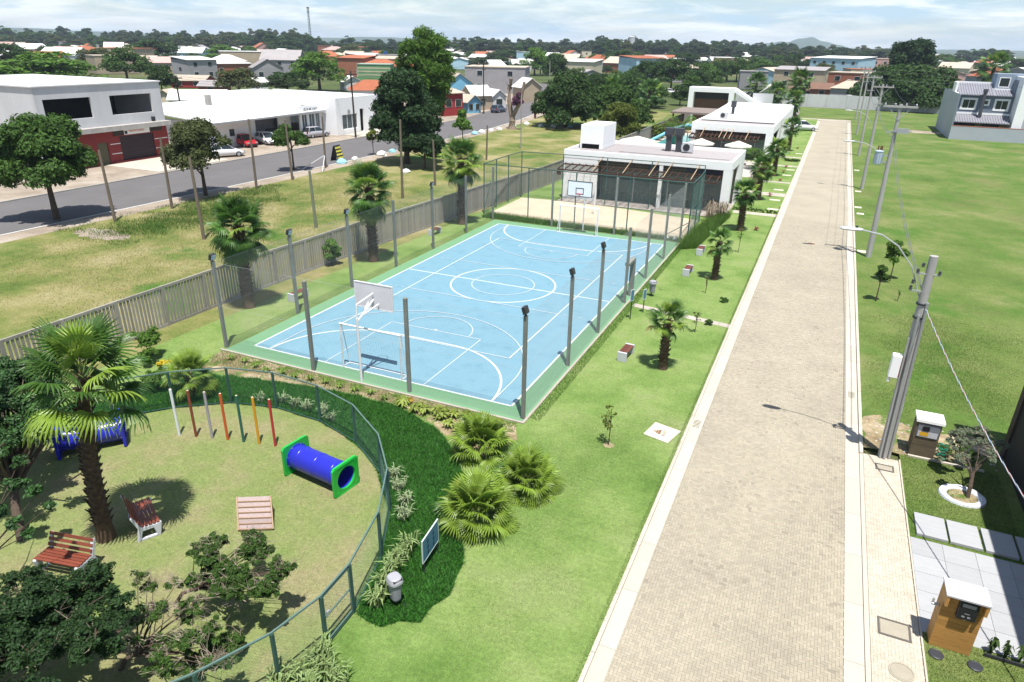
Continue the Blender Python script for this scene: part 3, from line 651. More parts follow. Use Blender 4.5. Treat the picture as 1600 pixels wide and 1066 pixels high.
tag(blades('sand_edge_weeds', [(-8.5, 14.1), (7.2, 14.1), (7.2, 14.9), (-8.5, 15.6)], 12000, .38, .03, .8, leafy('edge_weed', (0.07, 0.16, 0.02)), 0, 17, hv=.8), 'low green weeds between the court and the sand area', 'grass')

pf = thing('playground_fence', 'low dark green curved wire fence round the playground', 'fence', (0, 0, 0))
H = 1.5
for i, (x, y) in enumerate(base):
    MB().box(x-.035, x+.035, y-.035, y+.035, -.05, H-.03).build('post', M_green, pf)
top = MB(); bot = MB()
for a, b in zip(base[:-1], base[1:]):
    top.beam((*a, H), (*b, H), .04, .04); bot.beam((*a, .05), (*b, .05), .035, .035)
top.build('top_rail', mat('green_rail', (.09, .15, .135), .5, .1, 4), pf); bot.build('bottom_rail', M_green, pf)
cl = MB(); chainlink(cl, base[:13], .05, 1.47, .085, .0013); chainlink(cl, base[13:], .05, 1.47, .085, .0013); cl.build('wire_mesh', M_wireg, pf)
gt = MB(); a = base[12]; b = base[13]
g = thing('playground_gate', 'dark green wire mesh gate in the playground fence with a middle bar', 'gate', (*a, 0))
A = Vector((*a, 0)); B = Vector((*b, 0)); D = (B-A).normalized(); A2 = A+D*.06; B2 = B-D*.06
for z in (.12, .8, 1.42): gt.beam(A2+Vector((0, 0, z)), B2+Vector((0, 0, z)), .03, .03)
for p in (A2, B2): gt.tube(p+Vector((0, 0, .12)), p+Vector((0, 0, 1.42)), .02, n=6)
gt.build('gate_frame', mat('green_rail', None), g); cl = MB(); chainlink(cl, [A2, B2], .12, 1.42, .085, .0013); cl.build('wire_mesh', M_wireg, g)
MB().obox((B2-D*.12+Vector((0, 0, .85))), (.05, .09, .12), Matrix.Identity(3)).build('latch', M_steel, g)

# coloured posts
cols = [('white', (.62, .64, .66)), ('brown', (.20, .055, .03)), ('grey', (.30, .28, .31)), ('orange', (.50, .09, .025)), ('dark green', (.03, .11, .085)), ('yellow', (.55, .26, .02)), ('red', (.40, .035, .04))]
cp = [(-3.2, -19.8), (-2.6, -19.62), (-2.03, -19.45), (-1.47, -19.3), (-.88, -19.17), (-.32, -19.03), (.27, -18.9)]
for (nm, c), (x, y) in zip(cols, cp):
    t = thing('play_post', '%s painted wooden post in the curved row of play posts' % nm, 'post', (x, y, 0), 'coloured play posts')
    MB().lathe([(.045, -.1), (.045, 1.78), (.036, 1.81)], (x, y, 0), 12).build('shaft', mat('paint_'+nm.replace(' ', '_'), c, .5, .12, 6), t, smooth=False)
    MB().lathe([(.036, 1.81), (.001, 1.818)], (x, y, 0), 12).build('cap', mat('post_end', (.5, .42, .3), .8), t)

# tube tunnels
M_bluep = mat('blue_plastic', (0.018, 0.022, 0.36), 0.28, 0.05, 2, spec=.5)
M_greenp = mat('green_plastic', (0.015, 0.36, 0.045), 0.3, 0.05, 2, spec=.5)
def tunnel(label, a, b, panel):
    A = Vector((*a, 0)); B = Vector((*b, 0)); D = (B-A).normalized(); L = (B-A).length; ang = math.atan2(D.y, D.x)
    t = thing('tube_tunnel', label, 'play tunnel', (*a, 0), 'play tunnels', rz=ang)
    r = .40; zc = .50; n = 36; mb = MB()
    for rr, flip in ((r, 0), (r-.03, 1)):
        vs = []; 
        for x in (0.03, L-.03):
            for k in range(n): th = 2*math.pi*k/n; vs.append((x, rr*math.cos(th), zc+rr*math.sin(th)))
        mb.add(vs, [((k, n+k, n+(k+1) % n, (k+1) % n) if not flip else (k, (k+1) % n, n+(k+1) % n, n+k)) for k in range(n)])
    for x in (.35, L/2, L-.35):   # moulded ribs
        vs = []
        for dx, rr in ((-.03, r+.001), (-.015, r+.012), (.015, r+.012), (.03, r+.001)):
            for k in range(n): th = 2*math.pi*k/n; vs.append((x+dx, rr*math.cos(th), zc+rr*math.sin(th)))
        mb.add(vs, [(j*n+k, (j+1)*n+k, (j+1)*n+(k+1) % n, j*n+(k+1) % n) for j in range(3) for k in range(n)])
    me = mb.mesh('tube', M_bluep); me.polygons.foreach_set('use_smooth', [True]*len(me.polygons)); mkobj('tube', me, t)
    for ex, s in ((0, -1), (L, 1)):
        pb = MB(); h = .53
        def ring(x, kind):
            pts = []
            for k in range(n):
                th = 2*math.pi*k/n+math.pi/4*0; c, sn = math.cos(th), math.sin(th)
                q = h/max(abs(c), abs(sn)) if kind == 'sq' else (r-.03 if kind == 'in' else r+.035)
                q = min(q, h*1.36)
                pts.append((x, q*c, zc+q*sn))
            return pts
        x0, x1 = ex-.04, ex+.04
        vs = ring(x0, 'sq')+ring(x0, 'in')+ring(x1, 'sq')+ring(x1, 'in')
        fs = []
        for k in range(n):
            j = (k+1) % n; fs += [(k, n+k, n+j, j), (2*n+k, 2*n+j, 3*n+j, 3*n+k), (k, j, 2*n+j, 2*n+k), (n+k, 3*n+k, 3*n+j, n+j)]
        pb.add(vs, fs); xo = x1 if s > 0 else x0
        for y0, y1, z0, z1 in ((-.49, .49, -.49, -.46), (-.49, .49, .46, .49), (-.49, -.46, -.46, .46), (.46, .49, -.46, .46)):
            pb.box(xo, xo+s*.014, y0, y1, zc+z0, zc+z1)
        for y, z in ((-.4, -.4), (.4, -.4), (.4, .4), (-.4, .4)):
            pb.box(xo, xo+s*.01, y-.05, y+.05, zc+z-.05, zc+z+.05)
        mkobj('end_panel', pb.mesh('end_panel', panel), t)
        rg = MB(); vs = []
        for dx, rr in ((0, r+.035), (-s*.03, r+.03), (-s*.03, r+.001)):
            for k in range(n): th = 2*math.pi*k/n; vs.append(((x0 if s > 0 else x1)+dx, rr*math.cos(th), zc+rr*math.sin(th)))
        rg.add(vs, [(q*n+k, (q+1)*n+k, (q+1)*n+(k+1) % n, q*n+(k+1) % n) for q in range(2) for k in range(n)]); mkobj('flange', rg.mesh('flange', M_bluep), t)
        bl = MB()
        for k in range(8):
            th = 2*math.pi*(k+.5)/8; bl.tube(((x0 if s > 0 else x1)-s*.03, (r+.018)*math.cos(th), zc+(r+.018)*math.sin(th)), ((x0 if s > 0 else x1)-s*.045, (r+.018)*math.cos(th), zc+(r+.018)*math.sin(th)), .013, n=6)
        mkobj('bolt', bl.mesh('bolt', M_steel), t)
tunnel('blue tube tunnel with bright green square end panels on the playground turf', at(463, 712, .5)[:2], at(540, 745, .5)[:2], M_greenp)
tunnel('all blue tube tunnel behind the tall palm in the playground', at(90, 688, .5)[:2], at(192, 668, .5)[:2], M_bluep)

# climbing ramp
t = thing('climbing_ramp', 'low wooden climbing ramp with pinkish boards and cross battens', 'ramp', (1.9, -22.1, 0))
M_plank = mat('pink_plank', (.30, .235, .225), .8, .2, 5, stretch=(1, 5, 5), objv=.12); M_bat = mat('batten_wood', (.30, .20, .13), .7, .15, 6)
p0 = Vector(at(371, 777, .60)); p1 = Vector(at(374, 829, .05)); U = Vector(at(427, 827, .05))-p1; Wr = U.length; U.normalize(); Dn = (p1-p0)
for k in range(6):
    a = p0+Dn*(k/6); b = p0+Dn*((k+.97)/6); q = U*Wr*.97
    MB().slabpoly([a, b, b+q, a+q], .02).build('plank', M_plank, t)
    MB().beam(b+Vector((0, 0, .02)), b+q+Vector((0, 0, .02)), .03, .035).build('batten', M_bat, t)
for q in (U*-.02, U*Wr): MB().beam(p0+q, p1+q, .04, .09).build('side_rail', M_bat, t)
MB().tube(p0+U*.05-Vector((0, 0, .02)), (p0.x+.05, p0.y+.1, 0), .03).tube(p0+U*Wr*.95-Vector((0, 0, .02)), (p0.x+.05+U.x*Wr*.9, p0.y+.1+U.y*Wr*.9, 0), .03).build('leg', M_bat, t)

# park benches with backrest
M_bw = mat('bench_timber', (.17, .045, .026), .45, .2, 6, stretch=(1, 8, 8), objv=.15); M_bench = mat('bench_concrete', (.48, .49, .53), .85, .1, 4, bump=.15, bscale=40)
def park_bench(label, loc, rz):
    t = thing('park_bench', label, 'bench', loc, 'timber and concrete park benches', rz)
    for s in (-.62, .62):
        # side frame in the y-z plane (seat faces -y)
        prof = [(-.30, 0), (-.22, 0), (-.16, .30), (.12, .30), (.20, 0), (.30, 0), (.22, .40), (.36, .80), (.29, .83), (.14, .43), (-.26, .40), (-.34, .44), (-.38, .40)]
        mb = MB(); n = len(prof)
        vs = [(s-.045, y, z) for y, z in prof]+[(s+.045, y, z) for y, z in prof]
        mb.add(vs, [tuple(range(n)), tuple(range(n, 2*n))[::-1]]+[(k, n+k, n+(k+1) % n, (k+1) % n) for k in range(n)])
        mb.box(s-.045, s+.045, -.25, .24, .0, .07)
        o = mkobj('side_frame', mb.mesh('side_frame', M_bench), t); bv = o.modifiers.new('b', 'BEVEL'); bv.width = .012; bv.limit_method = 'ANGLE'
    for k in range(5): mkobj('seat_slat', MB().box(-.66, .66, -.335+k*.098, -.255+k*.098, .425, .455).mesh('seat_slat', M_bw), t)
    for k in range(3):
        mb = MB(); mb.obox((0, .165+k*.062, .54+k*.125), (1.32, .028, .085), Matrix.Rotation(R_(-22), 3, 'X')); mkobj('back_slat', mb.mesh('back_slat', M_bw), t)
    return t
park_bench('red timber park bench with grey concrete sides left of the tall palm', (-.42, -25.75, 0), R_(12))
park_bench('shaded timber park bench right behind the tall palm trunk', (-.12, -23.75, 0), R_(152))
def low_bench(label, x, y, rz=0):
    t = thing('low_bench', label, 'bench', (x, y, 0), 'backless benches on the lawn', rz)
    for s in (-.52, .52):
        o = mkobj('end_block', MB().box(-.21, .21, s-.045, s+.045, 0, .44).mesh('end_block', mat('pale_bench_concrete', (.46, .47, .50), .85, .12, 4)), t); bv = o.modifiers.new('b', 'BEVEL'); bv.width = .01
    for k in range(4): mkobj('seat_slat', MB().box(-.19+k*.098, -.106+k*.098, -.475, .475, .385, .425).mesh('seat_slat', M_wood), t)
low_bench('low bench with red slats on the lawn nearest the camera, below the small palm', 9.05, -6.5, R_(-3))
low_bench('low bench with red slats on the lawn beside the trash bin and middle palm', 9.15, 7.0, R_(-2))
low_bench('farthest low bench on the lawn, right of the court corner', 9.05, 11.9, 0)
low_bench('low bench on the grass between the left court fence and the first palm', -8.75, -7.1, R_(-4))
low_bench('low bench on the grass left of the court near the third palm', -9.1, 7.9, R_(-4))

# trash bins
M_bin = mat('bin_grey', (.25, .25, .28), .55, .06, 3); M_binl = mat('bin_lid', (.30, .30, .33), .5, .05, 3)
def trash_bin(label, x, y, rz):
    t = thing('trash_bin', label, 'trash bin', (x, y, 0), 'grey plastic litter bins', rz)
    def ov(w, d, z, n=24): 
        return [((abs(math.cos(a))**.7)*math.copysign(1, math.cos(a))*w/2, (abs(math.sin(a))**.7)*math.copysign(1, math.sin(a))*d/2, z) for a in [2*math.pi*k/n for k in range(n)]]
    def loft(rings):
        mb = MB(); n = len(rings[0]); vs = [p for r in rings for p in r]
        mb.add(vs, [(j*n+k, j*n+(k+1) % n, (j+1)*n+(k+1) % n, (j+1)*n+k) for j in range(len(rings)-1) for k in range(n)]+[tuple(range(n))[::-1], tuple(range((len(rings)-1)*n, len(rings)*n))]); return mb
    mkobj('bin_body', loft([ov(.27, .22, .22), ov(.29, .24, .26), ov(.35, .30, .72)]).mesh('bin_body', M_bin), t)
    mkobj('lid', loft([ov(.40, .35, .72), ov(.42, .37, .75), ov(.41, .36, .80), ov(.34, .31, .885), ov(.26, .26, .905)]).mesh('lid', M_binl), t)
    mkobj('slot', MB().obox((.145, 0, .85), (.06, .24, .06), Matrix.Rotation(R_(28), 3, 'Y')).mesh('slot', M_black), t)
    mkobj('pole', MB().tube((-.03, 0, -.05), (-.03, 0, .3), .03).mesh('pole', M_dark), t)
    mkobj('vent', MB().box(-.08, -.055, -.152, -.147, .45, .65).mesh('vent', M_dark), t)
    mkobj('emblem', MB().lathe([(.05, 0), (.05, .004)], (0, 0, 0), 3).mesh('emblem', M_cwhite), t)
    e = t.children[-1]; e.location = (.168, -.02, .58); e.rotation_euler = (0, R_(90), 0)
trash_bin('grey plastic trash bin in the dark ground cover beside the playground gate', 7.93, -23.2, R_(-25))
trash_bin('grey trash bin on the lawn beside the court gate', 8.15, 2.0, R_(-30))

# signs
M_signb = mat('sign_blue', (.06, .16, .24), .6, .1, 3); M_signw = mat('sign_rim', (.45, .52, .50), .6)
def sign(label, x, y, ang, w, h, z0, tx):
    t = thing('sign', label, 'sign', (x, y, 0), None, ang)
    mkobj('panel', MB().box(-w/2, w/2, -.012, .012, z0, z0+h).mesh('panel', M_signb), t)
    fr = MB()
    for x0, x1, a, b in ((-w/2-.02, w/2+.02, z0-.02, z0), (-w/2-.02, w/2+.02, z0+h, z0+h+.02), (-w/2-.02, -w/2, z0, z0+h), (w/2, w/2+.02, z0, z0+h)): fr.box(x0, x1, -.018, .018, a, b)
    mkobj('rim', fr.mesh('rim', M_signw), t)
    for s in ((-1, 1) if tx else (0,)): mkobj('leg', MB().box(s*w/2*.9-.018, s*w/2*.9+.018, -.016, .016, -.1, z0-.02).mesh('leg', M_dark), t)
    if tx:
        ic = MB()
        for i in range(3):
            for j in range(2):
                cx = (-.2+.4*j)*w*.9; cz = z0+h*(.22+.25*i)
                ic.tube((cx, -.014, cz+.05), (cx, -.018, cz+.05), .022, n=10); ic.box(cx-.03, cx+.03, -.018, -.014, cz-.05, cz+.02); ic.box(cx-.055, cx+.055, -.0165, -.014, cz-.012, cz+.004)
        mkobj('pictogram', ic.mesh('pictogram', mat('sign_dark_blue', (.012, .035, .07), .6)), t)
sign('blue pictogram sign on two legs in the dark ground cover outside the playground', 7.95, -21.55, R_(96), .95, .68, .38, True)
sign('small blue sign on a single leg beside the court gate, nearer the camera', 8.0, -1.9, R_(65), .22, .55, 1.0, False)
sign('small pale blue sign on a single leg at the start of the path', 8.35, -.7, R_(65), .2, .5, .75, False)

# ------------------------------------------------------------------ utility poles along the road
M_cable = mat('black_cable', (.12, .12, .125), .6); M_cabw = mat('cable_white', (.5, .5, .52), .5); M_cabb = mat('cable_blue', (.06, .13, .22), .5); M_cabr = mat('cable_red', (.26, .09, .09), .5)
M_porc = mat('insulator', (.05, .05, .055), .35)
def street_lamp(t, x, y, z, reach=2.65, rise=1.6):
    pts = [(x-.1, y, z), (x-.5, y+.02, z+rise*.5), (x-1.0, y+.05, z+rise*.82), (x-1.5, y+.1, z+rise*.97), (x-reach, y+.12, z+rise+.02)]
    MB().path(pts, .022, 8).build('lamp_arm', M_steel, t)
    mb = MB(); c = pts[-1]
    prof = [(0, .05, .03), (-.08, .11, .05), (-.35, .15, .06), (-.6, .13, .05), (-.68, .05, .02)]
    vs = []; n = 10
    for dx, w, h in prof:
        for k in range(n): a = 2*math.pi*k/n; vs.append((c[0]+dx, c[1]+w*math.cos(a), c[2]+.01+h*math.sin(a)))
    mb.add(vs, [(j*n+k, j*n+(k+1) % n, (j+1)*n+(k+1) % n, (j+1)*n+k) for j in range(4) for k in range(n)]+[tuple(range(n))[::-1], tuple(range(4*n, 5*n))])
    mb.build('lamp_head', mat('lamp_shell', (.38, .39, .41), .4), t)
    MB().box(c[0]-.22, c[0]-.16, c[1]-.03, c[1]+.03, c[2]+.06, c[2]+.12).build('photocell', M_dark, t)
PY_ = [-10.35, 16.4, 42.8, 68.4, 94.6, 121.5]
HH = [7.05, 9.7, 9.8, 9.8, 9.9, 9.9]
labels = ['nearest leaning concrete utility pole with a white box and curved street lamp', 'second utility pole from the camera, with crossarm and grey transformer', 'third utility pole along the right of the road, with a single top crossarm',
          'fourth utility pole along the right edge of the road', 'fifth utility pole along the right edge of the road', 'last utility pole, standing at the far end of the road']
LEAN = -.045
for i, (y, h) in enumerate(zip(PY_, HH)):
    x = 19.2+.1*(i > 0)+.02*i
    t = thing('utility_pole', labels[i], 'utility pole', (x, y, 0), 'utility poles along the paver road')
    MB().tube((x, y, -.1), (x+LEAN*h*.3, y, h), .165 if i == 0 else .17, .12 if i == 0 else .1, 14).build('shaft', M_polec, t)
    xt = x+LEAN*h*.3
    if i == 0:
        MB().tube((x+.17, y-.12, 0), (xt+.15, y-.1, 5.6), .045, n=8).tube((x+.02, y-.21, 0), (xt+.0, y-.18, 5.2), .04, n=8).tube((x-.1, y-.2, 0), (xt-.1, y-.16, 4.4), .03, n=8).build('conduit', M_steel, t)
        o = MB().box(x-.50, x-.22, y-.18, y+.1, 2.95, 3.75).build('meter_box', M_white, t, bevel=.03); MB().tube((x-.45, y-.1, 2.93), (x-.45, y-.1, 2.80), .05, n=10).build('box_valve', M_white, t)
        MB().box(x-.22, x-.14, y-.16, y+.06, 3.0, 3.65).build('bracket', mat('rust_bracket', (.25, .05, .04), .8), t)
        ins = MB()
        for dx, dz in ((-.32, 6.55), (-.38, 6.2), (-.4, 6.0), (.26, 6.55), (-.22, 6.75)): ins.lathe([(.03, -.07), (.055, -.05), (.03, -.02), (.055, 0), (.03, .04), (.055, .06), (.02, .08)], (xt+dx, y-.05, dz), 10)
        ins.build('insulator', M_porc, t); MB().box(xt-.34, xt+.28, y-.08, y-.03, 6.46, 6.5).box(xt-.42, xt, y-.08, y-.03, 5.9, 5.94).build('bracket_bar', M_steel, t)
        MB().lathe([(.165, 5.05), (.165, 5.1)], (xt+.02, y, 0), 14).lathe([(.16, 5.5), (.16, 5.55)], (xt+.01, y, 0), 14).build('strap', M_dark, t)
        street_lamp(t, xt, y, 5.7, 2.05, 1.85)
    else:
        z = h-.25 if i != 1 else h-.15
        MB().box(xt-.95, xt+.95, y-.16, y-.07, z-.06, z+.05).build('crossarm', M_polec, t)
        ins = MB()
        for dx in (-.85, -.3, .3, .85): ins.lathe([(.03, .05), (.06, .08), (.03, .12), (.06, .15), (.03, .2)], (xt+dx, y-.115, z), 8)
        ins.build('insulator', mat('grey_insulator', (.35, .35, .38), .4), t)
        MB().box(xt-.5, xt+.3, y-.15, y-.08, z-1.55, z-1.48).build('lower_bracket', M_steel, t)
        MB().beam((xt, y-.11, z-.8), (xt-.6, y-.11, z-.07), .03, .03).beam((xt, y-.11, z-.8), (xt+.6, y-.11, z-.07), .03, .03).build('brace', M_steel, t)
        if i == 1:
            MB().box(xt-.9, xt+.9, y+.1, y+.18, z-.05, z+.04).build('crossarm', M_polec, t)
            tx, ty = xt-.6, y-.1
            tb = MB(); tb.lathe([(.22, 6.05), (.24, 6.1), (.24, 6.8), (.26, 6.82), (.26, 6.87), (.1, 6.92)], (tx, ty, 0), 18)
            tb.build('transformer', mat('transformer_grey', (.36, .43, .50), .5, .08, 3), t)
            fn = MB()
            for k in range(10): a = 2*math.pi*k/10; fn.beam((tx+.25*math.cos(a), ty+.25*math.sin(a), 6.15), (tx+.25*math.cos(a), ty+.25*math.sin(a), 6.7), .05, .015)
            fn.build('cooling_fin', mat('transformer_grey', None), t)
            bu = MB()
            for a in (0, 1.2, 2.4): bu.lathe([(.05, 0), (.03, .05), (.05, .1), (.03, .15), (.045, .22), (.02, .28)], (tx+.12*math.cos(a), ty+.12*math.sin(a), 6.9), 8)
            bu.build('bushing', mat('brown_porcelain', (.10, .03, .02), .3), t)
            MB().beam((tx, ty, 6.6), (xt, y, 6.6), .08, .08).beam((tx, ty, 6.2), (xt, y, 6.2), .08, .08).build('mount', M_steel, t)
            MB().box(xt-.2, xt+.9, y-.2, y-.14, 8.1, 8.16).box(xt+.1, xt+.75, y-.26, y-.2, 8.0, 8.3).build('fuse_bracket', M_steel, t)
            MB().tube((x+.17, y-.05, 0), (xt+.13, y-.05, 6.0), .04, n=6).build('conduit', M_steel, t)
        if i in (1, 2, 3, 5): street_lamp(t, xt, y, 5.9, 2.1, 1.4)
def cable(label, a, b, sag, r=.014, m=None, n=18, group='cables between the utility poles'):
    a = Vector(a); b = Vector(b); pts = [a.lerp(b, k/n)-Vector((0, 0, sag*4*(k/n)*(1-k/n))) for k in range(n+1)]
    o = MB().path([p-a for p in pts], r, 5).build('overhead_cable', m or M_cable, loc=tuple(a))
    me = o.data; 
    for v in me.vertices: v.co += a
    tag(o, label, 'cable', group); return o
def px_(i, z): return (19.2+.1*(i > 0)+.02*i)+LEAN*.3*z
for i in range(5):
    z0 = 6.1 if i == 0 else 8.2; ya, yb = PY_[i], PY_[i+1]
    lab = 'grey sagging cable on the utility poles, span %s' % ('from the nearest pole to the second', 'from the second pole to the third', 'from the third pole to the fourth', 'from the fourth pole to the fifth', 'at the far end')[i]
    for k, dx in enumerate((-.12, .1)):
        cable(lab, (px_(i, 6)+dx, ya, (6.0 if i == 0 else 8.0)-k*.35), (px_(i+1, 8)+dx, yb, 8.0-k*.35), .6, .014)
    if i > 0:
        for dx in (-.85, -.3, .85): cable('thin high wire on the crossarms, '+lab.split(', ')[1], (px_(i, 9.6)+dx, ya-.1, HH[i]), (px_(i+1, 9.6)+dx, yb-.1, HH[i+1]), .45, .008)
# high wires leaving to the right
cable('thin high wire running right from the far poles across the dark tree', (19.2, 94.5, 9.7), (75, 104, 10.5), .8, .012)
cable('thin lower wire running right from the far poles across the dark tree', (19.2, 94.5, 8.6), (75, 104, 8.8), .8, .012)
# twisted service drop towards the lower right
a = Vector((19.25, -10.5, 5.4)); b = Vector((22.4, -21.5, 2.9))
t = thing('service_cable', 'twisted blue, white and red service cable running from the nearest pole to the lower right', 'cable', tuple(a))
for q, m in enumerate((M_cabw, M_cabb, M_cabw, M_cabr)):
    pts = []
    for k in range(160):
        f = k/159; p = a.lerp(b, f)-Vector((0, 0, .55*4*f*(1-f))); th = f*2*math.pi*16+q*math.pi/2
        pts.append(p+Vector((.011*math.cos(th), 0, .011*math.sin(th))))
    MB().path(pts, .0075, 5, 0).build('strand', m, t)

# ------------------------------------------------------------------ meter pillars on the right
M_timb = mat('yellow_timber', (.36, .19, .055), .6, .22, 4, stretch=(1, 1, 9), objv=.12); M_ptop = mat('pillar_top', (.42, .41, .44), .7, .05, 2)
t = thing('meter_pillar', 'honey coloured wooden meter pillar with a grey lid in the bottom right corner', 'meter pillar', (20.3, -18.9, 0))
x0, x1, y0, y1, h = 19.82, 20.64, -18.92, -18.48, 1.6
for k in range(12):
    z = k*h/12; MB().box(x0, x1, y0, y1, z+.003, z+h/12-.003).build('board', M_timb, t)
MB().box(x0+.01, x1-.01, y0+.01, y1-.01, 0, h).build('core', mat('board_shadow', (.10, .05, .02), .8), t)
MB().box(x0-.02, x1+.02, y0-.18, y1+.02, h+.002, h+.04).build('lid', M_ptop, t)
MB().box(x0-.0, x0+.06, y0-.17, y0-.003, h-.28, h).box(x1-.06, x1, y0-.17, y0-.003, h-.28, h).build('side_cheek', M_timb, t)
mt_ = MB().box(20.1, 20.48, y0-.12, y0-.006, 1.05, 1.55).build('meter', mat('meter_black', (.02, .021, .025), .35), t, bevel=.015)
dt = MB(); dt.box(20.16, 20.42, y0-.123, y0-.12, 1.40, 1.49).box(20.20, 20.26, y0-.123, y0-.12, 1.12, 1.16).box(20.31, 20.37, y0-.123, y0-.12, 1.12, 1.16).box(20.24, 20.34, y0-.123, y0-.12, 1.22, 1.235); dt.build('meter_marking', M_bin, t)
MB().lathe([(.02, 0), (.02, .02)], (20.29, y0-.09, 1.03), 8).build('seal', M_cwhite, t)
MB().tube((19.8, -18.75, 1.05), (19.66, -18.75, 1.05), .035, n=10).tube((19.68, -18.75, 1.05), (19.68, -18.75, 1.2), .025, n=8).build('tap', M_steel, t)
for x, s in ((19.95, 'left'), (20.72, 'right')):
    MB().lathe([(.15, -.02), (.155, .03), (.13, .045), (.12, .04)], (x, -19.2, 0), 20).build('ground_lid', mat('black_lid', (.035, .037, .045), .5), loc=(x, -19.2, 0), label='round black lid in the grass at the %s foot of the wooden meter pillar' % s, cat='lid', group='round black lids')
t = thing('meter_pillar', 'dark mottled meter pillar with a white cap and yellow label next to the nearest utility pole', 'meter pillar', (20.35, -9.75, 0))
x0, x1, y0, y1, h = 19.98, 20.72, -9.95, -9.35, 1.34
M_old = mat('old_board', (.11, .085, .055), .85, .35, 3, stretch=(1, 1, 5), objv=.2)
for k in range(13): MB().box(x0, x1, y0, y1, k*h/13+.002, (k+1)*h/13-.002).build('board', M_old, t)
MB().box(x0+.01, x1-.01, y0+.01, y1-.01, 0, h).build('core', M_black, t)
MB().box(x0-.03, x1+.06, y0-.05, y1+.05, h+.002, h+.1).build('cap', M_white, t)
MB().box(x0+.06, x1-.04, y0-.02, y0-.003, .80, 1.28).build('meter_panel', mat('panel_grey', (.16, .17, .2), .5), t)
MB().box(x0+.09, x1-.07, y0-.03, y0-.022, .81, 1.01).build('plate', mat('plate_grey', (.45, .45, .5), .5), t)
MB().box(x0+.14, x0+.40, y0-.036, y0-.031, .85, .99).build('yellow_label', mat('label_yellow', (.60, .33, .02), .6), t)
MB().box(x0+.2, x0+.40, y0-.05, y0-.03, 1.05, 1.21).build('meter', M_black, t)
MB().box(x0-.02, 22.2, -10.06, -9.97, -.05, .06).build('bed_edging', M_gut, loc=(21, -10, 0), label='pale concrete edging strip at the foot of the dark meter pillar', cat='edging')
gr = MB(); rr_ = random.Random(8)
for k in range(150):
    x = rr_.uniform(18.7, 22.6); y = rr_.uniform(-9.85, -7.6); r = rr_.uniform(.02, .06); gr.lathe([(r*.6, -r*.3), (r, r*.25), (r*.5, r*.7)], (x, y, 0), 5)
tag(gr.build('gravel', mat('pale_gravel', (.36, .33, .28), .9, .2, 6, island=.3), loc=(0, 0, 0), kind='stuff'), 'scattered pale stones on the bare soil by the nearest pole', 'gravel')
# hose
pts = [(20.9+.12*math.cos(k*.5)*(1+.25*math.sin(k*1.7)), -9.97+.09*math.sin(k*.5), .05+.011*k+.04*math.sin(k*.9)) for k in range(60)]
tag(MB().path(pts, .018, 6).build('garden_hose', mat('hose_green', (.01, .16, .10), .35), loc=(20.9, -9.97, 0)), 'coiled green garden hose beside the dark meter pillar', 'hose')

# white ring of stones round the small olive tree
c = (21.35, -11.9); ringp = []
mb = MB(); n = 48
prof = [(.62, 0), (.60, .07), (.50, .085), (.42, .05), (.40, 0)]
vs = []
for k in range(n):
    a = 2*math.pi*k/n
    for r, z in prof: vs.append((c[0]+r*1.05*math.cos(a), c[1]+r*.95*math.sin(a), z+.006*math.sin(a*9)))
mb.add(vs, [(k*5+j, ((k+1) % n)*5+j, ((k+1) % n)*5+j+1, k*5+j+1) for k in range(n) for j in range(4)])
mb.build('planting_ring', mat('white_pebble', (.62, .63, .68), .8, .15, 22, bump=.8, bscale=40), loc=(c[0], c[1], 0), label='white ring edging round the foot of the small olive tree', cat='edging')
sheet('planting_soil', blob(c[0], c[1], .42, .38), .012, G_soil)

# dark house on the right edge
t = thing('dark_house', 'dark walled two storey house at the right edge of the photo, in shade', 'house', (25, -13, 0))
M_dk = mat('charcoal_wall', (.022, .020, .022), .7, .25, 1.2, bump=.1)
mb = MB(); holed(mb, (22.95, -40, 0), (0, 1, 0), (1, 0, 0), 31.5, 6.8, [(26.2, 27.3, .9, 2.1)], .25); mb.box(23.2, 34, -8.75, -8.5, 0, 6.8); mb.box(22.95, 34, -40, -39.8, 0, 6.8)
mb.build('wall', M_dk, t); MB().box(22.95, 34.1, -40.0, -8.5, 6.802, 6.9).build('roof', M_conc, t)
MB().box(22.88, 22.95, -8.9, -8.5, 0, 6.8).build('corner_trim', mat('trim_dark', (.05, .035, .03), .7), t)
w = MB().box(22.93, 22.99, -13.85, -13.79, .88, 2.12).box(22.93, 22.99, -12.72, -12.66, .88, 2.12).box(22.93, 22.99, -13.79, -12.72, .86, .92).box(22.93, 22.99, -13.79, -12.72, 2.06, 2.12).build('window', M_ptop, t)
MB().box(22.97, 22.98, -13.8, -12.7, .92, 2.06).build('pane', M_glass, w)
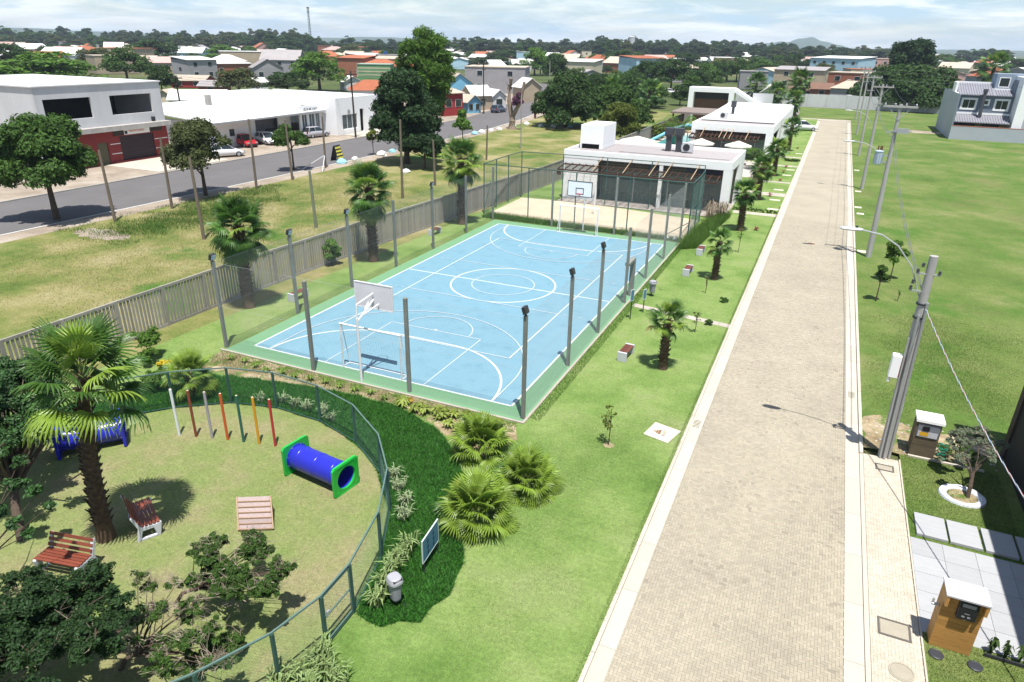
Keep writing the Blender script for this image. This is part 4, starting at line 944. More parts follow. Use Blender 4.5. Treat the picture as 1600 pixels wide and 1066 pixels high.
# ------------------------------------------------------------------ vegetation builders
def sph(rg, n):
    v = rg.normal(size=(n, 3)); return v/np.linalg.norm(v, axis=1)[:, None]
def leafcloud(rg, centres, radii, n, leaf, squash=.8, shell=.55, up=.35, aspect=2.0):
    """n small leaf quads spread through the shells of many overlapping clumps"""
    w = radii**2; w = w/w.sum(); idx = rg.choice(len(radii), n, p=w)
    d = sph(rg, n); d[:, 2] = np.where(d[:, 2] < -.35, -d[:, 2]*.6, d[:, 2])
    rr = (shell+(1-shell)*rg.rand(n)**.6)*(1+.18*np.sin(d[:, 0]*7+idx)*np.cos(d[:, 1]*6+idx*2))
    P = centres[idx]+d*(radii[idx]*rr)[:, None]*np.array([1, 1, squash])
    nr = d+sph(rg, n)*.85; nr[:, 2] += up; nr /= np.linalg.norm(nr, axis=1)[:, None]
    a = np.cross(nr, sph(rg, n)); a /= (np.linalg.norm(a, axis=1)[:, None]+1e-9); b = np.cross(nr, a)
    s = leaf*(.6+.8*rg.rand(n))[:, None]
    a = a*s*.5*aspect**.5; b = b*s*.5/aspect**.5
    V = np.stack([P-a, P-b*1+a*.1, P+a, P+b*1+a*.1], 1)
    V[:, 1] += nr*s*.12; V[:, 3] += nr*s*.12
    return V
def clumpset(rg, R, Hc, k, z0, rel=(.28, .42), dome=True):
    """clump centres spread over a dome of radius R and height Hc whose underside is at z0"""
    d = sph(rg, k); d[:, 2] = np.abs(d[:, 2]) if dome else d[:, 2]
    q = rg.uniform(.45, .80, k); r = rg.uniform(*rel, k)*R
    c = np.c_[d[:, 0]*R*q, d[:, 1]*R*q, z0+(Hc*.5 if not dome else Hc*.12)+d[:, 2]*Hc*(.80 if dome else .42)*q/.75]
    c[:, 2] = np.minimum(c[:, 2], z0+Hc-r*.75)
    return c, r
def crown_mesh(name, seed, R, Hc, z0, n, leaf, m, k=26, rel=(.28, .42), dome=True, up=.35, aspect=2.0, shell=.55, cr_=None):
    rg = np.random.RandomState(seed); c, r = clumpset(rg, R, Hc, k, z0, rel, dome) if cr_ is None else cr_
    V = leafcloud(rg, c, r, n, leaf, up=up, aspect=aspect, shell=shell)
    return fastmesh(name, V.reshape(-1, 3), np.arange(n*4).reshape(n, 4), m), c, r
def trunk_mesh(name, seed, h, r, c, m=None, nb=7, lean=0.0, fork=.5):
    rg = random.Random(seed); mb = MB(); top = Vector((lean, lean*.4, h))
    mb.path([(0, 0, -.15), (lean*.2, 0, h*.35), (lean*.6, lean*.2, h*.7), top], [r*1.35, r, r*.85, r*.7], 8)
    idx = list(range(len(c))); rg.shuffle(idx)
    for i in idx[:nb]:
        p = Vector(c[i]); s = Vector((0, 0, 0)).lerp(top, rg.uniform(fork, 1)); md = s.lerp(p, .5)+Vector((0, 0, -.06*(p-s).length))
        mb.path([s, md, p], [r*.5, r*.32, r*.1], 6)
    return mb.mesh(name, m or M_trunk)
F_ = {
 'dark': leafy('foliage_dark', (.036, .078, .016), .4, .4), 'mid': leafy('foliage_mid', (.056, .115, .020), .4, .4), 'fresh': leafy('foliage_fresh', (.090, .180, .024), .4, .4),
 'olive': leafy('foliage_olive', (.085, .105, .032), .4, .4), 'yellow': leafy('foliage_yellow', (.13, .165, .028), .4, .38), 'blue': leafy('foliage_bluegreen', (.050, .082, .034), .4, .38),
 'brown': leafy('foliage_brown', (.10, .075, .035)), 'deep': leafy('foliage_deep', (.022, .054, .014), .5, .3), 'gloss': mat('foliage_glossy', (.030, .080, .017), rough=.5, var=.1, scale=.7, island=.5, trans=.2, spec=.35)}
def tree(name, label, x, y, R, Hc, z0, n, leaf, f, seed, th=None, tr=.2, k=26, group=None, cat='tree', dome=True, nb=7, rel=(.28, .42), up=.35, lean=0, aspect=2.0, shell=.55, fork=.5, tm=None):
    t = thing(name, label, cat, (x, y, 0), group)
    me, c, r = crown_mesh('crown', seed, R, Hc, z0, n, leaf, F_[f], k, rel, dome, up, aspect, shell)
    mkobj('crown', me, t); mkobj('trunk', trunk_mesh('trunk', seed, th or (z0+Hc*.3), tr, c, tm, nb, lean, fork), t); return t

# street side trees and big trees on the left
tree('street_tree', 'large round green tree on a single trunk at the roadside, at the left edge', -36.1, -1.7, 4.0, 5.2, 2.3, 42000, .20, 'mid', 1, tr=.2, k=36, rel=(.22, .34), fork=.4)
tree('street_tree', 'olive green round tree on a forked trunk in front of the red shop front', -33.4, 9.9, 3.1, 3.9, 2.5, 17000, .19, 'olive', 2, tr=.14, k=26, fork=.3)
tree('street_tree', 'small rounded green street tree in front of the parked cars', -35.4, 23.6, 1.9, 2.3, 2.5, 8000, .18, 'mid', 3, tr=.09, k=16)
tree('tall_tree', 'tall feathery bright green tree rising highest beside the bend of the asphalt road', -32.0, 45.2, 3.9, 11.2, 3.2, 36000, .28, 'fresh', 4, tr=.35, k=70, dome=False, rel=(.24, .42), up=-.1, aspect=4.5)
tree('dark_tree', 'dense dark green tree standing in front of the tall feathery tree', -27.6, 33.4, 3.9, 9.0, .9, 42000, .24, 'deep', 5, tr=.3, k=44, dome=False, rel=(.26, .44))
tree('dark_tree', 'low dark brownish bush at the foot of the dense dark tree', -24.2, 31.6, 2.6, 3.6, .5, 9000, .25, 'deep', 6, tr=.12, k=20, dome=False)
tree('young_tree', 'small bright green young tree behind the third palm', -31.5, 54, 1.6, 2.8, 1.4, 2600, .26, 'fresh', 7, tr=.06, k=12)
tree('young_tree', 'thin young tree beside the white building corner', -34.4, 36.6, .9, 1.8, 1.4, 900, .25, 'yellow', 8, tr=.04, k=8)
tree('wide_tree', 'wide dark tree with two trunks on the green beyond the club', -25.4, 79.0, 7.0, 7.6, .7, 24000, .42, 'dark', 9, tr=.45, k=50, rel=(.2, .34), nb=12)
tree('wide_tree', 'second wide dark tree beside the wide two trunk tree, nearer the water tank', -17.8, 83, 5.8, 6.0, .5, 16000, .42, 'mid', 10, tr=.35, k=40, rel=(.2, .34))
tree('round_shrub', 'pale feathery green shrub behind the white water tank by the slatted fence', -11.0, 62, 2.8, 5.2, .3, 6500, .38, 'yellow', 11, tr=.1, k=24, dome=False, cat='shrub', up=-.2, aspect=5)
tree('round_shrub', 'round clipped shrub on the slatted fence line beside the slide', -9.6, 62.5, 1.2, 2.5, 1.2, 1500, .25, 'mid', 12, tr=.06, k=12, cat='shrub')
tree('round_shrub', 'bright green bush against the slatted fence between the first two palms', -11.0, -1.4, .72, 1.5, .1, 3600, .13, 'fresh', 13, tr=.04, k=14, cat='shrub')
tree('broad_tree', 'very large spreading dark layered tree at the end of the paver road', 30.5, 160, 13.5, 8.8, .8, 42000, .62, 'dark', 14, tr=.6, k=80, rel=(.14, .24), nb=14, up=.8)
tree('tall_round_tree', 'tall very dark rounded tree rising behind the large layered tree', 33.0, 215, 6.6, 9.5, 6.5, 14000, .6, 'deep', 15, tr=.6, k=40, dome=False)
# dead forked trunk by the bend
t = thing('dead_tree', 'bare forked pale tree trunk with purple bromeliads at the road bend', 'tree', (-31.4, 70.5, 0))
tb = MB(); M_dead = mat('pale_dead_bark', (.22, .17, .13), .95, .35, 2, bump=.5)
tb.path([(-31.4, 70.5, -.1), (-31.3, 70.5, 1.3), (-31.4, 70.6, 2.2)], [.75, .48, .45], 10)
tb.path([(-31.5, 70.6, 2.0), (-32.0, 70.6, 4.5), (-31.7, 70.6, 7.6)], [.42, .34, .32], 8)
tb.path([(-31.3, 70.6, 2.0), (-30.0, 70.6, 4.3), (-29.4, 70.6, 7.2)], [.38, .30, .22], 8)
tb.path([(-32, 70.6, 5.6), (-32.4, 70.6, 7.0)], [.1, .06], 6); tb.build('trunk', M_dead, t)
rg = np.random.RandomState(4); cc = np.array([(-30.6, 70.3, 4.6), (-30.9, 70.3, 3.9), (-29.9, 70.3, 4.2), (-30.2, 70.3, 5.3)]); V = leafcloud(rg, cc, np.array([.6, .5, .5, .4]), 900, .3)
mkobj('bromeliad_tuft', fastmesh('bromeliad_tuft', V.reshape(-1, 3)-np.array([-31.4, 70.5, 0]), np.arange(3600).reshape(900, 4), leafy('foliage_purple', (.14, .05, .10))), t)

# foreground left trees
def branchy(label, x, y, blobs, n, leaf, f, seed, twigs=0, tm=None, name='shade_tree', z=0, tr=.1, cat='tree', tw_r=.006):
    t = thing(name, label, cat, (x, y, 0)); c = np.array([b[:3] for b in blobs], float)-np.array([x, y, 0]); r = np.array([b[3] for b in blobs], float)
    rg = np.random.RandomState(seed)
    # split each blob into smaller irregular leaf sprays
    cs = []; rs = []
    for ci, ri in zip(c, r):
        m = max(8, int(26*(ri/.5)**1.6)); d = sph(rg, m); cs += list(ci+d*ri*rg.uniform(.25, 1.0, m)[:, None]*np.array([1, 1, .75])); rs += list(np.maximum(.07, ri*rg.uniform(.22, .46, m)))
    cs = np.array(cs); rs = np.array(rs)
    V = leafcloud(rg, cs, rs, n, leaf, shell=.1, up=.6, aspect=1.9)
    mkobj('crown', fastmesh('crown', V.reshape(-1, 3), np.arange(n*4).reshape(n, 4), F_[f]), t)
    tb = MB(); rr = random.Random(seed)
    hub = Vector(c.mean(0)); hub = Vector((hub.x*.5, hub.y*.5, hub.z*.5)); tb.path([(0, 0, -.1), (hub.x*.3, hub.y*.3, hub.z*.5), hub], [tr*1.1, tr, tr*.9], 8)
    for ci, ri in zip(c, r):
        p = Vector(ci); s0 = Vector((0, 0, 0)).lerp(hub, rr.uniform(.6, 1)); md = s0.lerp(p, .5)+Vector((rr.uniform(-.1, .1), rr.uniform(-.1, .1), rr.uniform(-.02, .12)))
        tb.path([s0, s0.lerp(md, .5)+Vector((0, 0, .05)), md, p], [tr*.5, tr*.4, tr*.28, tr*.10], 6)
    for i in range(0, len(cs), 2):
        j = int(np.argmin(np.linalg.norm(c-cs[i], axis=1))); tb.path([c[j], Vector(c[j]).lerp(Vector(cs[i]), .5)+Vector((0, 0, .03)), cs[i]], [tr*.18, tr*.12, tr*.05], 4)
    mkobj('trunk', tb.mesh('trunk', M_trunk), t)
    if twigs:
        tw = MB()
        for _ in range(twigs):
            i = rr.randrange(len(cs)); p = Vector(cs[i]); d = Vector((rr.uniform(-1, 1), rr.uniform(-1, 1), rr.uniform(-.2, .7))).normalized()*rr.uniform(.08, .24)
            q = p+d; tw.path([p-d*.6, p+d*.2+Vector((rr.uniform(-.04, .04),)*3), q], [tw_r*1.6, tw_r, tw_r*.5], 3)
            for _ in range(3):
                e = (d+Vector((rr.uniform(-1, 1), rr.uniform(-1, 1), rr.uniform(-.5, 1)))*.3)*.5; tw.path([q-d*rr.uniform(.1, .6), q-d*.1+e], [tw_r*.8, tw_r*.4], 3)
        mkobj('twig', tw.mesh('twig', mat('dry_twig', (.27, .22, .17), .9, .2, 5)), t)
    return t
def PZ(px, py, z, r): q = at(px, py, z); return (q[0], q[1], z, r)
def fill(x0, x1, y0, y1, z0, z1, r0, r1, n, seed):
    rr = random.Random(seed); out = []
    while len(out) < n:
        u, v = rr.uniform(-1, 1), rr.uniform(-1, 1)
        if abs(u)**2.6+abs(v)**2.6 > 1: continue
        out.append(PZ((x0+x1)/2+(x1-x0)/2*u, (y0+y1)/2+(y1-y0)/2*v, rr.uniform(z0, z1), rr.uniform(r0, r1)))
    return out
branchy('big dark glossy tree filling the left edge beside the tall palm', -2.6, -25.6, fill(-110, 100, 560, 705, 2.0, 3.0, .25, .42, 46, 1)+[PZ(20, 590, 2.6, .75), PZ(55, 640, 2.5, .7), PZ(-30, 620, 3.0, .9), PZ(20, 680, 2.3, .6), PZ(85, 610, 2.4, .45), PZ(40, 570, 2.9, .5), PZ(-40, 700, 2.5, .8), PZ(100, 655, 2.2, .35)], 60000, .07, 'gloss', 21, 0, tr=.12)
branchy('leafy dark branch with round leaves reaching in from the left edge above the bench', -1.2, -28.3, [PZ(25, 755, 2.9, .28), PZ(60, 770, 2.85, .22), PZ(20, 820, 2.8, .22), PZ(-25, 800, 2.9, .4), PZ(30, 720, 3.0, .2), PZ(78, 790, 2.8, .13), PZ(-20, 720, 3.0, .35), PZ(45, 835, 2.8, .12)], 6500, .075, 'gloss', 22, 0, tr=.05)
branchy('dense dark shade tree at the bottom left in front of the red bench', 1.3, -28.3, fill(-60, 195, 888, 1030, 1.4, 2.3, .20, .36, 46, 2)+[PZ(90, 930, 2.0, .55), PZ(150, 900, 2.0, .42), PZ(40, 960, 2.2, .6), PZ(190, 950, 1.8, .42), PZ(120, 985, 2.0, .5), PZ(60, 900, 2.1, .35), PZ(-10, 1000, 2.4, .7), PZ(170, 1010, 1.7, .4)], 64000, .052, 'deep', 23, 60, tr=.1)
branchy('half bare shrub with grey dry twigs in front of the climbing ramp', 3.0, -25.5, fill(280, 462, 835, 930, 1.15, 1.65, .14, .24, 46, 3)+[PZ(330, 870, 1.5, .33), PZ(400, 860, 1.5, .38), PZ(440, 890, 1.4, .26), PZ(300, 905, 1.4, .22), PZ(370, 910, 1.5, .36), PZ(430, 920, 1.3, .22), PZ(345, 850, 1.6, .22)], 38000, .046, 'mid', 24, 220, tr=.045, cat='shrub', name='shrub')
branchy('brown twiggy mostly bare shrub at the bottom between the dark tree and the playground fence', 3.5, -27.4, fill(205, 350, 900, 1066, .8, 1.3, .12, .22, 12, 4)+[PZ(240, 960, 1.2, .32), PZ(285, 1000, 1.1, .34), PZ(330, 985, 1.2, .30), PZ(250, 1045, 1.1, .3), PZ(350, 1035, 1.0, .26), PZ(215, 905, 1.3, .2), PZ(300, 950, 1.2, .24)], 15000, .048, 'mid', 25, 300, tr=.05, cat='shrub', name='shrub')
branchy('low green bushy shrub under the brown twiggy shrub at the bottom edge', 3.7, -26.9, [PZ(330, 1010, .5, .3), PZ(370, 1000, .5, .28), PZ(300, 1040, .5, .3)], 11000, .05, 'mid', 26, 30, tr=.03, cat='shrub', name='shrub')
branchy('small olive tree with silvery foliage standing in the white ring edging', 21.55, -11.95, [PZ(1500, 690, 1.3, .33), PZ(1530, 680, 1.4, .3), PZ(1545, 710, 1.3, .28), PZ(1500, 715, 1.2, .25), PZ(1560, 690, 1.4, .22)], 5200, .05, 'silver', 27, 40, tr=.07) if False else None
F_['silver'] = leafy('foliage_silver', (.15, .18, .115), .4, .3)
branchy('small olive tree with silvery foliage standing in the white ring edging', 21.5, -11.9, [PZ(1500, 690, 1.3, .36), PZ(1530, 680, 1.4, .32), PZ(1550, 712, 1.3, .30), PZ(1500, 715, 1.2, .25), PZ(1565, 695, 1.4, .24)], 17000, .045, 'silver', 27, 40, tr=.06, name='olive_tree')
branchy('small leafy plants between the dark meter pillar and the olive tree', 21.2, -9.5, [(21.1, -9.5, .3, .3), (21.6, -9.4, .35, .3), (21.9, -9.6, .3, .25)], 900, .06, 'mid', 28, 10, tr=.015, cat='plant', name='plant')
branchy('dark tree mass in the bottom left corner, lower than the dense shade tree', .6, -29.9, fill(-260, 90, 960, 1150, 1.6, 3.0, .30, .5, 40, 7), 42000, .06, 'deep', 29, 20, tr=.12)
# saplings
def sapling(label, x, y, h, n=260, f='fresh', seed=1, R=.35, group='staked saplings'):
    t = thing('sapling', label, 'sapling', (x, y, 0), group); rg = np.random.RandomState(seed)
    c = np.c_[rg.uniform(-R, R, 7)*.6, rg.uniform(-R, R, 7)*.6, rg.uniform(h*.5, h, 7)]
    V = leafcloud(rg, c, np.full(7, R*.4), n, .075); mkobj('crown', fastmesh('crown', V.reshape(-1, 3), np.arange(n*4).reshape(n, 4), F_[f]), t)
    mb = MB(); mb.path([(0, 0, 0), (.03, 0, h*.5), (0, .02, h*.95)], [.022, .018, .008], 6)
    for p in c: mb.path([(0, 0, p[2]*.75), p], [.01, .004], 4)
    mkobj('trunk', mb.mesh('trunk', M_trunk), t); return t
sapling('thin sapling with few leaves in a small soil ring on the near lawn', 10.5, -13.85, 1.5, 130, 'yellow', 1); sheet('soil_ring', blob(10.5, -13.85, .2, .18), .005, G_soil)
sapling('leafless thin stick on the lawn between the low palms row and the grey path', 10.75, 3.9, 1.0, 16, 'brown', 2, .1)
sapling('thin sapling behind the nearest small lawn palm', 11.3, -2.2, 1.1, 60, 'olive', 12, .2)
sapling('thin sapling beside the third lawn palm', 11.3, 13.4, 2.0, 60, 'mid', 3, .35)
tree('young_tree', 'young tree with drooping yellowish green fronds between the first two utility poles', 20.4, 11.3, .85, 1.6, 1.2, 1500, .17, 'fresh', 31, tr=.03, k=9, aspect=3)
tree('young_tree', 'small sapling with drooping dark leaves beside the nearest utility pole', 19.5, 6.9, .5, 1.1, 1.1, 800, .15, 'mid', 32, tr=.03, k=7, aspect=3)
sapling('short twig sapling in the vacant lot grass behind the nearest pole', 20.6, 7.5, .6, 30, 'mid', 5, .1)
# small round shrubs & bromeliads on the lawn
def rosette(name, label, x, y, r, h, n, m, group=None, z=0, cat='plant', w=.05):
    t = thing(name, label, cat, (x, y, z), group); mb = MB(); rr = random.Random(int(x*100+y*10))
    for k in range(n):
        a = 2*math.pi*k/n*2.4+rr.uniform(-.3, .3); L = r*rr.uniform(.7, 1.1); hh = h*rr.uniform(.5, 1.1); d = Vector((math.cos(a), math.sin(a), 0)); s = Vector((-d.y, d.x, 0))*w*.5
        p0 = Vector((0, 0, 0)); p1 = d*L*.45+Vector((0, 0, hh)); p2 = d*L+Vector((0, 0, hh*.65))
        mb.add([p0-s*.6, p0+s*.6, p1+s, p1-s, p2], [(0, 1, 2, 3), (3, 2, 4)])
    o = mkobj('leaves', mb.mesh('leaves', m), t); o['kind'] = 'stuff'; return t
M_brom = leafy('red_bromeliad', (.17, .035, .03), .4, .25, .2)
for (x, y, s) in ((11.7, 20.3, 1), (11.4, 34.5, 1.1), (11.6, 43.4, .9), (11.5, 49.1, .9), (11.5, 53.1, 1), (11.7, 70.9, 1)):
    rosette('bromeliad', 'red bromeliad on the lawn strip between the palms and the road', x, y, .42*s, .3*s, 16, M_brom, 'red bromeliads along the road lawn')
rosette('bromeliad', 'red bromeliad at the left foot of the topmost low fan palm', 5.95, -15.75, .28, .3, 14, M_brom)
rosette('bromeliad', 'red bromeliad at the left of the nearest low fan palm', 7.0, -18.3, .25, .28, 14, M_brom)
for k, (x, y) in enumerate(((11.9, 2.9), (11.75, -.9))): tree('small_shrub', 'small dark green cushion shrub on the lawn %s the grey path' % ('beyond', 'in front of')[k], x, y, .25, .28, 0, 500, .07, 'mid', 40+k, th=.1, tr=.01, k=7, cat='shrub')
M_varieg = leafy('striped_grass', (.30, .36, .20), .4, .35, 0)
M_lily = leafy('pale_lily', (.23, .31, .12), .4, .35, 0)
def grassclump(label, x, y, r, h, n, m, group, w=.035): 
    t = thing('striped_grass', label, 'plant', (x, y, 0), group); mb = MB(); rr = random.Random(int(x*91+y*37))
    for k in range(n):
        a = rr.uniform(0, 6.283); b = Vector((rr.uniform(-r, r)*.6, rr.uniform(-r, r)*.6, 0)); L = h*rr.uniform(.6, 1.1); o = rr.uniform(.3, 1.0)*L*.8; d = Vector((math.cos(a), math.sin(a), 0)); s = Vector((-d.y, d.x, 0))*w*.5
        p1 = b+d*o*.45+Vector((0, 0, L*.75)); p2 = b+d*o+Vector((0, 0, L*.72))
        mb.add([b-s, b+s, p1+s, p1-s, p2], [(0, 1, 2, 3), (3, 2, 4)])
    ob = mkobj('leaves', mb.mesh('leaves', m), t); ob['kind'] = 'stuff'; return t
for k, (x, y) in enumerate(((-2.4, -16.7), (-1.6, -16.4), (-1.0, -16.5), (-.4, -16.45), (.3, -16.4), (.9, -16.7))): grassclump('pale striped grass clump outside the far side of the playground fence', x, y, .22, .45, 42, M_varieg, 'pale striped grass along the far playground fence')
for k, (x, y) in enumerate(((4.9, -18.7), (5.4, -19.2), (6.0, -19.7), (6.3, -20.3))): grassclump('pale striped grass clump outside the curved right side of the playground fence', x, y, .25, .5, 50, M_varieg, 'pale striped grass on the right curve of the fence')
for k, (x, y) in enumerate(((7.2, -21.9), (7.25, -22.4), (7.4, -22.9), (7.5, -23.4), (7.15, -21.4))): grassclump('long pale green lily clump between the playground fence and the trash bin', x, y, .25, .62, 55, M_lily, 'lily clumps beside the trash bin', .04)
for k, (x, y) in enumerate(((7.4, -25.3), (7.7, -25.6), (8.05, -25.7), (7.3, -25.9), (7.7, -26.2), (8.2, -26.2), (7.15, -26.6), (6.9, -26.2), (8.0, -26.7))): grassclump('long pale green lily clump at the bottom edge outside the playground gate', x, y, .28, .62, 60, M_lily, 'lily clumps at the bottom edge', .035)
# yellow-green croton bed near the court corner
for k in range(22):
    rr = random.Random(k+50); x = rr.uniform(2.3, 6.6); y = -14.35-rr.uniform(0, 1.3)*(x-1.2)/5
    rosette('croton', 'yellow green leafy bedding plant in the soil bed at the near right court corner', x, y, .33, .32, 18, leafy('croton_leaf', (.20, .25, .05), .4, .3, .2), 'yellow green plants in the soil bed', w=.10)
for k in range(12):
    rr = random.Random(k+90); x = -6.2+k*.72; rosette('bedding_plant', 'sparse low plant in the bare soil strip along the near end of the court', x, -14.35-rr.uniform(0, .35), .26, .25, 14, leafy('bed_leaf', (.14, .22, .04), .4, .3, .2), 'sparse plants in the soil strip', w=.06)
rosette('bedding_plant', 'orange yellow plant in the soil strip behind the goal', 2.7, -14.3, .25, .22, 18, leafy('orange_leaf', (.45, .25, .03), .3, .3, 0), None, w=.08)
for k in range(7):
    rr = random.Random(k+70); x = 21.1+k*.27; y = -18.62-k*.02
    t = rosette('hedge_plant', 'small upright leafy plant in the row beside the wooden meter pillar', x, y, .16, .45, 22, leafy('hedge_leaf', (.07, .12, .035), .4, .3, .2), 'row of small plants behind the wooden pillar', w=.06)
MB().box(20.95, 23.5, -18.78, -18.74, -.05, .09).build('bed_edging', M_dark, loc=(22, -18.76, 0), label='low dark edging in front of the small plant row at the bottom right', cat='edging')
# yellow flowering shrub by the big palm
F_['flower'] = leafy('yellow_flower', (.55, .42, .02), .3, .3, 0)
branchy('yellow flowering shrub behind the tall palm by the slatted fence', -6.6, -17.8, [(-6.6, -17.9, .7, .4), (-6.2, -17.7, .9, .3)], 1500, .07, 'fresh', 61, 0, tr=.03, name='flowering_shrub', cat='shrub')
branchy('cluster of yellow blossom on top of the shrub behind the tall palm', -6.4, -17.5, [(-6.35, -17.6, 1.15, .18), (-6.05, -17.5, 1.25, .14)], 260, .08, 'flower', 62, 0, tr=.01, name='flower_cluster', cat='flowers')
branchy('glossy climbing shrub against the slatted fence behind the tall palm', -9.6, -15.5, [(-9.6, -15.6, .9, .5), (-9.2, -15.9, .8, .4), (-8.8, -16.4, .5, .4)], 3500, .09, 'fresh', 63, 0, tr=.04, name='shrub', cat='shrub')

# ------------------------------------------------------------------ fan palms
M_fan = mat('palm_leaf', (.060, .135, .022), rough=.42, var=.10, scale=3, island=.22, objv=.25, trans=.32, spec=.4)
M_fanl = mat('palm_leaf_pale', (.200, .300, .040), rough=.42, var=.10, scale=3, island=.22, objv=.25, trans=.38, spec=.4)
M_fand = mat('palm_leaf_dry', (.26, .17, .07), rough=.8, var=.15, scale=3, island=.25, objv=.2, trans=.2)
M_pet = mat('petiole', (.14, .19, .05), rough=.5, var=.1)
M_boot = mat('leaf_base', (.10, .065, .042), rough=.95, var=.35, scale=14, objv=.2, island=.5, bump=.4)
def fanleaf(seed, pet=.75, Rf=.62, nseg=26, spread=128, droop=.25, mats=None):
    rr = random.Random(seed); mb = MB(); end = Vector((pet, 0, -.04*pet))
    mb.path([(0, 0, 0), (pet*.5, 0, .02), end], [.016, .012, .009], 4, 1)
    da = R_(2*spread/nseg)
    for k in range(nseg):
        a = R_(-spread)+da*(k+.5); L = Rf*(1-.20*(abs(a)/R_(spread))**2)*rr.uniform(.93, 1.07); curl = droop*rr.uniform(.6, 1.3)
        pts = []
        for f, w, dz in ((.04, .45, 0), (.5, .52, .03), (.78, .34, -curl*.22*Rf), (1.0, .03, -curl*Rf*.75)):
            c = Vector((math.cos(a), math.sin(a), 0)); s = Vector((-math.sin(a), math.cos(a), 0)); r = L*f*(1 if f < .9 else .97)
            p = end+c*r+Vector((0, 0, dz-abs(math.sin(a))*r*.12)); wd = s*(da*w*max(r, Rf*.0)*(1 if f < .6 else Rf*.55/r))
            pts.append((p-wd-Vector((0, 0, .012*Rf)), p+Vector((0, 0, .016*Rf)), p+wd-Vector((0, 0, .012*Rf))))
        vs = [q for t3 in pts for q in t3]
        mb.add(vs, [(j*3+i, (j+1)*3+i, (j+1)*3+i+1, j*3+i+1) for j in range(3) for i in range(2)], 0)
    return mb.mesh('leaf', mats or [M_fan, M_pet])
LEAF = {q: [fanleaf(s+10*i, droop=dr, mats=[m, M_pet]) for s, dr in ((1, .15), (2, .35), (3, .6))] for i, (q, m) in enumerate((('g', M_fan), ('p', M_fanl), ('d', M_fand)))}
def orient(az, el, roll=0): return (Matrix.Rotation(az, 4, 'Z') @ Matrix.Rotation(-el, 4, 'Y') @ Matrix.Rotation(roll, 4, 'X'))
def palm(name, label, x, y, h, r, nleaf, s, seed, group=None, pale=.15, dry=.0, lean=(0, 0), lo=-55, boots=True, ext=0):
    t = thing(name, label, 'palm', (x, y, 0), group); rr = random.Random(seed); top = Vector((lean[0], lean[1], h))
    if h > .4:
        mb = MB(); n = 12; vs = []; K = 9
        for j in range(K+1):
            f = j/K; c = Vector((lean[0]*f*f, lean[1]*f*f, -.1+(h+.1)*f)); rad = r*(1.25-.35*f+(.25 if f < .08 else 0))*(1 if f < .93 else .8)
            for k in range(n): a = 2*math.pi*k/n; vs.append(c+Vector((rad*math.cos(a), rad*math.sin(a), 0)))
        mb.add(vs, [(j*n+k, j*n+(k+1) % n, (j+1)*n+(k+1) % n, (j+1)*n+k) for j in range(K) for k in range(n)]); mkobj('trunk', mb.mesh('trunk', M_boot), t)
        if boots:
            bm_ = MB(); nb = int(h*46)
            for k in range(nb):
                f = .10+.90*k/nb; a = k*2.399; c = Vector((lean[0]*f*f, lean[1]*f*f, h*f)); rad = r*(1.2-.35*f)
                d = Vector((math.cos(a), math.sin(a), 0)); s_ = Vector((-d.y, d.x, 0)); L = rr.uniform(.09, .17)*max(1, r/.13)*.9; w = .06*max(1, r/.13)
                p = c+d*rad*.85; q = p+d*L*.75+Vector((0, 0, L*rr.uniform(.5, .9)))
                bm_.add([p-s_*w, p+s_*w, p-Vector((0, 0, .06)), q+s_*w*.35, q-s_*w*.35, q-Vector((0, 0, .03))], [(0, 1, 3, 4), (1, 2, 5, 3), (2, 0, 4, 5), (3, 5, 4)])
            o = mkobj('leaf_base', bm_.mesh('leaf_base', M_boot), t); o['kind'] = 'stuff'
    for k in range(nleaf):
        f = k/(nleaf-1); az = k*2.399+rr.uniform(-.2, .2); el = R_(82-(82-lo)*f**.9+rr.uniform(-6, 6)); u = rr.random()
        q = 'd' if (f > .82 and u < dry) else ('p' if u < pale else 'g'); me = LEAF[q][0 if f < .35 else (1 if f < .75 else 2)]
        o = mkobj('leaf', me, t); sc = s*rr.uniform(.85, 1.1)*(1 if f > .1 else .85)
        o.matrix_local = Matrix.Translation(top+Vector((0, 0, (.12-.62*f)*(s if h > 3 else .45)))) @ orient(az, el, rr.uniform(-.5, .5)) @ Matrix.Scale(sc, 4)
    return t
palm('fan_palm', 'tall shaggy fan palm inside the playground, largest at the left', -.62, -24.55, 5.0, .175, 30, 1.15, 1, pale=.36, lean=(.50, .2), lo=-18)
palm('fan_palm', 'fan palm with a thick brown trunk left of the court, nearest of that row', -10.15, -9.2, 4.3, .23, 40, 1.22, 2, 'fan palms left of the court', pale=.12, lo=-60)
palm('fan_palm', 'middle fan palm in the row left of the court', -9.2, .45, 4.6, .24, 40, 1.25, 3, 'fan palms left of the court', pale=.2, lo=-60)
palm('fan_palm', 'farthest fan palm in the row left of the court, near the sand area', -8.85, 11.5, 4.9, .24, 38, 1.3, 4, 'fan palms left of the court', pale=.2, lo=-60)
lab = ['nearest small fan palm on the lawn beside the road with a shaggy trunk', 'second small fan palm on the lawn beside the road with pale hanging leaves', 'third fan palm on the lawn beside the road by the club corner',
       'fourth fan palm on the road lawn, beside the club path', 'fifth fan palm on the road lawn', 'sixth fan palm on the road lawn, past the second pavilion corner', 'seventh fan palm near the white parked car']
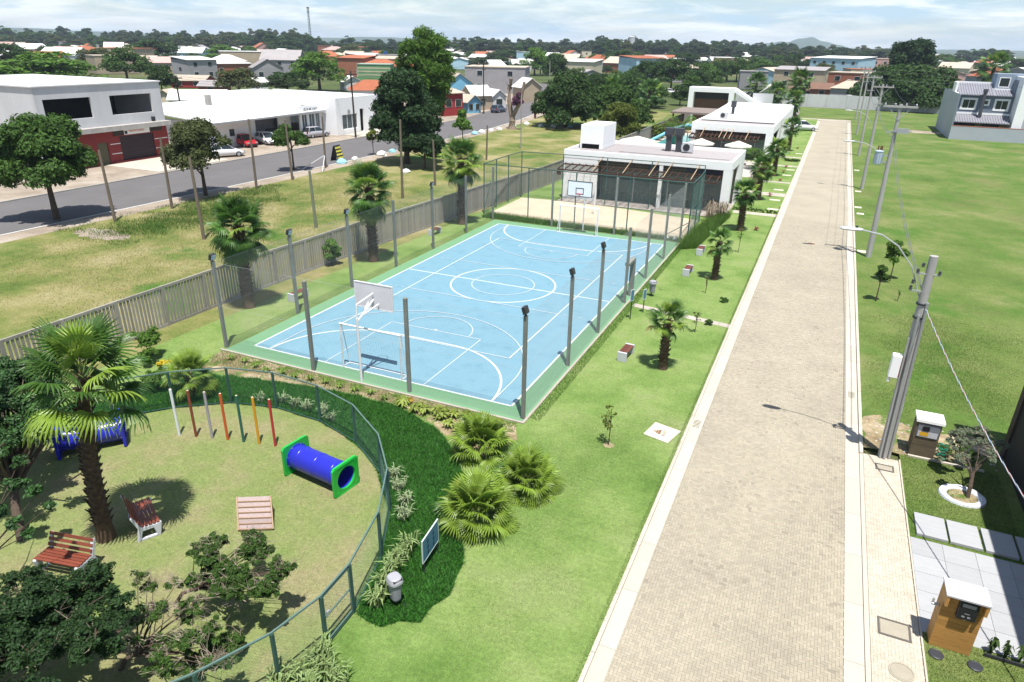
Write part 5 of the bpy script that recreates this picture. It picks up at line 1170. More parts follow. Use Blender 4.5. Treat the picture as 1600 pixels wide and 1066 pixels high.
for k, (x, y, h, s, dr, lo) in enumerate(((10.8, -6.9, 2.25, .72, .5, -25), (10.8, 6.75, 2.3, .72, .9, -45), (10.6, 19.7, 2.9, .85, .2, -45), (10.55, 32.3, 2.9, .95, .2, -45), (10.7, 46.4, 2.9, .95, .1, -40), (10.7, 68.2, 3.3, 1.0, .1, -40), (8.9, 96, 5.0, 1.35, .1, -50))):
    palm('fan_palm', lab[k], x, y, h, .16 if k < 2 else .2, (20, 18, 30, 32, 30, 30, 34)[k], s, 10+k, 'fan palms along the road lawn', pale=.3 if k < 2 else .15, dry=dr, lo=lo)
palm('fan_palm', 'tall double headed fan palm behind the second pavilion', 8.3, 118, 7.2, .3, 34, 1.9, 31, pale=.1); palm('fan_palm', 'fan palm behind the second pavilion roof, left one', -2.5, 146, 5.0, .3, 30, 2.2, 32); palm('fan_palm', 'fan palm behind the second pavilion roof, right one', 2.5, 142, 3.6, .3, 30, 2.0, 33)
palm('fan_palm', 'fan palm beyond the wide trees, nearer the parked cars', -19.5, 112, 4.4, .3, 30, 2.0, 34); palm('fan_palm', 'fan palm beyond the wide trees with a tall thin trunk', -24, 101, 5.2, .25, 30, 1.9, 35)
palm('fan_palm', 'fan palm among the roofs right of the big layered tree', 50, 185, 9.5, .35, 34, 3.2, 36)
for k, (x, y, s, lb) in enumerate(((6.75, -16.2, .92, 'topmost low fan palm with yellow tips next to the court corner'), (8.95, -17.45, .84, 'rightmost low fan palm on the open lawn'), (8.25, -19.5, .94, 'nearest low fan palm with drooping yellow leaves'))):
    palm('low_fan_palm', lb, x, y, .34, .16, 40, s, 40+k, 'low trunkless fan palms', pale=.92, lo=-8)
# low palm spilling beyond the fence beside the big palm
palm('low_fan_palm', 'bright green fan palm behind the playground fence by the yellow flowers', -5.1, -17.5, .9, .14, 26, .8, 47, pale=.8, lo=-20)

# ------------------------------------------------------------------ slatted concrete fence on the left
M_slat = mat('weathered_slat', (.27, .25, .22), .95, .2, 2, bump=.3, bscale=20, stretch=(1, 1, .3), objv=.16)
sf = thing('slatted_fence', 'long weathered concrete fence of vertical slats between the lawn and the dry field', 'fence', (-11.7, -10, 0))
FP = [(-12.1, -34), (-11.9, -20), (-11.65, -8), (-11.0, 4), (-9.9, 16), (-8.9, 28), (-8.5, 40), (-8.6, 100)]
smesh = MB().box(-.05, .05, -.025, .025, 0, 1.86).mesh('slat', M_slat); far_ = MB(); nsl = 0; oo = wl(sf); pk = 0
ds = []
for a, b in zip(FP[:-1], FP[1:]):
    A = Vector((*a, 0)); B = Vector((*b, 0)); L = (B-A).length; U = (B-A)/L; ang = math.atan2(U.y, U.x); n = max(1, round(L/2.35)); st = L/n
    for k in range(n):
        p0 = A+U*st*k; hh = 2.0
        o = MB().obox((0, 0, hh/2), (.16, .13, hh), Matrix.Identity(3)).mesh('post', M_slat); q = mkobj('post', o, sf, tuple(p0-Vector(oo)), ang)
        MB().beam(p0+Vector((0, 0, 1.93)), p0+U*st+Vector((0, 0, 1.93)), .09, .12).build('cap_rail', M_slat, sf)
        MB().beam(p0+Vector((0, 0, .06)), p0+U*st+Vector((0, 0, .06)), .07, .14).build('bottom_rail', M_slat, sf)
        m = int((st-.2)/.175)
        for j in range(m):
            p = p0+U*(.16+(j+.5)*(st-.28)/m)
            ds.append((math.dist(p, CAM)+(0 if p.y > -17.5 else 100), p, ang, U))
ds.sort(key=lambda q: q[0])
for k, (d, p, ang, U) in enumerate(ds):
    if k < 300: mkobj('slat', smesh, sf, tuple(p-Vector(oo)), ang)
    else: far_.obox(p+Vector((0, 0, .93)), (.10, .05, 1.86), Matrix.Rotation(ang, 3, 'Z'))
far_.build('slats', M_slat, sf, kind='stuff')
# ------------------------------------------------------------------ buildings
M_roofw = mat('white_metal_roof', (.60, .60, .60), .55, .05, .3, stretch=(1, 6, 1)); M_roofg = mat('club_roof', (.36, .33, .33), .8, .07, 1.2)
M_brown = mat('pergola_timber', (.06, .03, .022), .7, .2, 5); M_ray = mat('pale_timber', (.42, .30, .19), .7, .15, 6)
M_redwall = mat('red_wall', (.21, .032, .03), .8, .12, 1.5); M_door = mat('roller_door', (.032, .018, .022), .6, .1, 3, bump=.1)
def win(parent, x0, x1, y, z0, z1, fm=M_white, s=-1, n=1, fw=.07, glass=M_glass, ax='y'):
    """window on a wall facing s along axis; frame and pane"""
    f = MB(); o = s*.05
    def bx(mb, a, b, c, d, e0, e1):
        (mb.box(a, b, y+min(e0, e1), y+max(e0, e1), c, d) if ax == 'y' else mb.box(y+min(e0, e1), y+max(e0, e1), a, b, c, d))
    bx(f, x0, x1, z0, z0+fw, 0, o); bx(f, x0, x1, z1-fw, z1, 0, o); bx(f, x0, x0+fw, z0+fw, z1-fw, 0, o); bx(f, x1-fw, x1, z0+fw, z1-fw, 0, o)
    for k in range(1, n): c = x0+(x1-x0)*k/n; bx(f, c-.03, c+.03, z0+fw, z1-fw, 0, o*.8)
    fo = f.build('window', fm, parent); p = MB(); bx(p, x0+fw, x1-fw, z0+fw, z1-fw, s*.005, s*.02); p.build('pane', glass, fo); return fo
# 1. white commercial building with red shop front
t = thing('shop_building', 'weathered white two storey building with red ground floor shop and two big dark openings', 'building', (-54.4, 17.5, 0))
mb = MB(); X = -54.4; top = 8.05
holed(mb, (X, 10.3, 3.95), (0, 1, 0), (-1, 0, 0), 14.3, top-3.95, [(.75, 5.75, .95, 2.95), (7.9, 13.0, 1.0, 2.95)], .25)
mb.box(X-.255, -76, 10.31, 10.55, 0, top); mb.box(X-.255, -76, 24.35, 24.59, 0, top); mb.box(-76.2, -76, 10.3, 24.6, 0, top); mb.build('wall', M_whitedirty, t)
MB().box(-76.2, X+.12, 10.15, 24.75, top+.002, top+.12).build('roof', M_roofw, t)
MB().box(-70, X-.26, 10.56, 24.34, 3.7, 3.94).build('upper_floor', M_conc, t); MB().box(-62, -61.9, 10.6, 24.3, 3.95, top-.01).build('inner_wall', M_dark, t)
MB().box(X, X+.9, 10.3, 24.6, 3.45, 3.94).build('canopy', mat('stained_slab', (.36, .34, .32), .9, .3, 1.2, stretch=(1, 1, .25)), t)
mb = MB(); holed(mb, (X, 10.3, 0), (0, 1, 0), (-1, 0, 0), 14.3, 3.44, [(5.4, 6.6, 0, 2.3), (8.1, 12.4, 0, 2.75)], .25); mb.build('red_wall', M_redwall, t)
dr = MB()
for k in range(11): dr.box(X-.18, X-.1+.02*(k % 2), 18.42, 22.68, k*.25, k*.25+.245)
dr.build('roller_door', M_door, t); MB().box(X-.2, X-.1, 15.72, 16.88, 0, 2.28).build('door', mat('olive_door', (.10, .09, .05), .7), t)
st = MB()
for y0, y1 in ((17.2, 18.4), (22.75, 24.5)):
    for z in (1.0, 2.0): st.box(X, X+.015, y0, y1, z, z+.07)
st.build('white_stripe', M_white, t); MB().box(X+.0, X+.25, 17.2, 24.6, .0, .22).build('step', M_redwall, t)
b = MB().box(X+.02, X+.08, 19.05, 22.25, 2.85, 3.4).build('shop_sign', M_white, t)
lg = MB().box(X+.08, X+.10, 19.12, 19.42, 2.92, 3.2).prism([(X+.08, 19.08), (X+.10, 19.08), (X+.10, 19.46), (X+.08, 19.46)], 3.2, 3.24).build('logo', M_dark, b)
text_mesh('lettering', 'MARMORARIA', .30, mat('sign_orange', (.55, .10, .03), .6), b, (X+.09, 20.6, 3.17), (0, 1, 0), (0, 0, 1), .006)
MB().box(X+.02, X+.07, 17.75, 18.95, 2.85, 3.35).box(X+.02, X+.07, 22.3, 23.9, 2.9, 3.4).build('dark_poster', mat('dark_poster', (.03, .025, .02), .5, .5, 9), t)
MB().box(X, X+.3, 22.8, 23.1, 4.0, 4.45).build('wall_box', M_dark, t)
# 2. white L-shaped building
t = thing('white_building', 'long low white building with flat white roofs and a tall white corner block', 'building', (-52, 45, 0))
mb = MB(); holed(mb, (-49.4, 49.3, 0), (0, 1, 0), (-1, 0, 0), 10.5, 5.1, [(1.3, 4.9, .7, 2.75), (5.6, 6.6, .05, 3.3)], .25)
holed(mb, (-51.9, 44.5, 0), (0, 1, 0), (-1, 0, 0), 4.8, 4.2, [(.4, 1.5, .2, 3.1), (1.9, 3.1, .2, 3.1), (3.3, 4.2, .2, 3.1)], .25)
mb.box(-52.2, -49.66, 49.31, 49.55, 0, 5.09).box(-70, -49.655, 59.55, 59.79, 0, 5.09).box(-70, -52.21, 49.3, 49.5, 3.9, 5.1)
holed(mb, (-53.6, 29.5, 0), (0, 1, 0), (-1, 0, 0), 15, 3.4, [(3.6, 4.6, 1.2, 2.2), (8.2, 12.5, 0, 2.9)], .2); mb.box(-70, -53.81, 29.3, 29.49, 0, 3.39)
mb.build('wall', M_white, t)
MB().slabpoly([(-51.2, 28.5, 3.35), (-51.2, 49.2, 3.5), (-62, 49.2, 4.3), (-62, 28.5, 4.2)], .12).build('roof', M_roofw, t)
MB().slabpoly([(-62, 28.5, 4.25), (-62, 49.2, 4.35), (-74, 49.2, 3.9), (-74, 28.5, 3.8)], .12).build('roof', M_roofw, t)
MB().slabpoly([(-49.7, 49.6, 4.85), (-49.7, 59.6, 4.85), (-74, 59.6, 4.95), (-74, 49.6, 4.95)], .1).build('roof', M_roofw, t)
MB().box(-51.3, -51.15, 28.5, 49.2, 3.2, 3.4).build('gutter', M_steel, t)
MB().box(-54.6, -54.5, 29.6, 44.5, 0, 3.3).box(-52.3, -52.2, 44.6, 49.2, 0, 3.9).box(-50.6, -50.5, 49.6, 59.5, 0, 4.8).build('inner_wall', mat('inner_grey', (.16, .16, .18), .7, .3, 1.5), t)
win(t, 50.6, 54.2, -49.5, .7, 2.75, s=1, n=3, ax='x', glass=M_glassc)
for a, b in ((44.9, 46.0), (46.4, 47.6), (47.8, 48.7)): win(t, a, b, -52.0, .2, 3.1, s=1, ax='x', n=2, glass=M_glassc)
win(t, 33.1, 34.1, -53.7, 1.2, 2.2, s=1, ax='x')
text_mesh('lettering', 'G E M I N I', .62, mat('letter_dark', (.10, .10, .11), .6), t, (-51.86, 46.8, 3.65), (0, 1, 0), (0, 0, 1), .03)
o = mkobj('round_logo', MB().lathe([(.3, 0), (.34, .03), (.3, .05)], (0, 0, 0), 16).mesh('round_logo', M_steel), t); o.location = (2.62, 7.2, 3.1); o.rotation_euler = (0, R_(90), 0)
MB().box(-62.5, -61.9, 38.2, 38.8, 3.9, 5.6).build('chimney', M_conc, t)
MB().box(-48.2, -48.0, 58.6, 60.4, 4.2, 4.9).build('blue_sign', mat('sky_sign', (.20, .45, .60), .5), t)
MB().tube((-48.1, 60.4, 0), (-48.1, 60.4, 4.9), .06, n=6).build('sign_pole', M_steel, t)
# 3. club pavilion
t = thing('club_pavilion', 'nearer white flat roofed club pavilion with timber pergola and glass front', 'building', (1.8, 28, 0))
y0 = 24.2; x0, x1, yb, zt = -5.45, 8.9, 32.5, 4.28
mb = MB(); mb.box(x0, x1, y0, y0+.22, 3.62, zt).box(x0, x0+.22, y0+.22, yb-.22, 0, zt).box(x0, x1, yb-.22, yb, 0, zt).box(x1-.22, x1, y0+.22, yb-.22, 3.55, zt)
mb.box(x0, -2.3, y0+.02, y0+.2, 0, 3.615).box(8.25, x1, y0+.0, y0+1.0, 0, 3.61).box(3.05, 3.35, y0+.02, y0+.3, 0, 3.61).box(x1-.2, x1, 29, yb-.23, 0, 3.54).build('wall', M_white, t)
MB().box(x0+.23, x1-.23, y0+.23, yb-.23, 3.9, 4.02).build('roof', M_roofg, t)
for k in range(5):
    x = -1.2+k*1.9; q = MB().box(x-.4, x+.4, 26.6, 27.4, .72, .77).box(x-.04, x+.04, 26.96, 27.04, .05, .72)
    for dx in (-.65, .65): q.box(x+dx-.2, x+dx+.2, 26.8, 27.2, .43, .48).box(x+dx*1.28-.02, x+dx*1.28+.02, 26.8, 27.2, .48, .95).box(x+dx-.18, x+dx-.15, 26.82, 26.85, .05, .43).box(x+dx+.15, x+dx+.18, 27.15, 27.18, .05, .43)
    q.build('dining_set', M_white if k % 2 else M_wood, loc=(x, 27, .05), label='%s table with two chairs behind the glass of the nearer pavilion' % ('white' if k % 2 else 'brown timber'), cat='table set', group='%s table sets in the nearer pavilion' % ('white' if k % 2 else 'brown'))
rf = MB()
for k in range(90): rf.box(x0+.6+k*.152, x0+.63+k*.152, y0+.6, yb-.5, 4.022, 4.045)
rf.build('roof_rib', M_roofg, t, kind='stuff')
rs = MB()
for k in range(70): rs.box(-1.2+k*.135, -1.12+k*.135, 26.9, 27.0, 4.05, 4.07)
rs.build('roof_screw', M_dark, t, kind='stuff')
dk = MB()
for z in (2.95, 3.15, 3.35): dk.box(-2.25, 8.2, y0+.35, y0+.4, z, z+.1)
dk.build('louvre', M_brown, t)
MB().box(-2.25, 8.2, y0+.9, y0+1.0, 2.6, 3.6).build('clerestory_band', mat('band_grey', (.13, .13, .135), .6, .1, 2), t)
MB().box(2.0, 3.0, y0+.42, y0+.5, 2.9, 3.5).box(5.2, 8.0, y0+.42, y0+.5, 3.1, 3.5).build('blue_blind', mat('blue_blind', (.03, .07, .17), .6), t)
for k in range(7):
    a = -2.25+k*1.49; win(t, a, a+1.47, y0+1.05, .05, 2.6, fm=M_steel, glass=M_glassc, n=1, fw=.04)
MB().box(x0, x1, y0-1.2, yb, -.05, .04).build('floor', mat('tile_floor', (.34, .30, .27), .7, .1, 2), t)
MB().box(x0+.3, x1-.3, 29.5, 29.6, .05, 3.5).build('inner_wall', mat('inner_beige', (.42, .39, .35), .8, .2, 1), t)
pg = MB(); pg.box(-5.3, 8.15, 22.25, 22.33, 2.80, 2.92).box(-5.3, 8.15, 24.1, 24.18, 3.0, 3.12)
for k in range(22): x = -5.2+k*.63; pg.beam((x, 22.3, 2.97), (x, 24.15, 3.15), .05, .10)
pg.build('pergola', M_brown, t)
ry = MB()
for x in (-2.0, .6, 2.8, 4.0, 6.2): ry.beam((x+.15, 24.19, 3.95), (x-.15, 22.3, 2.98), .05, .05)
ry.build('pergola_stay', M_ray, t)
MB().box(-5.3, -5.0, 22.2, 22.4, 2.4, 2.74).build('pergola_bracket', M_brown, t)
MB().box(3.6, 4.1, 29.9, 30.15, 4.02, 4.2).build('ac_stand', M_steel, t)
ac = MB().box(3.75, 4.7, 29.3, 29.75, 4.12, 4.92).build('air_conditioner', M_whitedirty, t, bevel=.02)
f = MB(); f.lathe([(.30, 0), (.30, .02), (.24, .02), (.24, .005), (.05, .005), (.05, .025), (.001, .025)], (0, 0, 0), 20); o = mkobj('fan_grille', f.mesh('fan_grille', M_dark), ac); o.location = (4.15-1.8, 29.295-28, 4.52); o.rotation_euler = (R_(90), 0, 0)
for k, x in enumerate((2.45, 3.35)):
    c = MB(); c.box(x-.22, x+.22, 29.6, 30.1, 4.02, 5.25).prism([(x-.24, 29.58), (x+.24, 29.58), (x+.24, 30.12), (x-.24, 30.12)], 5.25, 5.3)
    c.add([(x-.24, 29.58, 5.3), (x+.24, 29.58, 5.3), (x+.24, 30.12, 5.3), (x-.24, 30.12, 5.3), (x-.36, 29.46, 5.5), (x+.36, 29.46, 5.5), (x+.36, 30.24, 5.5), (x-.36, 30.24, 5.5), (x-.36, 29.46, 6.05), (x+.36, 29.46, 6.05), (x+.36, 30.24, 6.05), (x-.36, 30.24, 6.05)],
          [(0, 1, 5, 4), (1, 2, 6, 5), (2, 3, 7, 6), (3, 0, 4, 7), (4, 5, 9, 8), (5, 6, 10, 9), (6, 7, 11, 10), (7, 4, 8, 11), (8, 9, 10, 11)])
    c.build('chimney', mat('chimney_grey', (.05, .052, .06), .5, .1, 3), t)
w = thing('water_tank_box', 'big bright white box on the roof of the nearer club pavilion', 'roof box', (-4.0, 28.8, 4.03))
c = MB(); tx0, tx1, ty0, ty1 = -5.1, -2.95, 27.4, 31.3
c.box(tx0, tx1, ty0, ty1, 4.45, 6.1).box(tx0, tx0+.14, ty0, ty0+.14, 4.03, 4.45).box(tx1-.35, tx1, ty0, ty1, 4.03, 4.45).box(tx0, tx0+.14, ty1-.14, ty1, 4.03, 4.45).build('shell', M_white, w, bevel=.03)
MB().box(tx0+.2, tx1-.4, ty0+.12, ty1-.2, 4.03, 4.44).build('slot_shade', M_black, w)  # black block in the open slot under the tank, coloured as its shade
# sand court and its cage
slab('sand_court', [(-8.6, 15.0), (-8.7, 22.6), (-3.5, 23.3), (7.2, 21.5), (7.2, 14.9)], -.1, .012, G_sand)
t = thing('sand_court_fence', 'tall dark green tube and wire cage round the sand court', 'fence', (0, 15, 0))
cps = [(-8.9, 15.4), (-9.0, 17.9), (-9.0, 20.3), (-8.9, 22.9), (-5.1, 23.2), (-1.2, 23.35), (2.6, 23.45), (6.9, 23.5), (7.3, 21), (7.45, 18.2), (7.5, 15.3)]
np_ = [(-5.0, 15.3), (-1.1, 15.2), (3.0, 15.2)]
for (x, y) in cps+np_: MB().tube((x, y, -.05), (x, y, 4.0), .045, n=8).build('post', M_green, t)
r_ = MB(); R0 = cps+[np_[2], np_[1], np_[0], cps[0]]
for a, b in zip(R0[:-1], R0[1:]): r_.tube((*a, 3.98), (*b, 3.98), .035, n=6)
for a, b in zip(cps[7:-1], cps[8:]): r_.tube((*a, 2.0), (*b, 2.0), .03, n=6)
r_.tube((*cps[0], .3), (cps[0][0]+.02, cps[0][1]+1.2, 2.4), .03, n=6).tube((*cps[-1], 1.2), (5.9, 15.25, .1), .03, n=6); r_.build('rail', M_green, t)
cl = MB(); chainlink(cl, cps, .05, 3.95, .11, .0018); chainlink(cl, [cps[-1], np_[2], np_[1], np_[0], cps[0]], .05, 3.95, .14, .0014); cl.build('wire_mesh', M_wireg, t)
t = thing('net_post', 'white volleyball net post standing in the sand court', 'post', (-.9, 19.5, 0)); MB().tube((-.9, 19.5, -.1), (-.9, 19.5, 2.5), .05, n=8).build('shaft', M_white, t)
MB().lathe([(.001, 0), (.16, .05), (.2, .12), (.13, .22), (.001, .26)], (6.2, 14.5, 0), 10).build('stone', M_whitedirty, loc=(6.2, 14.5, 0), label='left pale stone beside the far right corner of the court', cat='stone')
MB().lathe([(.001, 0), (.17, .05), (.21, .12), (.14, .22), (.001, .26)], (6.75, 14.5, 0), 10).build('stone', M_whitedirty, loc=(6.75, 14.5, 0), label='right pale stone beside the far right corner of the court', cat='stone')
for k in range(9):
    rr = random.Random(k); rosette('pampas_grass', 'dry pinkish pampas grass tuft at the corner of the club pavilion', 7.9+rr.uniform(-.3, 1.0), 22.2+rr.uniform(-.9, 1.4), .8, 1.2, 26, leafy('pampas', (.34, .28, .21), .4, .3, .2), 'dry pampas grass by the pavilion', w=.05)
for k in range(10): rosette('dry_plant', 'reddish dry plant in the bed between the two pavilions', 9.4+.15*(k % 3), 37+k*1.3, .8, 1.3, 22, leafy('dry_red', (.24, .15, .10), .4, .3, .2), 'reddish dry plants between the pavilions', w=.06)
# areca palms between pavilions
def feather(label, x, y, h, R, n, seed):
    t = thing('feather_palm', label, 'palm', (x, y, 0)); rr = random.Random(seed); mb = MB(); tr_ = MB()
    for k in range(n):
        a = rr.uniform(0, 6.283); d = Vector((math.cos(a), math.sin(a), 0)); s = Vector((-d.y, d.x, 0)); L = R*rr.uniform(.8, 1.15); up = rr.uniform(.3, 1.0)
        base_ = Vector((rr.uniform(-.3, .3), rr.uniform(-.3, .3), h*.3)); P = lambda f: base_+d*L*f+Vector((0, 0, h*.75*up*(f*1.9-1.45*f*f)))
        tr_.path([P(0), P(.5), P(1)], [.03, .02, .01], 4)
        for j in range(16):
            f = .15+.85*j/16; p = P(f)
            for sg in (-1, 1):
                q = p+s*sg*R*.30*(1-f*.5)+d*.12+Vector((0, 0, -.18)); mb.add([p-d*.04, p+d*.04, q], [(0, 1, 2)])
    mkobj('fronds', mb.mesh('fronds', leafy('areca', (.075, .15, .025), .3, .35, .1)), t)['kind'] = 'stuff'; tr_.path([(0, 0, 0), (0, 0, h*.35)], .12, 8); mkobj('stem', tr_.mesh('stem', M_pet), t)
feather('bright green feathery palm at the corner of the second pavilion', 8.6, 50.5, 3.4, 2.1, 34, 3)
feather('dark green feathery palm left of the second pavilion beside the pool', -2.9, 60, 6.0, 2.6, 34, 4)
for k in range(16):
    rr = random.Random(k+5); tree('small_shrub', 'small clipped green shrub in the row along the club path', 9.2+k*.22, 27.0 if k < 16 else 0, .16, .32, 0, 90, .09, 'mid', 70+k, th=.1, tr=.01, k=4, group='low hedge along the club path', cat='shrub')
for k in range(12): tree('small_shrub', 'small green shrub in the second low hedge across the road lawn', 11.0+k*.14, 58.3, .2, .4, 0, 80, .12, 'mid', 90+k, th=.1, tr=.01, k=4, group='second low hedge across the road lawn', cat='shrub')
# second pavilion
t = thing('pool_pavilion', 'farther white pavilion with a long white sloping roof behind the pool umbrellas', 'building', (4.5, 60, 0))
x0, x1, y0, yb = -.35, 9.3, 56.0, 92
mb = MB(); mb.box(x0, x1, y0, y0+.25, 3.3, 4.15).box(x0, x0+.25, y0+.25, yb, 0, 4.15).box(x0, x0+.5, y0, y0+.8, 0, 3.29).box(8.5, x1, y0, y0+1.2, 0, 3.29).box(x1-.25, x1, y0+.26, yb, 3.2, 4.15).box(x1-.24, x1, 66, yb, 0, 3.19).box(x0, x1, yb-.25, yb, 0, 4.15)
mb.build('wall', M_white, t)
MB().box(x0+.26, x1-.26, y0+.26, 61, 3.85, 3.95).build('roof', M_roofg, t); MB().slabpoly([(x0+.3, 61, 4.15), (x1-.02, 61, 4.15), (x1-.3, yb+.2, 4.3), (x0-.5, yb+.2, 4.3)], .1).build('roof', M_roofw, t)
dk = MB()
for z in (2.5, 2.75, 3.0): dk.box(.4, 8.3, y0+.35, y0+.4, z, z+.1)
dk.build('louvre', M_brown, t); MB().box(.3, 8.4, y0+2.9, y0+3, 2.3, 3.28).build('dark_band', M_dark, t)
for k in range(6): win(t, .4+k*1.35, 1.73+k*1.35, y0+3.05, .1, 2.3, fm=M_steel, glass=M_glassc, fw=.04)
MB().box(.3, 8.5, 63, 63.1, 0, 3.4).build('inner_wall', mat('inner_teal', (.20, .30, .30), .8, .2, 1), t)
pg = MB(); pg.box(-.3, 7.8, 54.2, 54.3, 2.4, 2.6).box(-.3, 7.8, 55.8, 55.9, 2.7, 2.9)
for k in range(17): pg.beam((-.2+k*.5, 54.2, 2.65), (-.2+k*.5, 55.95, 2.93), .06, .14)
pg.build('pergola', M_brown, t)
ry = MB()
for x in (1.2, 3.4, 4.0, 4.6, 6.5): ry.beam((x+.1, 55.98, 3.6), (x-.1, 54.2, 2.65), .06, .06)
ry.build('pergola_stay', M_ray, t)
c = MB(); c.box(2.4, 2.75, 69.8, 70.2, 4.1, 5.1).box(2.25, 2.9, 69.65, 70.35, 5.1, 5.9).build('chimney', mat('chimney_grey', None), t)
ac = MB().box(1.9, 2.9, 62.6, 63.1, 4.2, 4.95).build('air_conditioner', M_whitedirty, t)
f = MB(); f.lathe([(.28, 0), (.28, .02), (.05, .02), (.001, .03)], (0, 0, 0), 16); o = mkobj('fan_grille', f.mesh('fan_grille', M_dark), ac); o.location = (2.3-4.5, 62.59-60, 4.57); o.rotation_euler = (R_(90), 0, 0)
# pool deck, umbrellas and play things
slab('pool_deck', [(-8.3, 44), (9.2, 44), (9.2, 56), (-.4, 56), (-.4, 90), (-8.3, 90)], -.05, .02, mat('deck_stone', (.42, .38, .34), .8, .1, .8))
slab('pool', [(-6.8, 60), (-2.2, 60), (-2.2, 78), (-6.8, 78)], .0, .03, mat('pool_water', (.10, .35, .36), .08, .1, 1.2, spec=.6))
def umbrella(label, x, y, r, h=2.6):
    t = thing('parasol', label, 'parasol', (x, y, 0), 'white pool parasols'); MB().tube((x, y, 0), (x, y, h), .03, n=6).build('pole', M_steel, t)
    mb = MB(); n = 8; vs = [(x, y, h+.1)]+[(x+r*math.cos(2*math.pi*k/n+.4), y+r*math.sin(2*math.pi*k/n+.4), h-.45) for k in range(n)]+[(x+r*math.cos(2*math.pi*k/n+.4), y+r*math.sin(2*math.pi*k/n+.4), h-.58) for k in range(n)]
    mb.add(vs, [(0, 1+k, 1+(k+1) % n) for k in range(n)]+[(1+k, 9+k, 9+(k+1) % n, 1+(k+1) % n) for k in range(n)]); mb.build('canopy', mat('parasol_cloth', (.60, .57, .50), .8, .05, 2), t)
umbrella('large cream parasol behind the roof of the nearer pavilion, beside the slides', -5.6, 50.5, 2.3); umbrella('left white parasol in front of the farther pavilion', 1.6, 52.5, 1.6); umbrella('right white parasol in front of the farther pavilion', 5.9, 52.5, 1.6)
t = thing('cooler_cabinet', 'red upright cabinet under the pergola of the farther pavilion', 'cabinet', (4.15, 53.8, 0)); MB().box(3.75, 4.45, 53.6, 54.1, 0, 1.5).build('cabinet_body', mat('cabinet_red', (.42, .02, .03), .5), t, bevel=.04); MB().box(3.85, 4.35, 53.6, 54.1, 1.5, 2.2).build('head_panel', M_dark, t)
t = thing('water_slide', 'light blue and green children water slide by the pool', 'slide', (-6, 66, 0))
sb = MB(); pts = [(-7.2, 60, .5), (-6.6, 62, .9), (-5.6, 64, 1.5), (-4.4, 66.5, 2.2), (-3.2, 68, 2.5), (-1.8, 69, 2.5)]; sb.path(pts, .22, 8); sb.build('slide_tube', mat('slide_blue', (.18, .42, .50), .35), t)
MB().box(-4.2, -3.4, 62.4, 63.6, .1, 1.7).build('slide_chute', mat('slide_teal', (.05, .35, .30), .4), t)
lg = MB()
for x, y in ((-2.6, 62.4), (-1.9, 62.4), (-3.4, 67), (-2.3, 68.5)): lg.tube((x, y, 0), (x, y, 2.2), .06, n=6)
lg.build('leg', mat('slide_brown', (.12, .05, .04), .7), t); MB().box(-2.9, -1.6, 62.2, 64, 2.15, 2.3).build('platform', M_ray, t)
for k, (x, y, c, nm) in enumerate(((-7.6, 56.5, (.05, .12, .45), 'blue'), (-6.9, 55.2, (.45, .62, .05), 'lime green'), (-5.6, 57.2, (.06, .45, .62), 'cyan'), (-6.2, 58.5, (.55, .20, .10), 'orange'), (-4.7, 56.2, (.70, .70, .25), 'yellow'))):
    MB().path([(x-.9, y, .2), (x-.5, y, 1.0), (x, y, 1.25), (x+.5, y, 1.0), (x+.9, y, .2)], .13, 8).build('play_arch', mat('toy_'+nm.replace(' ', '_'), c, .4), loc=(x, y, 0), label='%s arched water play toy beside the pool and cream parasol' % nm, cat='play toy', group='arched water toys')
branchy('orange and yellow flowering bush against the slatted fence by the slide', -7.6, 72, [(-7.6, 71, 1.2, 1.0), (-7.4, 74, 1.3, 1.1), (-7.2, 78, 1.4, 1.2)], 2400, .28, 'flower', 64, 0, tr=.05, name='flowering_shrub', cat='shrub') if False else None
for k in range(5): tree('flowering_shrub', 'orange and yellow flowering bush along the slatted fence by the pool', -7.6, 70+k*2.6, 1.3, 2.0, .2, 700, .3, ('yellow', 'brown', 'mid', 'yellow', 'brown')[k], 110+k, th=.5, tr=.04, k=8, group='flowering bushes by the pool', cat='shrub')
t = thing('timber_shelter', 'brown timber shelter at the slatted fence behind the pool', 'shelter', (-6, 86, 0)); MB().box(-8.6, -2.2, 82, 92, 2.8, 3.1).build('roof', mat('shelter_roof', (.20, .16, .14), .8, .15, 1), t)
lp = MB()
for x, y in ((-8.2, 82.4), (-6.6, 82.4), (-2.6, 82.4), (-8.2, 91)): lp.box(x-.12, x+.12, y-.12, y+.12, 0, 2.8)
lp.build('post', M_brown, t)
# third white frame block
t = thing('gatehouse', 'white square framed block with brown brick infill behind the farther pavilion', 'building', (-5, 104, 0))
mb = MB(); holed(mb, (-9.4, 100, 0), (1, 0, 0), (0, 1, 0), 8.0, 6.0, [(.9, 7.1, 0, 5.2)], 3.0); mb.build('wall', M_white, t)
MB().box(-8.5, -2.3, 101.6, 101.8, 0, 5.2).build('brick_infill', mat('brown_brick', (.17, .085, .06), .9, .25, 6), t); MB().box(-8.5, -2.3, 101.5, 101.55, 4.0, 5.19).build('dark_louvre', M_dark, t)
MB().slabpoly([(-1.4, 100.2, 5.95), (-1.4, 103, 5.95), (3.2, 103, 3.4), (3.2, 100.2, 3.4)], .6).build('sloping_beam', M_white, t)
MB().box(1.5, 5, 103, 103.2, 0, 5.2).build('side_screen', M_whitedirty, t)

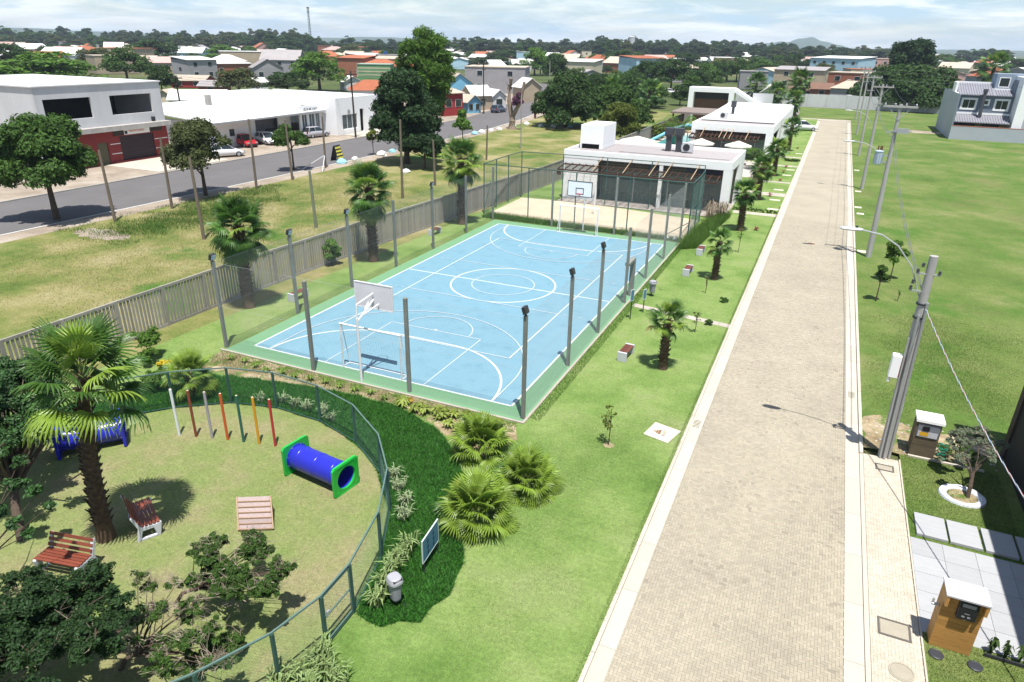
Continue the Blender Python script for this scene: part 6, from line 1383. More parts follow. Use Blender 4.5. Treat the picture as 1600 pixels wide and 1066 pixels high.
# ------------------------------------------------------------------ grey-blue house on the right
t = thing('modern_house', 'blue grey two storey modern house with ribbed grey roofs beyond the vacant lot', 'house', (36, 104, 0))
M_hb = mat('blue_grey_wall', (.155, .185, .235), .8, .06, .8); M_hl = mat('pale_grey_wall', (.36, .38, .42), .8, .07, .8); M_hr = mat('ribbed_grey_roof', (.20, .20, .23), .7, .08, 1)
X0, X1, YF, YB = 32.6, 40.6, 101.0, 116
mb = MB(); mb.box(X0, X0+.2, YF-4.2, YB, 0, 6.6).box(X0+.2, X1, YF, YF+.2, 2.9, 6.6).box(X0, X1, YB, YB+.2, 0, 6.6).box(X1-.2, X1, YF+.2, YB, 0, 8.8).build('wall', M_hb, t)
MB().prism([(X0-.02, YF-4.4), (X0, YF-4.4), (X0, YB), (X0-.02, YB)], 0, 6.7).build('side_wall', M_hl, t)
MB().box(X0, 60, YF-4.4, YF-4.2, 0, 2.0).build('front_wall', M_hl, t); MB().box(X0, 60, YF-4.42, YF-4.18, 2.002, 2.08).build('coping', mat('terracotta_coping', (.36, .14, .09), .8), t)
def ribroof(a, b, y0, y1, z0, z1, nm='roof'):
    r = MB(); r.slabpoly([(a, y0, z0), (b, y0, z0), (b, y1, z1), (a, y1, z1)], .1); n = int((b-a)/.35)
    for k in range(n): x = a+.18+k*.35; r.beam((x, y0, z0+.04), (x, y1, z1+.04), .1, .08)
    return r.build(nm, M_hr, t)
ribroof(X0+.3, 38.0, YF-.5, YF+5, 6.5, 8.0); ribroof(38.0, X1-.2, YF-.5, YF+2.5, 6.5, 7.2); ribroof(X0+.3, X1-.2, YF-3.2, YF-.05, 2.6, 3.5, 'porch_roof')
MB().box(X0, X0+.3, YF-.6, YF+5, 6.3, 6.75).box(X0, X0+.3, YF+2, YF+5.2, 6.75, 8.2).box(X0+.3, 38, YF+5, YF+5.2, 7.9, 8.25).box(X0, X1, YF-.06, YF-.002, 3.55, 3.85).box(38, X1, YF+2.5, YF+2.7, 7.1, 7.4).build('white_trim', M_white, t)
MB().box(38.0, 42, YF+2.7, YF+7, 6.6, 9.6).build('upper_block', mat('mid_blue_wall', (.22, .27, .34), .8, .06, .8), t)
MB().box(X1, X1+1.3, YF-3.4, YF+10, 0, 9.3).build('white_party_wall', M_white, t); MB().box(X1+1.3, 60, YF+.5, YF+12, 0, 6.8).build('neighbour_wall', M_hl, t)
for a, b, z0, z1 in ((33.6, 35.8, 4.2, 6.0), (38.1, 40.2, 4.2, 6.0)): win(t, a, b, YF-.0, z0, z1, n=2, fw=.28)
win(t, 36.5, 37.5, YF, 4.9, 5.9, fw=.25); win(t, 38.4, 39.9, YF+2.7, 7.6, 9.1, fw=.12, n=1)
MB().box(33.2, 36.2, YF-.3, YF-.2, 0, 2.6).box(37.3, 39.5, YF-.3, YF-.2, 0, 2.6).build('dark_opening', M_dark, t); MB().box(X0+.2, X1, YF, YF+.2, 0, 2.9).build('lower_wall', mat('yellow_wall', (.36, .30, .16), .8, .1, 1), t)
c = MB(); c.box(36.2, 36.65, YF-1.4, YF-1.0, 3.0, 3.9).beam((36.4, YF-1.2, 3.6), (36.4, YF-.9, 6.9), .42, .42).box(36.1, 36.7, YF-1.2, YF-.6, 6.9, 7.4).build('chimney', mat('chimney_grey', None), t)
# perimeter wall at the end of the road
t = thing('perimeter_wall', 'long pale concrete boundary wall closing the end of the road', 'wall', (10, 152, 0))
for k in range(16): MB().box(-12+k*4.2, -12+k*4.2+4.15, 151, 151.2, 0, 2.9).build('wall_panel', M_whitedirty, t)
# ------------------------------------------------------------------ cars
def car(label, x, y, rz, col, L=4.1, W=1.72, H=1.48, suv=False, group=None):
    t = thing('parked_car', label, 'car', (x, y, 0), group, rz); m = mat('car_paint_%d_%d_%d' % tuple(int(100*c) for c in col), col, .25, .02, 1, spec=.6)
    g = .2; hb = H*.60
    sec = [(-L/2, .42, .62, .80), (-L/2+.12, .25, .80, .90), (-L*.36, .2, hb+.05, 1.0), (-L*.1, .2, hb+.06, 1.0), (L*.15, .2, hb+.02, 1.0), (L*.33, .2, hb-.10, .98), (L/2-.18, .22, hb-.24, .92), (L/2, .38, hb-.42, .80)]
    mb = MB(); n = 8; vs = []
    for sx, z0, z1, w in sec:
        hw = W/2*w; zm = (z0+z1)/2
        vs += [(sx, -hw*.92, z0), (sx, -hw, zm*.9), (sx, -hw*.97, z1-.06), (sx, -hw*.85, z1), (sx, hw*.85, z1), (sx, hw*.97, z1-.06), (sx, hw, zm*.9), (sx, hw*.92, z0)]
    k = len(sec); mb.add(vs, [(i*n+j, i*n+(j+1) % n, (i+1)*n+(j+1) % n, (i+1)*n+j) for i in range(k-1) for j in range(n)]+[tuple(range(n))[::-1], tuple(range((k-1)*n, k*n))])
    mkobj('car_body', mb.mesh('car_body', m, smooth=True), t)
    r0, r1 = (-L*.47, L*.02) if suv else (-L*.44, L*.04); f1 = L*.22; hw = W/2
    gv = [(r0, -hw*.9, hb), (f1, -hw*.9, hb), (f1, hw*.9, hb), (r0, hw*.9, hb), (r0+.28, -hw*.72, H-.05), (r1, -hw*.72, H-.04), (r1, hw*.72, H-.04), (r0+.28, hw*.72, H-.05)]
    mkobj('glasshouse', MB().add(gv, [(0, 1, 5, 4), (1, 2, 6, 5), (2, 3, 7, 6), (3, 0, 4, 7), (4, 5, 6, 7)]).mesh('glasshouse', M_glass), t)
    rf = MB(); rf.add([(r0+.25, -hw*.74, H-.05), (r1+.05, -hw*.74, H-.05), (r1+.05, hw*.74, H-.05), (r0+.25, hw*.74, H-.05), (r0+.35, -hw*.66, H), (r1-.08, -hw*.66, H), (r1-.08, hw*.66, H), (r0+.35, hw*.66, H)], [(0, 1, 5, 4), (1, 2, 6, 5), (2, 3, 7, 6), (3, 0, 4, 7), (4, 5, 6, 7)])
    for s in (-1, 1):
        for xb, xt in ((r0, r0+.28), (f1, r1), ((r0+f1)/2-.1, (r0+.28+r1)/2)): rf.beam((xb, s*hw*.905, hb), (xt, s*hw*.725, H-.05), .07, .05)
    mkobj('roof', rf.mesh('roof', m), t)
    tm = MB().tube((0, -.1, 0), (0, .1, 0), .31, n=20).mesh('tyre', mat('tyre', (.02, .02, .02), .8)); rm = MB().tube((0, -.108, 0), (0, .108, 0), .19, n=12).mesh('rim', M_steel)
    for sx in (-L*.31, L*.31):
        for s in (-1, 1): w = mkobj('wheel', tm, t, (sx, s*(hw-.11), .31)); mkobj('rim', rm, w)
    for s in (-1, 1): mkobj('headlight', MB().obox((L/2-.14, s*hw*.66, hb-.30), (.2, .32, .14), Matrix.Identity(3)).mesh('headlight', M_steel), t)
    for s in (-1, 1): mkobj('tail_light', MB().obox((-L/2+.06, s*hw*.74, hb-.08), (.1, .22, .3), Matrix.Identity(3)).mesh('tail_light', mat('tail_red', (.3, .01, .01), .3)), t)
    mkobj('bumper', MB().box(-L/2-.03, -L/2+.1, -hw*.75, hw*.75, .3, .5).box(L/2-.06, L/2+.03, -hw*.72, hw*.72, .3, .48).mesh('bumper', M_dark), t); return t
wh = (.62, .62, .63)
car('white suv parked at the far end on the left edge of the paver road', 11.2, 96.5, R_(15), wh, 4.3, 1.8, 1.6, True)
car('white car parked behind the tall palm at the far end of the road', 7.9, 124, R_(95), wh, 4.2)
car('red hatchback parked in front of the low white building', -52.6, 34.6, R_(-20), (.42, .012, .02), 3.9)
car('white hatchback parked next to the red hatchback', -51.8, 37.6, R_(-20), wh, 4.0); car('dark grey car mostly hidden behind the white hatchback', -53.0, 40.6, R_(-15), (.06, .065, .07), 4.0)
car('white car partly hidden by the olive green street tree', -48.3, 27.0, R_(60), wh, 4.0); car('silver hatchback parked at the GEMINI corner of the white building', -51.0, 46.4, R_(80), (.33, .33, .36), 4.1)
car('dark blue car parked by the kerb at the road bend', -45.6, 95.5, R_(85), (.06, .07, .10), 4.0)
car('white car parked among trees beyond the second pavilion', *at(1047, 147)[:2], R_(10), wh, 4.3); car('blue grey car parked left of the white car among trees', *at(1030, 148)[:2], R_(10), (.12, .17, .22), 4.3); car('silver car parked on the grass beyond the trees, farthest right of the three', *at(1071, 138)[:2], R_(10), (.4, .4, .42), 4.3)
# ------------------------------------------------------------------ old posts in the dry field, painted stones, board
M_op = mat('old_post', (.15, .12, .09), .95, .25, 3, bump=.3); M_opg = mat('mossy_post', (.16, .18, .13), .95, .25, 3, bump=.3)
for k, (bx, by, ty, tx) in enumerate(((180, 346, 235, 155), (269, 326, 215, 274), (319, 374, 246, 297), (401, 295, 186, 397), (457, 281, 187, 446), (509, 262, 182, 499), (494, 356, 267, 481), (629, 310, 187, 620), (680, 290, 219, 679), (760, 250, 196, 761))):
    P = at(bx, by); h = hgt(bx, by, ty); nm = ('leftmost, beside the large roadside tree', 'in front of the red shop', 'leaning one left of the first palm', 'by the parked red car', 'by the small street tree', 'tied with white props, near the sandwich board', 'short greenish one between the first two palms', 'tall one right of the middle palm', 'short one under the dark bush', 'near the road bend')[k]
    MB().tube((P[0], P[1], -.1), (P[0]+(.12 if k % 2 else -.1), P[1], h), .12, .085, 8).build('old_post', M_opg if k in (6,) else M_op, loc=P, label='old weathered post in the dry field, '+nm, cat='post', group='old posts in the dry field')
P = at(509, 262); t = thing('prop', 'pair of slanting white props at the foot of a post by the road', 'prop', P); MB().beam((P[0], P[1], 1.3), (P[0]+1.4, P[1]-2.3, 0), .07, .07).beam((P[0], P[1], 1.3), (P[0]-1.2, P[1]-2.6, 0), .07, .07).build('bar', M_whitedirty, t)
for k, (x, y) in enumerate(((-34.0, 29.9), (-34.1, 32.5), (-33.4, 36.9), (-33.8, 39.8), (-24.5, 28.3), (-33.4, 61.4), (-33.2, 63.4), (-33.1, 66.5), (-32.8, 68.7), (-32.7, 74.1), (-32.0, 78.0), (-28.8, 76.7), (-26.7, 77.0), (-24.4, 78.5))):
    rg = random.Random(k); n = 10; mb = MB(); prof = []
    r = rg.uniform(.38, .6); vs = []
    for j, (q, z) in enumerate(((1, 0), (1.02, .18), (.75, .42), (.3, .55))):
        for i in range(n): a = 6.283*i/n; vs.append((x+r*q*math.cos(a)*rg.uniform(.85, 1.15), y+r*q*math.sin(a)*rg.uniform(.85, 1.15), z*r*1.7))
    mb.add(vs, [(j*n+i, j*n+(i+1) % n, (j+1)*n+(i+1) % n, (j+1)*n+i) for j in range(3) for i in range(n)]+[tuple(range(3*n, 4*n))])
    blue = k in (0, 3, 5, 9, 13)
    mb.build('painted_stone', mat('stone_paint_'+('blue' if blue else 'white'), (.25, .48, .55) if blue else (.62, .62, .60), .8, .15, 4), loc=(x, y, 0), label=('pale blue' if blue else 'white')+' painted stone in the row along the grass verge of the asphalt road', cat='stone', group=('blue' if blue else 'white')+' painted verge stones')
t = thing('sandwich_board', 'black and yellow folding sandwich board standing on the road shoulder', 'sign', (-35.6, 31.2, 0), None, R_(8))
for s in (-1, 1):
    m3 = Matrix.Rotation(R_(s*16), 3, 'Y'); mkobj('panel', MB().obox((s*.28, 0, .85), (.03, 1.3, 1.75), m3.inverted()).mesh('panel', M_dark), t)
lt = MB()
for k in range(4):
    z = .35+k*.36; x = .56-(z)*.28
    for j in range(5 if k != 1 else 3): lt.obox((x, -.46+j*.23*(1 if k != 1 else 1.9), z), (.02, .17 if k != 1 else .36, .2), Matrix.Rotation(R_(-16), 3, 'Y'))
mkobj('yellow_lettering', lt.mesh('yellow_lettering', mat('board_yellow', (.60, .55, .08), .6)), t)
M_wp = mat('tarred_pole', (.05, .04, .035), .9, .2, 3)
def tpole(label, bx, by, ty, m, arm=0, r=.14):
    P = at(bx, by); h = hgt(bx, by, ty); t = thing('telegraph_pole', label, 'utility pole', P, 'telegraph poles along the asphalt road'); MB().tube((P[0], P[1], -.1), (P[0]-.1, P[1], h), r, r*.75, 8).build('shaft', m, t)
    if arm: MB().box(P[0]-.1, P[0]+.1, P[1]-1.2, P[1]+1.2, h-.5, h-.36).box(P[0]-.1, P[0]+.1, P[1]-.6, P[1]+.6, h-1.5, h-1.38).build('crossarm', m, t)
    return (P[0]-.1, P[1], h)
a = tpole('tall dark telegraph pole with crossarm in front of the white building', 556, 216, 111, M_wp, 1); b = tpole('dark telegraph pole in front of the red and blue houses', 756, 178, 96, M_wp, 1); c = tpole('dark telegraph pole right of the white and red building', 285, 183, 118, M_wp, 1, .16)
tpole('short pale pole against the white corner block', 527, 210, 166, M_conc, 0, .1); d = tpole('pale concrete pole with a lamp at the road bend', 814, 232, 148, M_conc, 0, .1); tpole('far pale pole behind the dead trunk tree', 858, 150, 96, M_conc, 0, .12)
for (p, q) in ((a, b), (c, a)):
    for k in range(3): cable('dark wire between the telegraph poles of the asphalt road', (p[0]+.4*k-.4, p[1], p[2]-.4*k), (q[0]+.4*k-.4, q[1], q[2]-.4*k), 1.0, .018, M_wp, group='telegraph wires over the asphalt road')
t = thing('hydrant', 'small dark red hydrant post on the verge near the road bend', 'hydrant', at(836, 185)); P = at(836, 185); MB().lathe([(.2, 0), (.2, .7), (.3, .75), (.25, 1.1), (.1, 1.25)], P, 10).build('hydrant_body', mat('dull_red', (.10, .03, .03), .7), t)

# ------------------------------------------------------------------ houses of the town behind
WALL = {'white': (.55, .55, .54), 'grey': (.27, .26, .27), 'tan': (.36, .29, .21), 'brick': (.27, .105, .06), 'pink': (.45, .27, .24), 'green': (.12, .24, .11), 'teal': (.16, .40, .40), 'blue': (.15, .36, .50), 'red': (.26, .03, .03), 'cream': (.50, .44, .32), 'sky': (.35, .50, .60)}
ROOF = {'white': (.58, .57, .55), 'grey': (.27, .25, .25), 'tan': (.40, .34, .27), 'tile': (.30, .10, .05), 'brown': (.16, .09, .065), 'pinkish': (.38, .27, .24), 'green': (.22, .30, .25)}
def hm(kind, d, c): return mat('%s_%s' % (kind, c), d[c], .9, .14, .5, objv=.1)
PLACED = []
def bhouse(label, xl, xr, yb, yt, wall, roof, kind='gable', rot=12, dep=.8, wins=2, group=None, cat='house', wallf=.62, name='house', tank=False, pos=None, WH=None):
    if pos is None:
        xc = (xl+xr)/2; P = at(xc, yb); d = (np.array(P)-CAM)@FW; w = (xr-xl)/FPX*d; h = hgt(xc, yb, yt)
    else: P = pos; w, h = WH
    h = max(h, 2.4)
    v = Vector((P[0]-CAM[0], P[1]-CAM[1], 0)).normalized(); rz = math.atan2(v.y, v.x)-math.pi/2+R_(rot)
    w = w/(abs(math.cos(R_(rot)))+.35*abs(math.sin(R_(rot)))); D = max(5, w*dep); D = min(D, 26)
    hw_ = h*wallf if kind in ('gable', 'hip', 'gablex') else h-.25
    t = thing(name, label, cat, P, group, rz); mw = hm('wall', WALL, wall); mr = hm('roof', ROOF, roof)
    mkobj('wall', MB().box(-w/2, w/2, 0, D, 0, hw_).mesh('wall', mw), t); o = .35
    r = MB()
    if kind == 'gablex':   # ridge parallel to the front
        r.slabpoly([(-w/2-o, -o, hw_-.1), (w/2+o, -o, hw_-.1), (w/2+o, D/2, h), (-w/2-o, D/2, h)], .12); r.slabpoly([(-w/2-o, D/2, h), (w/2+o, D/2, h), (w/2+o, D+o, hw_-.1), (-w/2-o, D+o, hw_-.1)], .12)
        mkobj('gable', MB().add([(-w/2, 0, hw_), (-w/2, D, hw_), (-w/2, D/2, h-.1), (w/2, 0, hw_), (w/2, D, hw_), (w/2, D/2, h-.1)], [(0, 2, 1), (3, 4, 5)]).mesh('gable', mw), t)
    elif kind == 'gable':
        r.slabpoly([(-w/2-o, -o, hw_-.1), (0, -o, h), (0, D+o, h), (-w/2-o, D+o, hw_-.1)], .12); r.slabpoly([(0, -o, h), (w/2+o, -o, hw_-.1), (w/2+o, D+o, hw_-.1), (0, D+o, h)], .12)
        mkobj('gable', MB().add([(-w/2, 0, hw_), (w/2, 0, hw_), (0, 0, h-.1), (-w/2, D, hw_), (w/2, D, hw_), (0, D, h-.1)], [(0, 1, 2), (3, 5, 4)]).mesh('gable', mw), t)
    elif kind == 'hip':
        i = min(w, D)*.42; z = hw_; r.add([(-w/2-o, -o, z), (w/2+o, -o, z), (w/2+o, D+o, z), (-w/2-o, D+o, z), (-w/2+i, D/2, h), (w/2-i, D/2, h)], [(0, 1, 5, 4), (1, 2, 5), (2, 3, 4, 5), (3, 0, 4), (0, 3, 2, 1)])
    elif kind == 'shed': r.slabpoly([(-w/2-o, -o, hw_-.0), (w/2+o, -o, hw_), (w/2+o, D+o, hw_+.9), (-w/2-o, D+o, hw_+.9)], .15); mkobj('back_wall', MB().box(-w/2, w/2, D-.2, D, hw_, hw_+.7).mesh('back_wall', mw), t)
    else: r.box(-w/2-.15, w/2+.15, -.15, D+.15, hw_+.002, hw_+.2)
    mkobj('roof', r.mesh('roof', mr), t)
    if wins:
        rr = random.Random(int(P[0]*7+P[1])); rows = 2 if hw_ > 5 else 1
        for q in range(rows):
            for k in range(wins):
                cx = -w/2+w*(k+.5)/wins; zz = (hw_/rows)*(q+.55); s = min(.7, w/wins*.28); s2 = min(.6, hw_/rows*.25)
                f = mkobj('window', MB().box(cx-s-.08, cx+s+.08, -.05, .02, zz-s2-.08, zz+s2+.08).mesh('window', M_whitedirty), t); mkobj('pane', MB().box(cx-s, cx+s, -.07, -.05, zz-s2, zz+s2).mesh('pane', M_glass), f)
        for k in range(max(1, wins//2)):
            cy = D*(k+.5)/max(1, wins//2)
            for sx in (-1, 1): mkobj('window', MB().box(sx*(w/2-.02), sx*(w/2+.05), cy-.6, cy+.6, hw_*.5-.4, hw_*.5+.6).mesh('window', M_glass), t)
    if tank: mkobj('roof_tank', MB().lathe([(.8, 0), (.9, 1.1), (.95, 1.2), (.3, 1.35)], (-w*.1, D*.4, h), 12).mesh('roof_tank', mat('tank_blue', (.02, .08, .25), .5)), t)
    PLACED.append((P[0], P[1], max(w, D)*.65)); return t
H_ = [('orange hipped roof house at the far left edge', -8, 14, 74, 59, 'cream', 'tile', 'hip', 0, 1), ('small flat brick building among trees at the far left', 63, 79, 76, 61, 'brick', 'brown', 'flat', 10, 1), ('white shed roof peeping from trees at the far left', 34, 56, 88, 76, 'white', 'white', 'shed', 25, 0),
 ('pale house with a flat white roof beyond the big green crowns', 115, 141, 96, 82, 'teal', 'white', 'flat', 20, 1), ('cream house with orange roof left of the white gable', 135, 152, 88, 68, 'cream', 'tile', 'gable', 20, 1), ('bright white gabled hall on the left skyline', 166, 194, 86, 66, 'white', 'white', 'gablex', -8, 0),
 ('white flat roofed house behind round trees on the left', 268, 293, 86, 72, 'white', 'white', 'flat', 15, 2), ('jumbled grey house with small windows on the left skyline', 296, 326, 90, 70, 'grey', 'grey', 'gable', -20, 2), ('long low house with pinkish tiled roof', 224, 284, 112, 89, 'tan', 'pinkish', 'gablex', 8, 4),
 ('small house with pale green roof', 276, 312, 112, 92, 'grey', 'green', 'gablex', 5, 2), ('grey rendered house with a white roof and brick side', 294, 346, 124, 92, 'grey', 'white', 'shed', 35, 2), ('brick shed with a wide white roof', 330, 398, 122, 98, 'brick', 'white', 'shed', 25, 2),
 ('low house with dusty brown roof in front of the grey rendered house', 266, 322, 137, 118, 'red', 'tan', 'gablex', -25, 2), ('low house with grey lean-to roof', 310, 350, 147, 126, 'brick', 'grey', 'gablex', -25, 1), ('large white gabled roof with green edge', 268, 352, 176, 142, 'white', 'white', 'gablex', -10, 1),
 ('cream roofed shed right behind the two storey shop', 244, 275, 172, 140, 'cream', 'tan', 'gable', -20, 0), ('pink house with tiled roof on the left skyline', 400, 428, 88, 67, 'pink', 'tile', 'gable', 15, 2), ('grey gabled house with a long sloping roof', 408, 470, 118, 78, 'grey', 'grey', 'gablex', -15, 3),
 ('lower grey gabled wing with carved gable', 398, 445, 128, 92, 'grey', 'grey', 'gable', 10, 2), ('small white house with flat roof behind trees', 374, 400, 100, 88, 'white', 'white', 'flat', 0, 2), ('white shed roof among dark trees', 400, 420, 142, 132, 'white', 'white', 'shed', 10, 0),
 ('green block house with pale horizontal stripes', 558, 612, 126, 100, 'green', 'green', 'flat', -10, 0), ('grey house with a blue water tank on its roof', 590, 626, 108, 85, 'grey', 'grey', 'flat', 5, 2), ('long grey wall and roof behind the striped green house', 545, 596, 112, 93, 'grey', 'grey', 'flat', 5, 0),
 ('house with orange red hipped tile roof', 550, 616, 166, 126, 'white', 'tile', 'hip', 5, 3), ('white canopy roof beside the dark telegraph pole', 538, 568, 142, 119, 'white', 'white', 'gable', 15, 0), ('white wall house with a blue sign band', 556, 592, 186, 152, 'white', 'tan', 'flat', 15, 1),
 ('long white two storey building on the central skyline', 704, 754, 90, 73, 'white', 'grey', 'flat', 5, 6), ('small teal house beyond the grey block', 726, 752, 106, 90, 'teal', 'tan', 'flat', 15, 2), ('large grey rendered block with two small windows', 724, 822, 146, 104, 'grey', 'tan', 'flat', -8, 2),
 ('dark teal house with a porch and fibre cement roof', 696, 742, 158, 114, 'blue', 'tan', 'gable', 25, 2), ('dark red wooden house with pale roof at the roadside', 690, 728, 181, 143, 'red', 'tan', 'shed', 40, 2), ('bright blue house wall joined to the red house', 728, 754, 177, 148, 'blue', 'tan', 'gable', 38, 2),
 ('tan workshop with large white roof', 736, 772, 172, 134, 'tan', 'white', 'gablex', 30, 1), ('white house with dark door under a white roof', 768, 792, 169, 140, 'white', 'white', 'gable', 25, 1), ('open white roofed shed right of the dead trunk', 812, 848, 160, 122, 'tan', 'white', 'gable', 25, 0),
 ('long low white building behind hedges', 752, 798, 102, 92, 'white', 'tan', 'flat', 0, 0), ('white warehouse roof right of the grey block', 800, 830, 112, 93, 'white', 'white', 'gablex', 10, 1), ('small white and pink house with stairs', 884, 912, 98, 79, 'white', 'tile', 'gable', 25, 2), ('cream flat house next to the pink one', 908, 924, 96, 80, 'cream', 'cream' if 0 else 'tan', 'flat', 10, 1),
 ('white house front left of dark crowns', 894, 916, 118, 96, 'sky', 'white', 'gable', 20, 1), ('grey gabled roof between tree crowns', 904, 944, 128, 109, 'grey', 'grey', 'gable', 15, 0), ('light blue house with patchy roof', 1006, 1042, 108, 86, 'sky', 'pinkish', 'gablex', 20, 2), ('orange roofed house right of the light blue house', 1028, 1052, 100, 86, 'tan', 'tile', 'gablex', -10, 1),
 ('red brick hall with a white roof and brick tower', 1072, 1120, 96, 75, 'brick', 'white', 'gable', -30, 3), ('low house with tile roof right of the brick hall', 1120, 1144, 97, 85, 'pink', 'tile', 'gablex', 0, 2), ('white house with hipped white roof', 1142, 1188, 99, 82, 'white', 'white', 'hip', 0, 3), ('bare concrete block building behind the palms', 1154, 1196, 140, 111, 'grey', 'grey', 'flat', 5, 1),
 ('long tan wall building with sloping top', 1206, 1282, 138, 108, 'tan', 'grey', 'shed', -8, 2), ('light blue hall with white edged roof', 1258, 1338, 122, 90, 'sky', 'white', 'shed', -25, 5), ('long pinkish factory with grey roof', 1290, 1396, 116, 91, 'pink', 'pinkish', 'flat', -3, 8), ('two storey orange brick house with barred windows', 1288, 1348, 152, 113, 'brick', 'tan', 'flat', -12, 2),
 ('house with dark brown tile roof and small chimney', 1266, 1298, 153, 130, 'brick', 'brown', 'gablex', 5, 1), ('house with wide beige hipped roof behind the boundary wall', 1296, 1352, 158, 127, 'grey', 'tan', 'hip', -5, 1), ('white gabled pergola building beside the tall double palm', 1186, 1224, 168, 130, 'white', 'white', 'gable', 5, 0), ('low brick house with maroon roof behind the boundary wall', 1236, 1268, 150, 135, 'brick', 'brown', 'gablex', 0, 2),
 ('small blue grey gatehouse with dark window right of the layered tree', 1508, 1532, 130, 116, 'sky', 'grey', 'flat', 0, 1), ('pinkish round roofed shed behind the modern house', 1460, 1506, 126, 109, 'pink', 'pinkish', 'gable', 10, 0), ('long pale roof right of the layered tree', 1460, 1520, 118, 108, 'white', 'tan', 'gablex', 0, 0), ('pale green roofed house behind the modern house', 1524, 1568, 104, 96, 'cream', 'white', 'gablex', 0, 1)]
for (lb, xl, xr, yb, yt, wl_, rf, kd, ro, wn) in H_:
    cat = 'building' if any(k in lb for k in ('hall', 'factory', 'block', 'building', 'warehouse', 'workshop')) else 'house'
    bhouse(lb, xl, xr, yb, yt, wl_, rf, kd, ro, .8, wn, cat=cat, tank='blue water tank' in lb)
# stripes on the green block
for o in list(COL.objects):
    if o.get('label', '').startswith('green block house'):
        wme = [c for c in o.children if c.name.startswith('wall')][0]; w = wme.dimensions.x; x0 = min(v.co.x for v in wme.data.vertices); x1 = max(v.co.x for v in wme.data.vertices); zt = max(v.co.z for v in wme.data.vertices)
        s = MB()
        for k in range(3): s.box(x0, x1, -.03, 0, zt*(.3+.22*k), zt*(.3+.22*k)+zt*.08)
        mkobj('pale_stripe', s.mesh('pale_stripe', hm('wall', WALL, 'cream')), o)

# ------------------------------------------------------------------ named crowns of the middle distance
def vlib(pref, specs):
    L = []
    for s in specs:
        seed, R, Hc, z0, n, leaf, f, k, dome, rel, up, asp = s; me, c, r = crown_mesh(pref+'_crown', seed, R, Hc, z0, n, leaf, F_[f], k, rel, dome, up, asp)
        L.append((me, trunk_mesh(pref+'_trunk', seed, z0+Hc*.3, .22, c, nb=5), R, z0+Hc))
    return L
BR = vlib('broad', [(200+i, 5.0, 5.6+.5*(i % 3), 1.4, 5200, .38, f, 34, True, (.2, .34), .5, 2) for i, f in enumerate(('mid', 'dark', 'fresh', 'olive', 'dark', 'mid', 'blue', 'yellow'))])
EU = vlib('tall', [(300+i, 4.6, 15+i % 3, .8, 4200, .72, f, 40, False, (.24, .42), .1, 2.5) for i, f in enumerate(('blue', 'dark', 'olive', 'blue', 'mid', 'blue'))])
def plant(lib, i, label, P, s, group=None, name='tree', rz=None, cat='tree', sz=None):
    me, tm, R, Ht = lib[i % len(lib)]; t = thing(name, label, cat, P, group, rz if rz is not None else random.uniform(0, 6.28)); t.scale = (s, s, (sz or s)); mkobj('crown', me, t); mkobj('trunk', tm, t); return t
MT = [('very wide flat topped green tree behind the shop building', 85, 150, 80, 190, 2, 'fresh'), ('light green shrubby tree right behind the shop building roof', 95, 140, 112, 90, 2, ''), ('dark tree at the left edge of the skyline', 15, 118, 68, 90, 1, ''), ('orange tinged tree left of the round dark crowns', 155, 112, 73, 60, 3, ''),
 ('tall green tree with yellow blossom', 200, 128, 72, 80, 0, ''), ('wide dark round tree behind the low pinkish roof house', 245, 100, 62, 90, 4, ''), ('tree in front of the dusty brown roof house', 255, 150, 102, 55, 1, ''), ('bright green tree behind the brick shed', 350, 100, 70, 75, 2, ''), ('big olive round tree behind the white building', 375, 150, 104, 72, 3, ''),
 ('bright green lush tree right of the grey gabled house', 500, 142, 80, 95, 2, ''), ('dark low tree in front of the bright green lush tree', 450, 148, 112, 80, 1, ''), ('dark tree in front of the grey gabled house', 412, 122, 98, 28, 4, ''), ('round dark tree on the skyline left of the tall feathery tree', 580, 90, 66, 40, 1, ''), ('olive tree below the skyline near the striped green house', 550, 92, 68, 40, 3, ''),
 ('wide dark tree above the tower', 450, 88, 62, 80, 1, ''), ('dark tree right of the long white skyline building', 795, 98, 78, 60, 4, ''), ('light green tree right of the warehouse roof', 835, 118, 74, 55, 2, ''), ('dark tree behind the far pale pole', 868, 130, 84, 50, 1, ''), ('low green tree right of the far pale pole', 900, 148, 105, 60, 0, ''),
 ('very dark wide tree in the centre of the middle distance', 975, 112, 78, 80, 4, ''), ('green tree with dark branches left of the parked cars', 965, 155, 110, 80, 0, ''), ('tree with forked dark trunk behind the parked cars', 1048, 140, 92, 62, 1, ''), ('tree left of the white framed block', 1098, 140, 98, 60, 0, ''), ('olive tree between brick hall and concrete block', 1135, 126, 90, 60, 3, ''),
 ('round dark green tree left of the light blue hall', 1238, 115, 84, 48, 1, ''), ('green tree in front of the long tan wall', 1245, 142, 122, 32, 2, ''), ('tree right of the light blue house', 1070, 112, 82, 50, 1, ''), ('dark green tree behind the palms of the pavilion', 1185, 118, 88, 50, 0, ''), ('dark low hedge tree right of the wide dark trees', 1000, 175, 150, 60, 4, ''), ('round dark tree left of the pool shelter', 1020, 168, 148, 46, 1, ''),
 ('green tree right of the tall dark rounded tree', 1475, 112, 84, 60, 0, ''), ('dark green tree behind the modern house', 1540, 118, 100, 50, 1, ''), ('dark tree at the right edge behind the modern house', 1590, 116, 92, 46, 1, '')]
for k, (lb, xc, yb, yt, wpx, vi, _) in enumerate(MT):
    P = at(xc, yb); d = (np.array(P)-CAM)@FW; w = wpx/FPX*d; h = hgt(xc, yb, yt); me, tm, R, Ht = BR[vi]
    plant(BR, vi, lb, P, w/2/R/.95, None, 'tree', k*1.3, sz=h/Ht); PLACED.append((P[0], P[1], w*.3))
